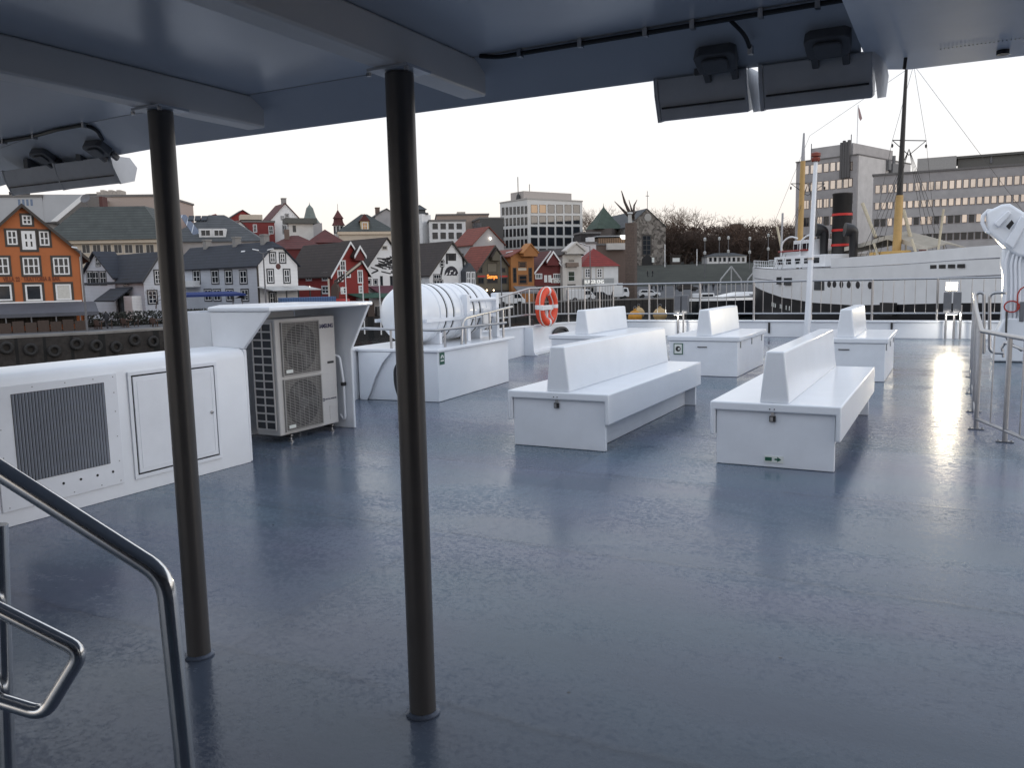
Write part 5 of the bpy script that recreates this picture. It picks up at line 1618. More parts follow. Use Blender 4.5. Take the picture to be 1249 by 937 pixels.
mb = MB(); (xa, za), (xb, zb) = h.front(719, 296), h.front(726, 289); mb.box(xa, .5, za, xb, 3, zb); h.part('chimney', mb, W_PALE)
h = slab_building('brick_block', 'brown brick block with a pale balcony below the green spire', 729, 182, 8, 772, 722, 297, W_BROWN, zbase=0, side_py=310, depth=12)
mb = MB(); (xa, za), (xb, zb) = h.front(739, 297), h.front(761, 304.5); mb.box(xa, -1.2, zb, xb, -.02, za); h.part('balcony', mb, W_OFF)
mb = MB(); (xa, za), (xb, zb) = h.front(732, 297), h.front(766, 289.5); mb.box(xa, 1.5, za, xb, 8, zb); h.part('wood_penthouse', mb, lines_mat('cedar_slats', (.25, .16, .10), (.08, .05, .03), .5, 0, .3))
mb = MB(); (xa, za), (xb, zb) = h.front(730, 288.5), h.front(765, 286); mb.box(xa, 1.2, za, xb, 8.2, za + .25); h.part('penthouse_roof', mb, M('zinc', (.3, .31, .32), .5))
mb = MB(); x, z = h.front(762, 290); mb.lathe([(.5, 0), (.9, .5), (.9, .9)], 12, 0, Matrix.Translation((x, 0.5, z - .3))); h.part('lit_bowl', mb, M('white_bulb2', (.9, .9, .85), .4, emit=(1, .97, .9), estr=1.2))
ch2 = thing('green_spire_tower', 'squat tower with a dark green pyramid spire behind the brick block', 'tower', at(736.5, 300, 245)); ch2.location.z = 4
g = lambda y: at(736.5, y, 245).z - 4
mb = MB(); mb.box(-4.0, -4.0, -6, 4.0, 4.0, g(280)); mb.build('tower', M('tower_stone', (.12, .10, .09), .8), ch2, smooth=0)
mb = MB(); mb.lathe([(6.0, g(280)), (3.2, g(268)), (.2, g(253)), (.1, g(251)), (0, g(247))], 4); mb.build('spire', M('copper_green_dark', (.05, .075, .055), .7, var=.25, scale=.8), ch2, smooth=0)

# ---- stone church
ch = House('stone_church', 'grey rubble stone church gable with a dark slate roof', 'church', 766, 236, 14, 4.5)
w = ch.front(812, 300)[0]
st_m = M('rubble_stone', (.145, .13, .115), .9, var=.55, scale=1.4, bump=.6, bscale=2)
# irregular stone pattern
nt = st_m.node_tree; b = nt.nodes['Principled BSDF']; tcn = [n for n in nt.nodes if n.type == 'TEX_COORD'][0]
vo = nt.nodes.new('ShaderNodeTexVoronoi'); vo.inputs['Scale'].default_value = 1.5; nt.links.new(tcn.outputs['Object'], vo.inputs['Vector'])
crv = nt.nodes.new('ShaderNodeValToRGB'); crv.color_ramp.elements[0].color = (.06, .052, .046, 1); crv.color_ramp.elements[1].color = (.27, .245, .22, 1)
sepv = nt.nodes.new('ShaderNodeSeparateColor'); nt.links.new(vo.outputs['Color'], sepv.inputs[0]); nt.links.new(sepv.outputs[0], crv.inputs['Fac']); nt.links.new(crv.outputs['Color'], b.inputs['Base Color'])
ch.gable_walls(w, 34, ch.front(766, 277)[1], ch.front(790, 255)[1], st_m, base=-4)
ch.roof = ch.gable_roof(R_GREY, oh=.2, oe=.2)
ch.winpx('f', 783.5, 287, 794, 311, [T_DARK, M('leaded', (.05, .05, .05), .6), glass], nx=2, ny=4, casing=.2, sash=.2)
x, z = ch.front(789.5, 304); 
mb = MB(); mb.prism([(x - 1.6, -.1, -1), (x + 1.6, -.1, -1), (x + 1.6, -.1, 2.8), (x, -.1, 4.2), (x - 1.6, -.1, 2.8)], (0, .15, 0)); ch.part('portal', mb, dark_m)
x, z = ch.front(790, 265.5); mb = MB(); mb.lathe([(.0, 0), (1.1, 0), (.9, .1), (0, .1)], 16, 0, frame_matrix((x, -.12, z), (1, 0, 0), (0, 0, 1))); ch.part('round_window', mb, M('pale_stone', (.35, .34, .32), .8))
x = ch.front(790, 255)[0]; mb = MB(); mb.tube([(x, .2, ch.hr), (x, .2, ch.hr + 5)], .07, 6); mb.box(x - .5, .15, ch.hr + 3.6, x + .5, .25, ch.hr + 3.75); ch.part('gable_cross', mb, black_m, ch.roof)
x, z = ch.front(796, 318); mb = MB(); mb.box(x - .3, -.3, z - .5, x + .4, -.1, z + .9); ch.part('notice_board', mb, sign_w)

# ---- brown monument column with a thorny bronze sculpture
mo = thing('monument_column', 'tall brown brick column topped by a thorny bronze sculpture before the church', 'monument', at(770, 350, 164)); mo.location.z = ZQ
g = lambda y: at(770, y, 164).z - ZQ
mb = MB(); mb.prism([(-.95, -.75, -.3), (.95, -.75, -.3), (.95, .75, -.3), (-.95, .75, -.3)], (0, 0, g(272) + .3)); mb.build('shaft', lines_mat('brown_brick_column', (.135, .10, .082), (.08, .06, .05), .3, 2, .15, .85, .2), mo, smooth=0)
mb = MB(); mb.box(-.3, -.9, g(272), .3, -.2, g(262)); mb.lathe([(.3, g(262)), (.6, g(261)), (.5, g(259))], 10, 0, Matrix.Translation((0, -.5, 0))); mb.build('lantern', M('lantern_pale', (.5, .5, .48), .6), mo)
rn = random.Random(5)
mb = MB()
base = Vector((1.3, 0, g(262)))
def mp_(x, y): 
    p = at(x, y, 164) - Vector((mo.location.x, mo.location.y, ZQ)); return p
for tip, mid, r0 in (((758, 232), (762, 246), .42), ((759, 233), (766, 255), .35), ((750, 245), (760, 256), .4), ((768, 243), (771, 256), .35), ((775, 247), (773, 258), .45), ((778, 243), (774, 250), .3), ((776, 258), (772, 262), .35), ((753, 250), (764, 261), .3)):
    t_ = mp_(*tip) + RH * 0; m_ = mp_(*mid)
    off = FH * rn.uniform(-1.2, 1.2)
    mb.tube([mp_(772, 268), m_ + off * .5, t_ + off], r0, 7, r2=.05)
mb.build('sculpture', M('dark_bronze', (.06, .045, .038), .5, .4), mo)
# ================================================================== offices on the right
OC = wall_m('office_panels', (.34, .32, .318), .12)
OC2 = wall_m('office_band', (.40, .38, .375), .12)
OP = wall_m('pale_gable_wall', (.55, .53, .52), .10)
WP = [M('bronze_frame', (.10, .07, .055), .5), M('bronze_frame', (.10, .07, .055), .5), glass_pink]
WPD = [M('bronze_frame', (.10, .07, .055), .5), M('bronze_frame', (.10, .07, .055), .5), glass]
tw = House('office_tower', 'grey office tower with rows of mirrored windows and a blank pale side wall', 'office', 1042, 165, 42, ZQ)
zt = tw.front(1042, 188)[1]
w = tw.front(1109, 240)[0]; dp = tw.side(970.5, 240)[0]
tw.block(w, dp, zt, OC)
tw.flat_roof(FLAT, .12, .25)
mb = MB(); mb.box(.3, -.06, -1, w, -.01, zt - .02); tw.part('side_wall', mb, OP)
mb = MB(); mb.box(1.0, 1.5, zt + .26, w * .78, dp * .80, zt + 2.6); tw.part('penthouse', mb, OC2)
for rk in range(6):
    for k in range(8):
        x0 = 980.3 + 8.05 * k if k < 7 else 1047.5
        if k == 7: continue
        ya = 201.6 - .95 * k + 21.2 * rk - .0 * k
        if rk >= 1: ya += .45 * k * (rk / 3.0)
        tw.winpx('s', x0, ya, x0 + 6.6, ya + 11.2, WP if rk < 3 or (k + rk) % 3 else WPD, nx=1 if rk < 2 else 2, ny=1, sash=.09)
for rk in range(4):
    ya = 196 + 19.6 * rk
    tw.winpx('s', 1031 if False else 1034.5, 197 + 20.3 * rk, 1040, 208 + 20.0 * rk, WP if rk < 2 else WPD, nx=1, ny=1, sash=.14)
mb = MB()
for k in range(4):
    y, z0_ = tw.side(1026.5 - 0 + 3.0 * k - 0, 218)
    zz = tw.side(1028, 172 + (0 if k % 2 else 2))[1]
    mb.box(-.55, y - .22, tw.side(1030, 217)[1], -.02, y + .22, zz)
tw.part('ventilation_shafts', mb, M('shaft_dark', (.10, .095, .095), .7))
mb = MB(); x, z = tw.front(1087, 205); mb.box(x - 1.2, -.9, z - 2.2, x + 1.6, -.08, z + .8); mb.box(x - 2.6, -.7, z - .6, x - 1.5, -.08, z + 1.4); mb.tube([(x - .2, -.6, z + .8), (x - .2, -.6, z + 2.4)], .35, 8); tw.part('wall_plant', mb, M('plant_grey', (.16, .16, .165), .6))
mb = MB(); y = tw.side(988, 190)[0]; mb.tube([(.5, y, zt), (.5, y, tw.side(988, 175)[1])], .1, 6); y = tw.side(1029, 190)[0]
mb.tube([(3, y, zt + 2.5), (3, y, tw.side(1029, 162)[1])], .1, 6); tw.part('aerial', mb, post_grey)
fp = thing('roof_flagpole', 'tall thin flagpole with a limp flag above the office tower', 'flagpole', at(1045, 186, 172)); fp.location.z = at(1045, 186, 172).z
hpole = at(1045, 128, 172).z - fp.location.z
mb = MB(); mb.tube([(0, 0, -2), (0, 0, hpole)], .09, 6); mb.build('pole', T_WHITE, fp)
mb = MB(); mb.mesh([Vector((0, 0, hpole - .2)), RH * .35 + Vector((0, 0, hpole - .8)), RH * .9 + Vector((0, .1, hpole - 2.6)), RH * .55 + Vector((0, .1, hpole - 3.1)), RH * .2 + Vector((0, 0, hpole - 2.4))], [(0, 1, 2, 3, 4)])
mb.build('flag', M('flag_cloth', (.35, .25, .25), .8), fp, smooth=0)

lo = House('long_office', 'long grey office block with four rows of mirrored windows at the right', 'office', 1330, 128, 62, ZQ)
zt = lo.side(1240, 202)[1]
dp = lo.side(1064, 260)[0]
lo.block(16, dp, zt, OC)
mb = MB(); mb.box(-.2, -.2, zt, 16.2, dp + .2, zt + .3); lo.part('roof', mb, FLAT)
nwin = 0
# window rows follow the facade in metres: find row heights at px 1200 and step along it
row_z = [(lo.side(1220, y0)[1], lo.side(1220, y1)[1]) for y0, y1 in ((215.5, 226.5), (236.5, 247.5), (258.5, 269.5), (280, 290.5), (301, 311))]
ya, yb = lo.side(1236, 240)[0], lo.side(1227, 240)[0]
step = abs(yb - ya)
y = lo.side(1262, 240)[0]
cols = []
while y < dp - step * .4:
    cols.append(y); y += step
for ri, (zb_, za_) in enumerate(row_z):
    for ci, y in enumerate(cols):
        if nwin >= 99 or (ri == 4 and ci > 8): continue
        nwin += 1
        rr_ = (ci * 7 + ri * 3) % 11
        m_ = WP if ri < 2 or (ri == 2 and rr_ < 6) else WPD
        lo.win('s', y + step * .08, za_, y + step * .86, zb_, m_, nx=1, ny=1, sash=.07)
    mb = MB(); mb.box(-.14, 0, za_ - 1.55, -.02, dp, za_ - .25); lo.part('spandrel', mb, OC2)
mb = MB(); ya, yb = lo.side(1300, 200)[0], lo.side(1168, 203)[0]; mb.box(2.0, ya, zt + .3, 12, yb, zt + 2.0); mb.box(1.6, ya, zt + 2.0, 12.4, yb + .4, zt + 2.35); lo.part('penthouse', mb, M('penthouse_dark', (.12, .115, .105), .7))
mb = MB(); ya, yb = lo.side(1166, 210)[0], lo.side(1118, 213)[0]; mb.box(1.0, ya, zt + .3, 10, yb, zt + 2.4); lo.part('plant_room', mb, M('plant_room_grey', (.36, .345, .33), .8))
for px, yy in ((1209, 199), (1246, 190), (1172, 194)):
    y = lo.side(px, 205)[0]; mb = MB(); mb.tube([(2, y, zt + 2), (2, y, lo.side(px, yy, 2)[1])], .18 if px == 1209 else .07, 6); lo.part('aerial', mb, post_grey)

# ================================================================== bare winter trees
bark = M('winter_bark', (.075, .052, .040), .9, var=.25, scale=2)
twig = M('winter_twigs', (.125, .078, .055), .9, var=.25, scale=.5)
twig_d = M('winter_twigs_dark', (.082, .054, .041), .9, var=.3, scale=.5)


def make_tree(seed, h, spread, dens, name='bare_tree', tm=None):
    rn = random.Random(seed)
    trunk, crown = MB(), MB()
    def grow(p, d, l, r, lev):
        n = 3
        pts = [p]
        q = p
        dd = d
        for i in range(n):
            dd = (dd + Vector((rn.gauss(0, .13), rn.gauss(0, .13), rn.gauss(.03, .08)))).normalized()
            q = q + dd * (l / n)
            pts.append(q)
        (trunk if lev < 2 else crown).tube(pts, r, 6 if lev < 2 else 3, r2=r * .6)
        if lev >= dens: return
        k = 4 if lev in (1, 2) else rn.choice((2, 3, 3))
        for j in range(k):
            t = rn.uniform(.45, 1.0) if j else 1.0
            s = pts[min(n, max(1, int(t * n + .5)))]
            az = rn.uniform(0, 6.283); sp_ = rn.uniform(.4, .95) * spread
            ax = dd.orthogonal().normalized(); ay = dd.cross(ax)
            nd = (dd * math.cos(sp_) + (ax * math.cos(az) + ay * math.sin(az)) * math.sin(sp_)).normalized()
            nd = (nd + Vector((0, 0, .12))).normalized()
            grow(s, nd, l * rn.uniform(.66, .84), max(r * .56, .018), lev + 1)
    grow(Vector((0, 0, -.5)), Vector((0, 0, 1)), h * .30, h * .022, 0)
    t = thing(name, None, 'tree')
    trunk.build('trunk', bark, t, recalc=False)
    crown.build('crown', tm or twig, t, recalc=False, smooth=0)
    return t


protos = [make_tree(11, 13, 1.0, 6), make_tree(23, 12, 1.15, 6), make_tree(37, 14, .85, 6), make_tree(51, 11, 1.25, 6, tm=twig_d)]
used = [False] * 4
HT = [max(v.co.z for c in p_.children for v in c.data.vertices) for p_ in protos]
TREES = [  # px, base y, top y, distance, proto, tint
    (815, 322, 254, 262, 2), (829, 323, 268, 268, 0), (842, 323, 256, 262, 1), (851, 323, 255, 272, 0), (862, 322, 262, 262, 1), (874, 321, 268, 258, 0), (886, 320, 272, 268, 3), (899, 319, 275, 275, 3), (912, 318, 277, 280, 1), (925, 318, 272, 270, 0), (937, 318, 265, 258, 2), (947, 318, 265, 262, 1), (957, 318, 270, 258, 0),
    (822, 322, 276, 252, 3), (836, 322, 275, 250, 3), (848, 321, 278, 252, 3), (858, 321, 278, 250, 3), (870, 321, 282, 250, 3), (882, 319, 284, 255, 3), (895, 318, 288, 258, 3), (907, 318, 288, 258, 3), (919, 318, 286, 255, 3), (931, 318, 284, 250, 3), (943, 318, 284, 250, 3), (954, 320, 284, 248, 3), (964, 322, 282, 246, 3), (968, 320, 300, 200, 3),
    (716, 300, 254, 300, 0), (730, 300, 250, 310, 2), (745, 300, 248, 300, 1), (757, 300, 250, 305, 2), (768, 300, 252, 300, 0), (726, 302, 268, 290, 1),
    (1218, 345, 293, 128, 3), (1206, 345, 296, 132, 1), (1192, 345, 300, 140, 0), (1230, 350, 300, 124, 3), (190, 372, 346, 96, 1)]
TLAB = ['brown bare winter tree in the wood behind the square', 'bare tree with fine pale twigs behind the green spire', 'bare tree before the long office', 'small bare tree by the pale cottage']
for i, (px, yb, yt, d, k) in enumerate(TREES):
    o = protos[k] if not used[k] else copy_tree(protos[k])
    used[k] = True
    p0 = at(px, yb, d); zt = at(px, yt - (5 if i < 13 else 0), d).z
    o.location = (p0.x, p0.y, p0.z - .3)
    H0 = HT[k]
    sc_ = (zt - p0.z) / H0
    o.scale = (sc_ * (1.45 if i < 27 else 1.15), sc_ * (1.45 if i < 27 else 1.15), sc_)
    o.rotation_euler = (0, 0, random.uniform(0, 6.28))
    if i < 27: o['label'], o['group'] = TLAB[0], 'bare trees in the wood behind the square'
    elif i < 33: o['label'], o['group'] = TLAB[1], 'bare trees behind the green spire'
    elif i < 37: o['label'], o['group'] = TLAB[2], 'bare trees before the long office'
    else: o['label'] = TLAB[3]
# dark undergrowth and hedge under the wood: one mass
mb = MB(); rn = random.Random(9)
for k in range(7500):
    px = rn.uniform(806, 972); d = rn.uniform(252, 285)
    p0 = at(px, 320, d); hgt = rn.uniform(.2, 1) ** 1.2 * 12.5
    c_ = Vector((p0.x, p0.y, p0.z - 1.5 + hgt))
    t_ = Vector((rn.gauss(0, 1), rn.gauss(0, 1), rn.gauss(.3, 1))).normalized(); u_ = t_.orthogonal().normalized()
    s_ = rn.uniform(.35, .8)
    mb.mesh([c_ - t_ * s_, c_ + u_ * s_ * .4, c_ + t_ * s_, c_ - u_ * s_ * .4], [(0, 1, 2, 3)])
uw = mb.build('undergrowth', twig_d, smooth=0, recalc=False); tag(uw, 'dark winter undergrowth filling the wood behind the square', None, kind='stuff')
# wooded hill behind
mb = MB()
ridge = [(780, 306), (812, 300), (840, 294), (870, 293), (900, 292), (930, 293), (960, 296), (990, 300), (1060, 304)]
for (xa, ya), (xb, yb) in zip(ridge, ridge[1:]):
    a, b_ = at(xa, ya, 300), at(xb, yb, 300); a0, b0 = at(xa, 330, 274), at(xb, 330, 274); a2, b2 = at(xa, ya + 12, 380), at(xb, yb + 12, 380)
    mb.poly([a0, b0, b_, a]); mb.poly([a, b_, b2, a2])
tag(mb.build('wooded_hill', M('hill_litter', (.035, .026, .02), .95, var=.5, scale=.3, bump=1, bscale=1), smooth=60, recalc=False), None, None, kind='structure')
h = slab_building('hilltop_house', 'small flat roofed house on the skyline above the wood', 893, 330, 5, 907, 890, 273, W_BROWN, zbase=10, side_py=278)
pv = House('white_pavilion', 'long low white pavilion with dark windows under the bare trees', 'pavilion', 862.5, 240, 2, 5.2)
w = pv.front(910.5, 318)[0]; pv.block(w, 6, pv.front(880, 312.5)[1], W_PALE); pv.hip_roof(R_GREY, 1.0, 3, .4)
for k in range(8):
    pv.winpx('f', 865 + 5.7 * k, 314, 868.2 + 5.7 * k, 319, [T_BEIGE, T_DARK, glass], nx=1, ny=1, sash=.1)
kz_ = House('kiosk', 'little dark kiosk with a lit white counter under the trees', 'kiosk', 819, 236, 0, 5.0)
kz_.block(2.6, 2.5, 2.9, T_DARK); kz_.flat_roof(T_DARK, .3, .2); kz_.win('f', .3, 1.2, 2.3, 2.3, [T_DARK, T_WHITE, sign_w], nx=1, ny=1)

# plaza road, path and curb on the slope
# ================================================================== street furniture of the square
def lamp_post(px, yb, yt, d, label, heads=2, group='lamp posts round the square'):
    p = at(px, yb, d)
    t = thing('lamp_post', label, 'lamp post', p, YAW, group)
    H = at(px, yt, d).z - p.z
    mb = MB(); mb.tube([(0, 0, -3), (0, 0, H)], .13, 8, r2=.08); mb.build('post', post_grey, t)
    for k in range(heads):
        mb = MB(); mb.lathe([(0, -.1), (.28, .0), (.36, .3), (.30, .55), (.42, .6), (.1, .85), (0, .9)], 12, 0, Matrix.Translation((0, 0, H - .4 - k * 3.2 * (d / 200)))); mb.build('lantern', M('lantern_pale', (.5, .5, .48), .6), t)
    return t


for px, yb, yt, d in ((859.5, 340, 292, 205), (888, 336, 290, 225), (914, 336, 291, 215), (936.5, 334, 287, 225), (877, 338, 291, 230)):
    lamp_post(px, yb, yt, d, 'slim lamp post with stacked lanterns on the lawn before the wood', 2 if px != 877 else 1)
for px, yb, yt in ((811, 323, 298), (850, 324, 304)):
    p = at(px, yb, 225); t = thing('bollard_pole', 'thin white flagpole on the lawn beside the church', 'flagpole', p, 0, 'white poles on the church lawn')
    mb = MB(); mb.tube([(0, 0, -1), (0, 0, at(px, yt, 225).z - p.z)], .12, 8); mb.build('pole', T_WHITE, t)
def street_lamp(px, d, yt, arms, label, zb=ZQ):
    p = at(px, 344, d); p.z = zb
    t = thing('street_lamp', label, 'street lamp', p, YAW)
    H = at(px, yt, d).z - zb
    mb = MB(); mb.tube([(0, 0, -.2), (0, 0, H)], .11, 8, r2=.07); mb.build('post', post_grey, t)
    for a in arms:
        mb = MB(); mb.tube([(0, 0, H - .15), (a * .7, 0, H + .05), (a * 1.2, 0, H + .35)], .05, 6); mb.build('arm', post_grey, t)
        mb = MB(); mb.box(min(a * .8, a * 1.9), -.14, H + .28, max(a * .8, a * 1.9), .14, H + .40, 0, f=lambda x, y, z, a=a: (x, y, z + abs(x) * .22 - .2)); mb.build('lamp_head', lamp_end, t, bevel=.03)
    return t


street_lamp(611.5, 128, 311, (1,), 'street lamp with one slanted white head before the olive house')
street_lamp(323, 92, 308, (-.6, .6), 'thin street lamp with a cross arm before the white clipped gable')
street_lamp(101.5, 78, 305, (-.4,), 'grey street lamp at the corner of the orange restaurant')
street_lamp(720, 150, 300, (-1, ), 'thin street lamp in front of the red roofed shop')
fpq = None
for px, yb, yt, d, lab in ((423, 375, 332, 86, 'white flagpole on the quay before the red house'), (443.5, 375, 333, 90, 'second thin white flagpole beside the red house front'), (464.5, 392, 340, 88, 'white flagpole before the long maroon awning')):
    p = at(px, yb, d); p.z = ZQ
    t = thing('quay_flagpole', lab, 'flagpole', p, 0, 'white flagpoles on the quay')
    mb = MB(); mb.tube([(0, 0, -1.5), (0, 0, at(px, yt, d).z - ZQ)], .07, 8, r2=.045); mb.build('pole', T_WHITE, t)
    mb = MB(); mb.lathe([(.16, 0), (.16, .3), (.1, .35)], 10); mb.build('base', post_grey, t)
# timber frame arches at the head of the harbour
def arch(px, label):
    D = 172
    t = thing('timber_arch', label, 'arch', group='white gabled frames by the square')
    for dd in (0, 3.5):
        mb = MB()
        pts = [at(px + x, y, D + dd) for x, y in ((-14, 357), (-13, 341), (0, 325), (12, 341), (13, 357))]
        for a, b_ in zip(pts, pts[1:]): mb.tube([a, b_], .16, 6)
        mb.tube([pts[2], at(px, 357, D + dd)], .14, 6)
        mb.build('frame', M('arch_white', (.42, .42, .42), .6), t)
    return t
arch(892, 'pale gabled timber frame standing behind the motor yacht')
arch(925, 'pale gabled timber frame partly hidden by the steamship bow')

# ---- cars
def car_mesh(name, label, px, d, rz, paint, kind='suv', zb=ZQ, group='vehicles parked on the quay'):
    t = thing(name, label, {'suv': 'car', 'van': 'van', 'truck': 'truck'}[kind], (at(px, 344, d).x, at(px, 344, d).y, zb), rz, group)
    prof = {'suv': [(-2.2, .35), (2.2, .35), (2.25, .75), (2.1, .95), (1.2, 1.05), (.55, 1.58), (-1.6, 1.62), (-2.15, 1.05), (-2.25, .7)],
            'van': [(-2.5, .35), (2.5, .35), (2.55, .9), (2.2, 1.15), (1.5, 2.0), (1.1, 2.15), (-2.45, 2.15), (-2.55, 1.0)],
            'truck': [(-3.2, .5), (3.1, .5), (3.15, 1.3), (2.9, 2.2), (2.0, 2.3), (1.95, 1.0), (-3.2, .9)]}[kind]
    hw = {'suv': .9, 'van': 1.0, 'truck': 1.1}[kind]
    mb = MB(); mb.prism([(x, -hw, z) for x, z in prof], (0, 2 * hw, 0)); mb.build('body', paint, t, bevel=.1, seg=3)
    if kind == 'truck':
        mb = MB(); mb.box(-3.25, -1.15, .95, 1.85, 1.15, 3.1); mb.build('cargo_box', paint, t, bevel=.03)
    for sgn in (-1, 1):
        yy = sgn * (hw + .004)
        polys = {'suv': [[(.95, 1.06), (.5, 1.46), (-.3, 1.48), (-.3, 1.06)], [(-.4, 1.06), (-.4, 1.48), (-1.5, 1.49), (-1.8, 1.1)]],
                 'van': [[(1.9, 1.2), (1.45, 1.85), (.6, 1.85), (.6, 1.2)]], 'truck': [[(2.8, 1.4), (2.65, 2.05), (2.1, 2.05), (2.1, 1.4)]]}[kind]
        for pl in polys:
            mb = MB(); mb.prism([(x, yy, z) for x, z in pl], (0, sgn * .008, 0)); mb.build('window', glass, t, smooth=0)
        for wx in ((-1.4, 1.4) if kind != 'truck' else (-2.0, 2.2)):
            mb = MB(); mb.lathe([(0, 0), (.36, 0), (.36, .22), (0, .22)], 18, 0, frame_matrix((wx, sgn * (hw - .16 if sgn > 0 else hw + .05), .36), (1, 0, 0), (0, 0, 1)))
            wh = mb.build('wheel', M('tyre_rubber', (.02, .02, .02), .8), t, smooth=30)
            mb = MB(); mb.lathe([(0, 0), (.2, 0), (.18, .01), (0, .01)], 14, 0, frame_matrix((wx, sgn * (hw + .062), .36), (1, 0, 0), (0, 0, 1))); mb.build('rim', post_grey, wh, smooth=0)
    f = prof[2][0]
    mb = MB(); mb.prism([(prof[4][0] + .03, -hw * .82, prof[4][1] + .04), (prof[4][0] + .03, hw * .82, prof[4][1] + .04), (prof[5][0] + .04, hw * .72, prof[5][1] - .05), (prof[5][0] + .04, -hw * .72, prof[5][1] - .05)], (.03, 0, .02)); mb.build('windscreen', glass, t, smooth=0)
    for s_ in (-.6, .6):
        mb = MB(); mb.box(f - .06, s_ - .16, .72, f + .02, s_ + .16, .86); mb.build('headlight', M('headlight_glass', (.7, .7, .68), .2), t, bevel=.02)
    return t


pw = M('car_white', (.68, .69, .70), .3, var=.03, coat=.4)
ps = M('car_silver', (.32, .33, .35), .3, .4, var=.04, coat=.4); pb = M('car_black', (.02, .02, .024), .25, coat=.4); pr_ = M('car_red', (.25, .015, .015), .3, coat=.4)
car_mesh('parked_car', 'white estate car parked on the square right of the brown column', 791, 166, YAW + .08, pw, 'suv', -2.1)
car_mesh('delivery_van', 'white van parked below the grey market awning', 620, 132, YAW + .35, pw, 'van')
car_mesh('delivery_truck', 'white box truck parked left of the brown column', 746, 158, YAW + .15, pw, 'truck')
car_mesh('parked_car', 'white small car parked before the narrow white house', 708, 152, YAW + .2, pw, 'van')
car_mesh('parked_car', 'black car parked beside the white box truck', 731, 154, YAW + .1, pb, 'suv')
car_mesh('parked_car', 'dark car parked among the people on the square', 838, 178, YAW, pb, 'suv', -1.2)
car_mesh('parked_car', 'red car parked on the quay beside the blue container', 413, 96, YAW + .6, pr_, 'suv')

# ---- people
def make_person(name='person'):
    me = bpy.data.meshes.new(name)
    V = [(0, 0, .95), (0, 0, 1.15), (0, 0, 1.38), (0, .02, 1.52), (0, .03, 1.66),
         (.1, 0, .9), (.1, .12, .50), (.1, .02, .08), (.1, .16, .04),
         (-.1, 0, .9), (-.1, .02, .50), (-.1, -.28, .13), (-.1, -.16, .04),
         (.2, 0, 1.40), (.25, -.06, 1.12), (.24, .06, .88), (-.2, 0, 1.40), (-.25, .04, 1.12), (-.24, .18, .90)]
    E_ = [(0, 1), (1, 2), (2, 3), (3, 4), (0, 5), (5, 6), (6, 7), (7, 8), (0, 9), (9, 10), (10, 11), (11, 12), (2, 13), (13, 14), (14, 15), (2, 16), (16, 17), (17, 18)]
    rad = [.16, .16, .17, .06, .11, .1, .07, .05, .045, .1, .07, .05, .045, .075, .055, .045, .075, .055, .045]
    me.from_pydata(V, E_, [])
    o = bpy.data.objects.new(name, me); COL.objects.link(o)
    sk = o.modifiers.new('skin', 'SKIN'); sb = o.modifiers.new('sub', 'SUBSURF'); sb.levels = sb.render_levels = 1
    for i, r_ in enumerate(rad):
        me.skin_vertices[0].data[i].radius = (r_, r_ * (.8 if i < 3 else 1))
    me.skin_vertices[0].data[0].use_root = True
    dg = bpy.context.evaluated_depsgraph_get()
    me2 = bpy.data.meshes.new_from_object(o.evaluated_get(dg))
    o.modifiers.clear(); o.data = me2
    for m_ in (M('jacket_dark', (.022, .024, .03), .8), M('trousers_dark', (.018, .018, .022), .8), M('skin_tone', (.35, .2, .14), .6), M('hair_dark', (.02, .015, .01), .7)):
        me2.materials.append(m_)
    for p in me2.polygons:
        c_ = p.center
        p.material_index = 1 if c_.z < .92 and abs(c_.x) < .2 else (2 if c_.z > 1.5 and c_.z < 1.68 and c_.y > .03 else (3 if c_.z > 1.5 else 0))
        p.use_smooth = True
    return o


pers = make_person()
PEOPLE = [(131, 405, 78, .9, 'person in dark clothes walking alone along the quay edge', None), (747, 371, 151, 1.2, 'person walking by the quay edge before the white box truck', None),
          (795, 357, 178, 2, None, 1), (800, 357, 180, 4, None, 1), (805, 356, 182, 1, None, 1), (808, 356, 179, 5, None, 1), (823, 355, 182, 3, None, 1), (857, 356, 178, 2, None, 1), (861, 356, 180, 0, None, 1), (870, 355, 178, 3, None, 1), (876, 354, 182, 1, None, 1), (790, 338, 200, 1.3, None, 2), (796, 338, 201, 4.2, None, 2)]
for i, (px, py, d, rz, lab, g_) in enumerate(PEOPLE):
    o = pers if i == 0 else pers.copy()
    if i: COL.objects.link(o)
    p = at(px, py, d)
    o.location = (p.x, p.y, p.z if i > 1 else ZQ + .02 + (0.21 if i == 0 else 0))
    o.rotation_euler = (0, 0, YAW + rz)
    if g_ == 1: tag(o, 'distant person in dark clothes standing on the square behind the railing', 'person', 'people on the square')
    elif g_ == 2: tag(o, 'distant person in dark clothes on the lawn below the church', 'person', 'people on the church lawn')
    else: tag(o, lab, 'person')
    if g_ is None and 'group' in o: del o['group']

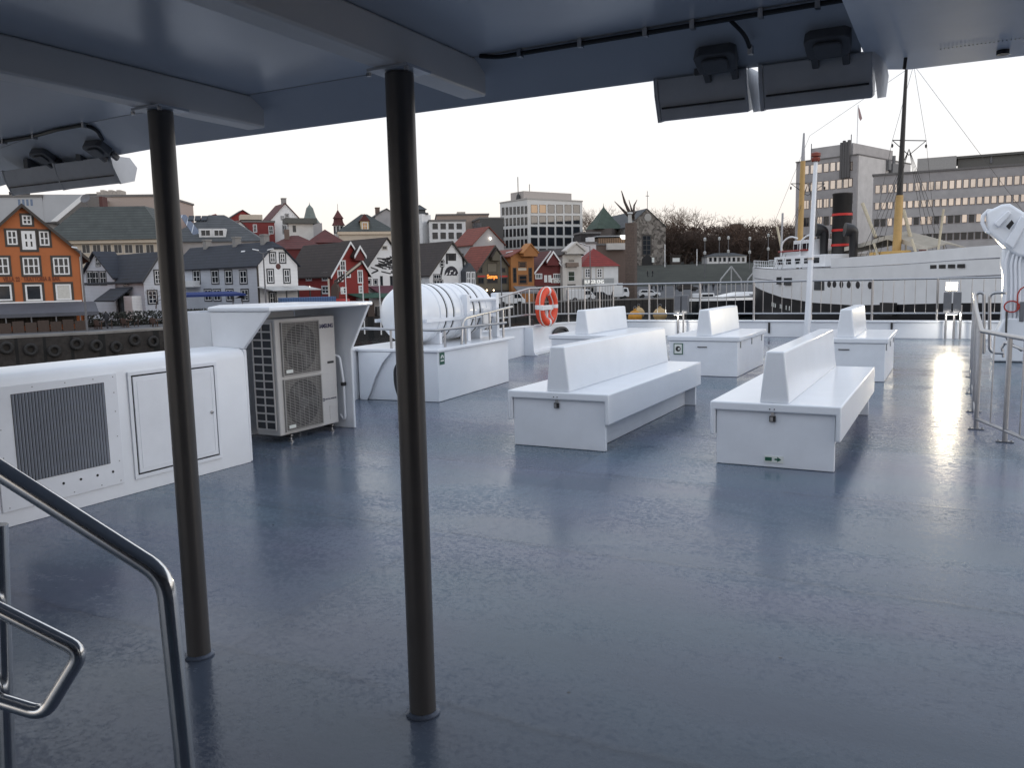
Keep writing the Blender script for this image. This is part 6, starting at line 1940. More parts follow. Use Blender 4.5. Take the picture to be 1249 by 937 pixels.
# ---- tyres along the quay wall
ty = None
qpts = [(px_s(x, d), d) for x, d in ((0, 69), (110, 73), (210, 79), (330, 92))]
tot = 0
tyre_pos = []
for (s0, d0), (s1, d1) in zip(qpts, qpts[1:]):
    L_ = math.hypot(s1 - s0, d1 - d0); k = 0
    while k < L_:
        t = k / L_; s_, d_ = s0 + (s1 - s0) * t, d0 + (d1 - d0) * t
        nx_, nd_ = (d1 - d0) / L_, -(s1 - s0) / L_
        tyre_pos.append((s_ + nx_ * .2, d_ + nd_ * .2, math.atan2(d1 - d0, s1 - s0))); k += 1.75
for i, (s_, d_, a_) in enumerate(tyre_pos):
    if ty is None:
        mb = MB(); mb.tube([(.40 * math.cos(k * math.pi / 10), 0, .40 * math.sin(k * math.pi / 10)) for k in range(20)], .15, 8, closed=True)
        ty = mb.build('fender_tyre', M('tyre_grey', (.026, .025, .025), .85, var=.4)); o = ty
    else:
        o = ty.copy(); COL.objects.link(o)
    p = sd(s_, d_, ZQ - .75 - .25 * ((i * 7) % 3)); o.location = p; o.rotation_euler = (0, 0, YAW + a_)
    tag(o, 'old tyre hung as a fender on the dark quay wall below the restaurant', 'tyre', 'tyre fenders on the quay wall')

# ---- parasol, container, harbour crane
pa = thing('blue_parasol', 'wide closed blue parasol before the long pale house', 'parasol', (at(250, 360, 98).x, at(250, 360, 98).y, ZQ), YAW + .6)
g = lambda y: at(250, y, 98).z - ZQ
mb = MB()
mb.prism([(-4.2, -1.3, g(362)), (4.4, -1.3, g(362)), (4.4, 1.3, g(362)), (-4.2, 1.3, g(362))], (0, 0, .25))
mb.mesh([(-4.2, -1.3, g(362) + .26), (4.4, -1.3, g(362) + .26), (4.4, 1.3, g(362) + .26), (-4.2, 1.3, g(362) + .26), (-3, 0, g(356)), (3.2, 0, g(356))], [(0, 1, 5, 4), (2, 3, 4, 5), (1, 2, 5), (3, 0, 4), (0, 3, 2, 1)])
mb.build('canopy', M('canvas_blue', (.012, .03, .14), .8), pa, smooth=0)
for x in (-3, 3.2):
    mb = MB(); mb.tube([(x, 0, 0), (x, 0, g(362))], .06, 8); mb.build('pole', post_grey, pa)
bp_ = thing('closed_parasol', 'small dark closed parasol by the pale house corner', 'parasol', (at(296, 372, 100).x, at(296, 372, 100).y, ZQ))
g = lambda y: at(296, y, 100).z - ZQ
mb = MB(); mb.lathe([(.9, g(363.5)), (.3, g(361)), (0, g(360.5))], 10); mb.build('canopy', black_m, bp_); mb = MB(); mb.tube([(0, 0, 0), (0, 0, g(362))], .05, 6); mb.build('pole', post_grey, bp_)
terr = thing('terrace_fence', 'dark terrace fence with planters along the pale house', 'fence', (at(245, 380, 96).x, at(245, 380, 96).y, ZQ), YAW + R(139))
for k in range(10):
    mb = MB(); mb.box(-7 + k * 1.4, -.04, .1, -5.7 + k * 1.4, .04, 1.25 + .2 * (k % 2)); mb.build('panel', wood_dark, terr, smooth=0)
hedge = MB(); rn = random.Random(4)
for k in range(3200):
    c_ = Vector((rn.uniform(-8, 8), rn.uniform(-.5, .5), rn.uniform(.0, 1.0) ** 1.3 * 1.5)); t_ = Vector((rn.gauss(0, 1), rn.gauss(0, 1), rn.gauss(0, 1))).normalized(); u_ = t_.orthogonal().normalized()
    hedge.mesh([c_ - t_ * .16, c_ + u_ * .1, c_ + t_ * .16, c_ - u_ * .1], [(0, 1, 2, 3)])
hd_ = hedge.build('low_hedge', M('hedge_dark', (.022, .024, .018), .9, var=.4), smooth=0, recalc=False); hd_.location = (at(190, 384, 92).x, at(190, 384, 92).y, ZQ); hd_.rotation_euler = (0, 0, YAW + .7); tag(hd_, 'low dark hedge beside the cottage street', 'hedge')
co = thing('blue_container', 'long blue metal container with a pale emblem standing before the red house', 'container', (at(376, 370, 97).x, at(376, 370, 97).y, ZQ), YAW + .45)
g = lambda y: at(376, y, 97).z - ZQ
blue_m = lines_mat('container_blue', (.055, .12, .26), (.03, .07, .17), .28, 0, .35, .6)
mb = MB(); mb.box(-3.2, -1.2, .0, 3.0, 1.2, g(362.5)); mb.build('body', blue_m, co, bevel=.03)
mb = MB(); mb.box(-.35, -1.225, .9, .5, -1.205, 1.7); mb.build('emblem_plate', M('plate_pale', (.35, .42, .52), .6), co)
hc = thing('harbour_crane', 'small red based harbour crane with a slanted lattice boom before the red house', 'crane', (at(412, 372, 100).x, at(412, 372, 100).y, ZQ), YAW)
g = lambda x, y: Vector(((at(x, y, 100) - at(412, 372, 100)).dot(RH), 0, at(412, y, 100).z - ZQ))
mb = MB(); mb.box(-1.3, -1, 0, 1.3, 1, g(412, 365).z); mb.build('base', red_m, hc, bevel=.1)
mb = MB(); mb.prism([(g(405, 364).x, -.6, g(405, 364).z), (g(412, 364).x, -.6, g(412, 364).z), (g(414, 352).x, -.6, g(414, 352).z), (g(410, 343).x, -.6, g(410, 343).z), (g(405, 350).x, -.6, g(405, 350).z)], (0, 1.2, 0)); mb.build('machine_house', M('machine_rust', (.07, .045, .035), .7), hc, bevel=.05)
mb = MB()
a, b_ = g(408, 346), g(441, 321)
for dy in (-.25, .25):
    for dz in (-.25, .25): mb.tube([a + Vector((0, dy, dz)), b_ + Vector((0, dy, dz * .4))], .09, 5)
n = 12
for k in range(n):
    p, q_ = a.lerp(b_, k / n), a.lerp(b_, (k + 1) / n)
    mb.tube([p + Vector((0, -.25, -.25)), q_ + Vector((0, -.25, .25))], .05, 4)
mb.build('boom', M('boom_dark', (.06, .05, .045), .7), hc)
mb = MB(); mb.prism([(a + (b_ - a) * t + Vector((0, -.3, -.16))) for t in (.45, .98)] + [(a + (b_ - a) * t + Vector((0, -.3, .12))) for t in (.98, .45)], (0, -.04, 0)); mb.build('boom_sign', W_CREAM, hc)
mb = MB(); mb.box(g(402, 360).x, -.7, g(402, 371).z, g(404, 360).x, -.62, g(402, 340).z); mb.build('sign_board', W_CREAM, hc)
sx_ = thing('stacked_screens', 'dark boat and net clutter standing on the quay below the maroon awning', 'screens', (at(462, 375, 100).x, at(462, 375, 100).y, ZQ), YAW + .6)
for k in range(7):
    mb = MB(); mb.box(-4 + k * 1.2, -.3, 0, -3.1 + k * 1.2, .3, 1.2 + .5 * ((k * 5) % 3)); mb.build('panel', black_m if k % 2 else wood_dark, sx_, bevel=.05)
# quay railing seen behind the railings, row of posts
# ---- mooring buoys
def buoy(px, py, d, r, m, label):
    t = thing('mooring_buoy', label, 'buoy', at(px, py, d))
    mb = MB(); mb.lathe([(0, -r), (r * .6, -r * .8), (r * .95, -r * .3), (r, 0), (r * .95, r * .3), (r * .62, r * .78), (r * .2, r * .98), (r * .2, r * 1.2), (0, r * 1.2)], 24); mb.build('float', m, t)
    mb = MB(); mb.tube([(r * .22 * math.cos(k * .7854), 0, r * 1.3 + r * .22 * math.sin(k * .7854)) for k in range(8)], r * .06, 6, closed=True); mb.build('lifting_eye', post_grey, t)
yel = M('buoy_yellow', (.55, .25, .025), .6, var=.2, scale=1.5); tan = M('buoy_tan', (.50, .34, .16), .6, var=.2, scale=1.5)
buoy(774.5, 387, 112, .95, yel, 'orange yellow mooring buoy, lower of the pair behind the rail')
buoy(779, 382, 118, .85, tan, 'tan mooring buoy behind the orange yellow one')
buoy(805, 384, 112, .95, tan, 'round tan mooring buoy standing apart behind the stern rail')

# ================================================================== motor yacht
ya = thing('motor_yacht', 'sleek white and black motor yacht moored behind the stern rail', 'yacht', (0, 0, 0))
yb0, yb1 = at(838, 362, 128), at(929, 362, 134)
axis = (yb1 - yb0); L_ = axis.length; axis.normalize(); axis.z = 0; axis.normalize()
perp = Vector((-axis.y, axis.x, 0))
ya.location = (yb0.x, yb0.y, ZW); ya.rotation_euler = (0, 0, math.atan2(axis.y, axis.x))
zz = lambda y: at(880, y, 131).z - ZW
def hull_mesh(mbx, secs, m=0):
    """secs: list of (x, [(y,z)...]) rings joined lengthwise, closed at both ends"""
    rings = [[mbx.bm.verts.new((x, y, z)) for y, z in ring] for x, ring in secs]
    for A, B in zip(rings, rings[1:]):
        n = len(A)
        for j in range(n):
            mbx.bm.faces.new((A[j], A[(j + 1) % n], B[(j + 1) % n], B[j])).material_index = m
    mbx.bm.faces.new(rings[0]).material_index = m; mbx.bm.faces.new(rings[-1][::-1]).material_index = m
secs = []
for t in (0, .06, .15, .3, .5, .75, 1.0):
    hb = 2.1 * min(1, (t / .35) ** .55 + .02) if t < .35 else 2.1
    zt_ = zz(366) - .1 * t
    secs.append((t * L_, [(-hb, zt_), (-hb * .85, .3), (-hb * .3, -.4), (hb * .3, -.4), (hb * .85, .3), (hb, zt_)]))
mb = MB(); hull_mesh(mb, secs); mb.build('hull', M('yacht_black', (.012, .013, .016), .15), ya, smooth=40)
mb = MB(); hull_mesh(mb, [(x, [(-r_[0][0] * -1 * 1.0, r_[0][1] + .005), (r_[0][0] * .97, r_[0][1] + .38), (-r_[0][0] * .97, r_[0][1] + .38), (-r_[0][0], r_[0][1] + .005)][::1]) for x, r_ in secs]); mb.build('deck_edge', pw, ya, smooth=40)
zd = zz(364) + .25
mb = MB(); mb.prism([(L_ * .38, -1.6, zd), (L_ * .97, -1.6, zd), (L_ * .99, -1.4, zz(360)), (L_ * .93, -1.2, zz(357.2)), (L_ * .72, -1.2, zz(356.5)), (L_ * .58, -1.3, zz(358.6))], (0, 2.9, 0)); mb.build('cabin', pw, ya, bevel=.12, seg=3)
mb = MB(); mb.prism([(L_ * .45, -1.61, zz(363)), (L_ * .90, -1.61, zz(362.5)), (L_ * .84, -1.36, zz(359.6)), (L_ * .70, -1.3, zz(358.6)), (L_ * .60, -1.36, zz(360))], (0, -.03, 0)); mb.build('window', glass, ya, smooth=0)
mb = MB(); mb.box(L_ * .12, -1.1, zd, L_ * .30, 1.1, zd + .65); yc = mb.build('cabin', pw, ya, bevel=.1, seg=3)
mb = MB(); mb.box(L_ * .14, -1.13, zd + .15, L_ * .28, -1.105, zd + .5); mb.build('window', glass, yc)

# ================================================================== steamship
ss = thing('steamship', 'old white and black steamship with yellow masts and a red banded funnel', 'ship')
BOW = Vector((px_s(922, 113), 113)); STN = Vector((px_s(1213, 66) + 4.0, 66))
ax = (STN - BOW); SL = ax.length; ax.normalize()
origin = sd(BOW.x, BOW.y, ZW)
wx = (RH * ax.x + FH * ax.y); wx.normalize()
ss.location = origin; ss.rotation_euler = (0, 0, math.atan2(wx.y, wx.x))
wy = Vector((-wx.y, wx.x, 0))     # to the far side or near side?
near = -1 if (wy.dot(CAM - origin) < 0) else 1     # sign of local y that faces the camera


def ship_at(px, py, yl):
    """local (x, z) where the pixel ray meets the vertical plane local y = yl"""
    r = ray(px, py); n = wy
    o_ = origin + wy * yl
    t = (o_ - CAM).dot(n) / r.dot(n)
    p = CAM + r * t - origin
    return p.dot(wx), p.z


HB = 4.2
def half(t):
    if t < .32: return HB * (t / .32) ** .6 * (1 - .0) + .06
    if t > .90: return HB * (1 - ((t - .90) / .10) ** 2 * .38)
    return HB
ts = [0, .02, .06, .12, .2, .3, .45, .6, .75, .86, .92, .96, .985, 1.0]
ZBP = []
for px_, py_ in ((926, 349), (930, 352.5), (952, 361), (984, 368.5), (1024, 372.5), (1078, 372), (1130, 370.5), (1186, 369.5)):
    yl_ = near * HB * (.2 if px_ < 928 else .45 if px_ < 940 else .8 if px_ < 960 else 1)
    x_, z_ = ship_at(px_, py_, yl_); ZBP.append((x_ / SL, z_))
ZBP = [(0, ZBP[0][1] + .2)] + [q_ for q_ in ZBP if 0.01 < q_[0] < .99] + [(1.01, ZBP[-1][1])]
def zb_(t):
    pts = ZBP
    for (a, b), (c_, d_) in zip(pts, pts[1:]):
        if t <= c_: return b + (d_ - b) * (t - a) / (c_ - a)
    return pts[-1][1]
zt_ = lambda t: 6.95 + .55 * max(0, .3 - t) / .3 + .35 * max(0, t - .7) / .3
white_h = M('ship_white', (.82, .83, .85), .35, var=.06, scale=.5, coat=.2); black_h = M('ship_black', (.016, .016, .020), .35, var=.3, scale=.6)
mb = MB(); hull_mesh(mb, [(t * SL + (1.2 * (1 - 0) if t == 0 else 0), [(-half(t), zb_(t)), (-half(t) * .9, 1.0), (-half(t) * .5, -1), (half(t) * .5, -1), (half(t) * .9, 1.0), (half(t), zb_(t))]) for t in ts]); mb.build('hull', black_h, ss, smooth=40)
mb = MB(); hull_mesh(mb, [(t * SL - (.8 if t == 0 else 0), [(-half(t), zb_(t) + .004), (half(t), zb_(t) + .004), (half(t) * 1.02 + .04, zt_(t)), (-half(t) * 1.02 - .04, zt_(t))]) for t in ts]); mb.build('upper_hull', white_h, ss, smooth=40)
nb = near * HB
# bulwark on the after part, standing a bit proud of the upper hull
x0, z0_ = ship_at(1013, 337, nb); x1 = SL * .985
zA = zt_(.5)
mb = MB()
for s_ in (-1, 1):
    mb.prism([(x0, s_ * HB, zA + .005), (SL * .88, s_ * HB, zt_(.88) + .005), (SL * .88, s_ * HB, zt_(.88) + 1.05), (x0, s_ * HB, zA + .95)], (0, -s_ * .12, 0))
hx = [(t * SL, half(t), zt_(t)) for t in (.88, .92, .96, .985, 1.0)]
for (xa, ha, za), (xb, hb_, zb2) in zip(hx, hx[1:]):
    for s_ in (-1, 1):
        mb.mesh([(xa, s_ * ha, za + .005), (xb, s_ * hb_, zb2 + .005), (xb, s_ * hb_, zb2 + 1.05), (xa, s_ * ha, za + 1.05), (xa, s_ * (ha - .12), za + .005), (xb, s_ * (hb_ - .12), zb2 + .005), (xb, s_ * (hb_ - .12), zb2 + 1.05), (xa, s_ * (ha - .12), za + 1.05)], [(0, 1, 2, 3), (7, 6, 5, 4), (3, 2, 6, 7), (0, 4, 5, 1)])
mb.box(SL - .12, -half(1), zt_(1) + .005, SL, half(1), zt_(1) + 1.05)
mb.build('bulwark', white_h, ss, smooth=30)
mb = MB()   # rubbing strakes
for s_ in (-1, 1):
    for zf in (.0, -1.35):
        pts = [(t * SL, s_ * (half(t) + .06), zt_(t) + zf) for t in ts[2:]]
        mb.tube(pts, .07 if zf == 0 else .05, 6)
mb.build('strake', M('strake_grey', (.22, .22, .24), .6), ss)
for px in (1012, 1018.5, 1027, 1036, 1047, 1062):
    x, z = ship_at(px, 346.5 + (px - 1012) * .03, nb)
    mb = MB(); mb.lathe([(0, 0), (.36, 0), (.36, .05), (0, .06)], 16, 0, frame_matrix((x, near * (HB + .03), z), (1, 0, 0) if near < 0 else (-1, 0, 0), (0, 0, 1))); mb.build('porthole', M('porthole_dark', (.03, .03, .035), .3), ss)
for (pa_, pb_) in (((948, 338), (953, 347)), ((957, 339), (966, 348)), ((994, 342.5), (1006, 354))):
    xa, za = ship_at(pa_[0], pa_[1], nb); xb, zb3 = ship_at(pb_[0], pb_[1], nb)
    mb = MB(); mb.box(xa, near * (HB + .02), zb3, xb, near * (HB + .10), za); mb.build('window', glass, ss)
xa, za = ship_at(1136, 325.5, nb)
for k in range(4):
    mb = MB(); mb.box(xa + k * 1.1, near * (HB + .05), za - .16, xa + k * 1.1 + .8, near * (HB + .13), za + .16); mb.build('scupper', black_m, ss)
for k, px in enumerate((943, 946, 949, 958, 960.5, 967, 971)):
    x, z = ship_at(px, 371 + k * .8, nb * .8); 
    mb = MB(); mb.box(x, near * (half(x / SL) + .0), z - .25, x + .14, near * (half(x / SL) + .06), z + .25); mb.build('draught_mark', sign_w, ss)
# deckhouse forward, bridge, lifeboat
mb = MB(); xa, _ = ship_at(946, 330, nb * .7); xb, _ = ship_at(1008, 330, nb * .7)
mb.box(xa, -HB * .75, zt_(.2) + .01, xb, HB * .75, zt_(.2) + 1.35); mb.build('forward_house', white_h, ss, bevel=.05)
for k in range(5):
    mb = MB(); xx = xa + (xb - xa) * (.08 + .18 * k); mb.box(xx, near * HB * .75, zt_(.2) + .45, xx + (xb - xa) * .1, near * (HB * .75 + .03), zt_(.2) + 1.05); mb.build('window', glass, ss)
mb = MB(); secs = []
for t in (0, .08, .25, .5, .75, .92, 1):
    b_ = 1.0 * math.sin(math.pi * min(max(t, .03), .97)) ** .6
    secs.append((xa + .6 + t * 6.2, [(-b_ + near * 2.2, 9.0), (-b_ * .7 + near * 2.2, 8.4), (near * 2.2, 8.15), (b_ * .7 + near * 2.2, 8.4), (b_ + near * 2.2, 9.0)]))
hull_mesh(mb, secs); mb.build('lifeboat', white_h, ss, smooth=50)
mb = MB(); mb.box(xa + .7, near * 2.2 - .9, 9.0, xa + 6.5, near * 2.2 + .9, 9.22); mb.build('lifeboat_cover', M('cover_red', (.30, .045, .04), .7), ss, bevel=.1)
for k in (0, 1):
    mb = MB(); xx = xa + 1.5 + 4.2 * k; mb.tube(bend([(xx, near * 3.0, 7.0), (xx, near * 3.0, 10.2), (xx + .8, near * 2.4, 10.9), (xx + 1.8, near * 2.0, 10.6)], .8), .10, 8); mb.build('davit', white_h, ss)
xm, _ = ship_at(990, 310, 0)
mb = MB(); mb.box(xm, -2.4, 8.0, xm + 4.0, 2.4, 10.3); mb.build('wheelhouse', white_h, ss, bevel=.05)
mb = MB()
for k in range(4): mb.box(xm + .2 + k * .95, near * 2.4, 9.1, xm + .95 + k * .95, near * 2.44, 9.9)
mb.build('wheelhouse_window', glass, ss)
# rails on forward deck
mb = MB()
for s_ in (-1, 1):
    for zf in (.45, .9): mb.tube([(t * SL, s_ * half(t), zt_(t) + zf) for t in (.03, .06, .12, .2, .3, .42)], .03, 5)
    for k in range(22):
        t = .03 + .39 * k / 21; mb.tube([(t * SL, s_ * half(t), zt_(t)), (t * SL, s_ * half(t), zt_(t) + .9)], .025, 5)
mb.build('deck_rail', white_h, ss)
# funnel
xf, zf0 = ship_at(1026, 303, 0); _, zf1 = ship_at(1026, 236, 0)
rf = .5 * (ship_at(1037.5, 270, 0)[0] - ship_at(1015, 270, 0)[0]) * abs(wx.dot(RH))
rf = 11.0 / FOC * ((origin + wx * xf - CAM).dot(FH))
fun = MB(); fun.lathe([(rf, 7.0), (rf, zf1 - .25), (rf * 1.04, zf1 - .2), (rf * 1.04, zf1), (rf * .86, zf1), (rf * .86, zf1 - 1.2), (0, zf1 - 1.2)], 32, 0, Matrix.Translation((xf, 0, 0))); fo = fun.build('funnel', M('funnel_black', (.022, .02, .02), .45), ss, smooth=40)
for y in (262, 281, 299):
    z = ship_at(1026, y, 0)[1]; mb = MB(); mb.lathe([(rf * 1.0 + .01, z - .13), (rf * 1.06, z - .13), (rf * 1.06, z + .13), (rf + .01, z + .13)], 32, 0, Matrix.Translation((xf, 0, 0))); mb.build('funnel_band', M('band_red', (.60, .03, .025), .5), fo, smooth=30)
for px, s_, r_ in ((1005, near * 1.4, 1), (1041, near * 1.0, 1)):
    x, z = ship_at(px, 300, s_); zt2 = ship_at(px, 281, s_)[1]
    mb = MB(); mb.tube(bend([(x, s_, 7.2), (x, s_, zt2), (x - .3, s_ + near * .9, zt2 + .1)], .5), .42, 14, r2=.75); mb.build('ventilator', black_m, ss)
# awning
def shp(px, py, yl):
    x, z = ship_at(px, py, yl); return (x, yl, z)
mb = MB()
r0, r1, r2 = shp(1004, 309, nb * .9), shp(1083, 287.5, 0), shp(1131, 303, nb * .9)
xa2, xb2 = r0[0], r2[0]
zl = zt_(.6) + 2.6
yn, yf = near * .2, -near * HB * .95
sts = [ship_at(1004, 308, yn), ship_at(1046, 297, yn), ship_at(1083, 287.5, yn), ship_at(1106, 294, yn), ship_at(1132, 302.5, yn)]
sts[1] = (sts[1][0], sts[1][1] - .15)
vv = []
for x_, z_ in sts: vv += [(x_, yn, z_), (x_, (yn + yf) / 2, z_ + .45), (x_, yf, z_)]
mb.mesh(vv, [(3 * k, 3 * k + 3, 3 * k + 4, 3 * k + 1) for k in range(4)] + [(3 * k + 1, 3 * k + 4, 3 * k + 5, 3 * k + 2) for k in range(4)])
xa2, xb2 = sts[0][0], sts[-1][0]
def awz(x):
    for (a, b), (c_, d_) in zip(sts, sts[1:]):
        if x <= c_: return b + (d_ - b) * (x - a) / (c_ - a)
    return sts[-1][1]
aw_ = mb.build('awning', M('awning_canvas', (.36, .32, .26), .85, var=.15, scale=1), ss, smooth=0, recalc=False)
sm = aw_.modifiers.new('solidify', 'SOLIDIFY'); sm.thickness = .12
mb = MB()
for (a, b), (c_, d_) in zip(sts, sts[1:]):
    mb.prism([(a, yn + near * .03, b - .38), (c_, yn + near * .03, d_ - .38), (c_, yn + near * .03, d_ + .06), (a, yn + near * .03, b + .06)], (0, near * .03, 0))
mb.build('awning_valance', M('awning_canvas_edge', (.52, .48, .41), .85, var=.12, scale=1), aw_, smooth=0)
for s_ in (-1, 1):
    for k in range(7):
        mb = MB(); x = xa2 + (xb2 - xa2) * (k + .02) / 6.1; yp = yn if s_ > 0 else yf; mb.tube([(x, yp, zt_(.6)), (x, yp, awz(x))], .06, 6)
        mb.build('awning_post', M('post_cream', (.5, .44, .34), .6), ss)
mb = MB(); mb.box(xa2 + 2, min(yf * .9, -near * .5), zt_(.6) + .01, xb2 - 1, max(yf * .9, -near * .5), awz(xb2) - .35); mb.build('awning_shade', M('awning_shade_dark', (.05, .035, .028), .5), ss, bevel=.05)  # dark block standing in for the shade under the awning
mb = MB(); xx, z = ship_at(1086, 312, 0); mb.box(xx - 1.6, near * .8 - .5, zt_(.7), xx + 3.6, near * .8 + .5, zt_(.7) + 1.5); mb.build('hatch_house', M('buff_paint', (.55, .34, .10), .5), ss, bevel=.05)
# masts
buff = M('mast_buff', (.50, .32, .12), .5)
def mast(px_b, py_b, px_t, py_t, px_m, py_m, r, mt, mbm, name='mast'):
    MY = near * .75; xb, zb3 = ship_at(px_b, py_b, MY); xt, zt3 = ship_at(px_t, py_t, MY); xm_, zm = ship_at(px_m, py_m, MY)
    # straight mast: put it upright with a slight rake
    mb = MB(); mb.tube([(xb, MY, 7.0), (xb + (xt - xb) * 0 + (zm - 7) * .03, MY, zm)], r, 12, r2=r * .86); a = mb.build(name, mbm, ss)
    mb = MB(); mb.tube([(xb + (zm - 7) * .03, MY, zm), (xb + (zt3 - 7) * .03, MY, zt3)], r * .70, 12, r2=r * .3); mb.build('topmast', mt, a)
    return xb, zm, zt3
xb1, zm1, zt1 = mast(975, 309, 978, 163, 977, 197, .34, M('mast_grey', (.40, .40, .42), .5), buff)
xb2_, zm2, zt2_ = mast(1093, 312, 1106, 72, 1098, 238, .42, M('mast_black', (.02, .018, .018), .5), buff)
def spreader(xb, z, hw, name='crosstree'):
    x = xb + (z - 7) * .03
    mb = MB()
    e = wx.dot(RH)
    mb.tube([(x, -hw, z), (x, hw, z)], .05, 6); mb.tube([(x, -hw, z), (x, 0, z - 1.4)], .04, 5); mb.tube([(x, hw, z), (x, 0, z - 1.4)], .04, 5)
    for s_ in (-1, 1): mb.lathe([(0, -.25), (.1, -.1), (.1, .1), (0, .2)], 8, 0, Matrix.Translation((x, s_ * hw, z - .5)))
    mb.build(name, black_m, ss)
z = ship_at(1102, 173, 0)[1]; hw = 22 / FOC * ((origin + wx * xb2_ - CAM).dot(FH)) / max(.3, abs(wy.dot(RH)))
spreader(xb2_, z, hw); zs2 = z
z1 = ship_at(976, 226, 0)[1]; spreader(xb1, z1, 2.2)
xk, zk = ship_at(991, 330, 0)
mb = MB(); x, z = ship_at(953, 270, near * 1.0); mb.tube([(x, near * 1.0, 7.2), (x + .3, near * 1.0, z + 1.0)], .13, 8); mb.build('samson_post', M('mast_grey', (.40, .40, .42), .5), ss)
def boom(pa_, pb_, yl, r):
    mb = MB(); mb.tube([shp(*pa_, yl), shp(*pb_, yl)], r, 8); mb.build('derrick_boom', M('boom_cream', (.52, .45, .32), .5), ss)
boom((1068, 289), (1052, 248), near * 1.5, .17); boom((1071, 312), (1066, 297), near * 1.5, .13); boom((1111, 290), (1102, 256), near * -1.0, .17); boom((1117, 308), (1112, 292), near * 1.5, .12)
boom((955, 312), (948, 277), near * .5, .15); boom((1144, 308), (1151, 255), near * 1.5, .10)
mb = MB()
tp = Vector((xb2_ + (zt2_ - 7) * .03, 0, zt2_ - .5)); tz = Vector((xb2_ + (zs2 - 7) * .03, 0, zs2))
for k in range(4):
    for s_ in (-1, 1):
        mb.tube([tz + Vector((0, s_ * hw * .0, -.8)), (xb2_ - 1.5 + k * 1.1, s_ * HB * .95, zt_(.7) + .5)], .025, 4)
for s_ in (-1, 1):
    mb.tube([tp, tz + Vector((0, s_ * hw, 0))], .02, 4); mb.tube([tz + Vector((0, s_ * hw, 0)), (xb2_, s_ * HB * .95, zt_(.7))], .02, 4)
tf = Vector((xb1 + (zt1 - 7) * .03, 0, zt1 - .3))
mb.tube([tp, tf], .02, 4); mb.tube([tp, (SL, 0, zt_(1) + 1)], .02, 4); mb.tube([tf, (0, 0, zt_(0))], .02, 4)
for k in range(3):
    for s_ in (-1, 1): mb.tube([Vector((xb1 + (z1 - 7) * .03, 0, z1)), (xb1 - 1 + k, s_ * 3.6, zt_(.25))], .022, 4)
mb.build('rigging', M('rigging_dark', (.06, .055, .05), .7), ss)
mb = MB(); x, z = ship_at(1125, 315, nb * .6); mb.box(x - .25, nb * .6 - .2, zt_(.8), x + .25, nb * .6 + .2, z + .8); mb.build('bollard', M('bitts_maroon', (.10, .03, .025), .6), ss)
mb = MB(); xx, _ = ship_at(1080, 380, nb); _, z = ship_at(1080, 369, nb); mb.box(xx - .2, near * (HB + .02), z - 1.2, xx + 1.7, near * (HB + .5), z); mb.build('gangway_platform', black_m, ss)

# ================================================================== sky, light
scene.world = bpy.data.worlds.new('World')
wd = scene.world; wd.use_nodes = True
nt = wd.node_tree; N, L = nt.nodes, nt.links
bg = N['Background']
sky = N.new('ShaderNodeTexSky'); sky.sky_type = 'NISHITA'; sky.sun_disc = False
SUN_EL = R(2.5)
sun_dir = (RH * .9 - FH * .45).normalized()        # towards the afterglow, off to the right and a little behind
sky.sun_elevation = SUN_EL
sky.sun_rotation = math.atan2(sun_dir.x, sun_dir.y)
sky.air_density = 1.0; sky.dust_density = 2.0; sky.ozone_density = 1.0
sv = N.new('ShaderNodeVectorMath'); sv.operation = 'SCALE'; sv.inputs['Scale'].default_value = .40
L.new(sky.outputs[0], sv.inputs[0])
hs = N.new('ShaderNodeHueSaturation'); hs.inputs['Saturation'].default_value = .25
L.new(sv.outputs[0], hs.inputs['Color'])
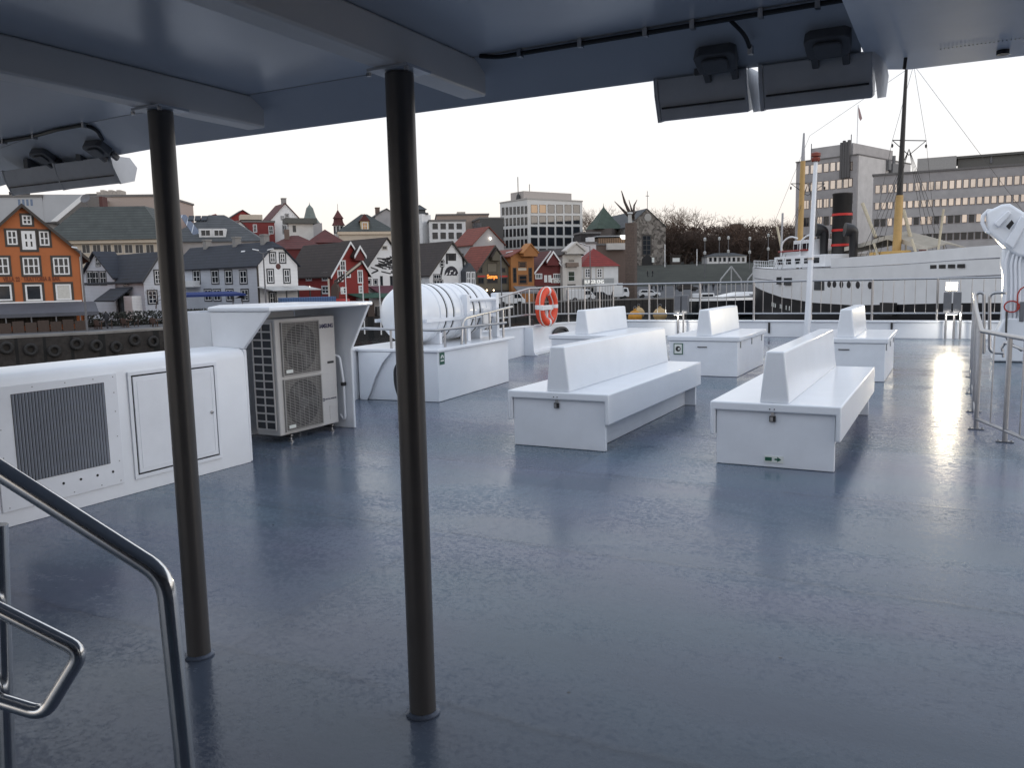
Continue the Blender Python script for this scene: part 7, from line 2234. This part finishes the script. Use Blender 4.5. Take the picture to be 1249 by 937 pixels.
# thin even cloud veil: warm white low down, cool white overhead
tc = N.new('ShaderNodeTexCoord'); sp = N.new('ShaderNodeSeparateXYZ'); L.new(tc.outputs['Generated'], sp.inputs[0])
cr = N.new('ShaderNodeValToRGB')
els = cr.color_ramp.elements
els[0].position = 0.0; els[0].color = (1.0, .85, .72, 1)
els[1].position = 1.0; els[1].color = (.72, .82, 1.0, 1)
e = els.new(.06); e.color = (1.0, .925, .85, 1)
e = els.new(.14); e.color = (.985, .985, .995, 1)
e = els.new(.45); e.color = (.86, .93, 1.04, 1)
L.new(sp.outputs['Z'], cr.inputs['Fac'])
veil = N.new('ShaderNodeVectorMath'); veil.operation = 'SCALE'; veil.inputs['Scale'].default_value = 9.2
L.new(cr.outputs['Color'], veil.inputs[0])
ad = N.new('ShaderNodeVectorMath'); ad.operation = 'ADD'
L.new(hs.outputs['Color'], ad.inputs[0]); L.new(veil.outputs[0], ad.inputs[1])
L.new(ad.outputs[0], bg.inputs['Color'])
bg.inputs['Strength'].default_value = 0.1
sl = bpy.data.lights.new('sun', 'SUN'); sl.energy = .5; sl.angle = R(25); sl.color = (1.0, .90, .80)
so = bpy.data.objects.new('sun', sl); COL.objects.link(so)
sdv = sun_dir * math.cos(SUN_EL) + Vector((0, 0, math.sin(SUN_EL)))
so.rotation_euler = sdv.to_track_quat('Z', 'Y').to_euler()
# the lit floodlight at the stern
pl = bpy.data.lights.new('stern_floodlight', 'SPOT'); pl.energy = 210; pl.shadow_soft_size = .22; pl.color = (1.0, .87, .64); pl.spot_size = R(150); pl.spot_blend = .6
po = bpy.data.objects.new('stern_floodlight', pl); COL.objects.link(po)
po.location = (xl - .02, 22.93, 1.31)
po.rotation_euler = Vector((.12, 1.0, .10)).to_track_quat('Z', 'Y').to_euler()
p2 = bpy.data.lights.new('coaming_light', 'SPOT'); p2.energy = 22; p2.shadow_soft_size = .05; p2.color = (1.0, .93, .82); p2.spot_size = R(135); p2.spot_blend = .5
for x_ in (xd, xl):
    p2o = bpy.data.objects.new('coaming_light', p2); COL.objects.link(p2o); p2o.location = (x_, 22.72, .60)
    p2o.rotation_euler = Vector((0, -.85, .5)).to_track_quat('Z', 'Y').to_euler()

vs = scene.view_settings
vs.view_transform = 'Standard'; vs.look = 'None'; vs.gamma = 1; vs.use_curve_mapping = False; vs.exposure = 0.14
scene.render.engine = 'CYCLES'
scene.cycles.use_denoising = True
scene.cycles.max_bounces = 6; scene.cycles.diffuse_bounces = 3; scene.cycles.glossy_bounces = 3
scene.cycles.sample_clamp_indirect = 8
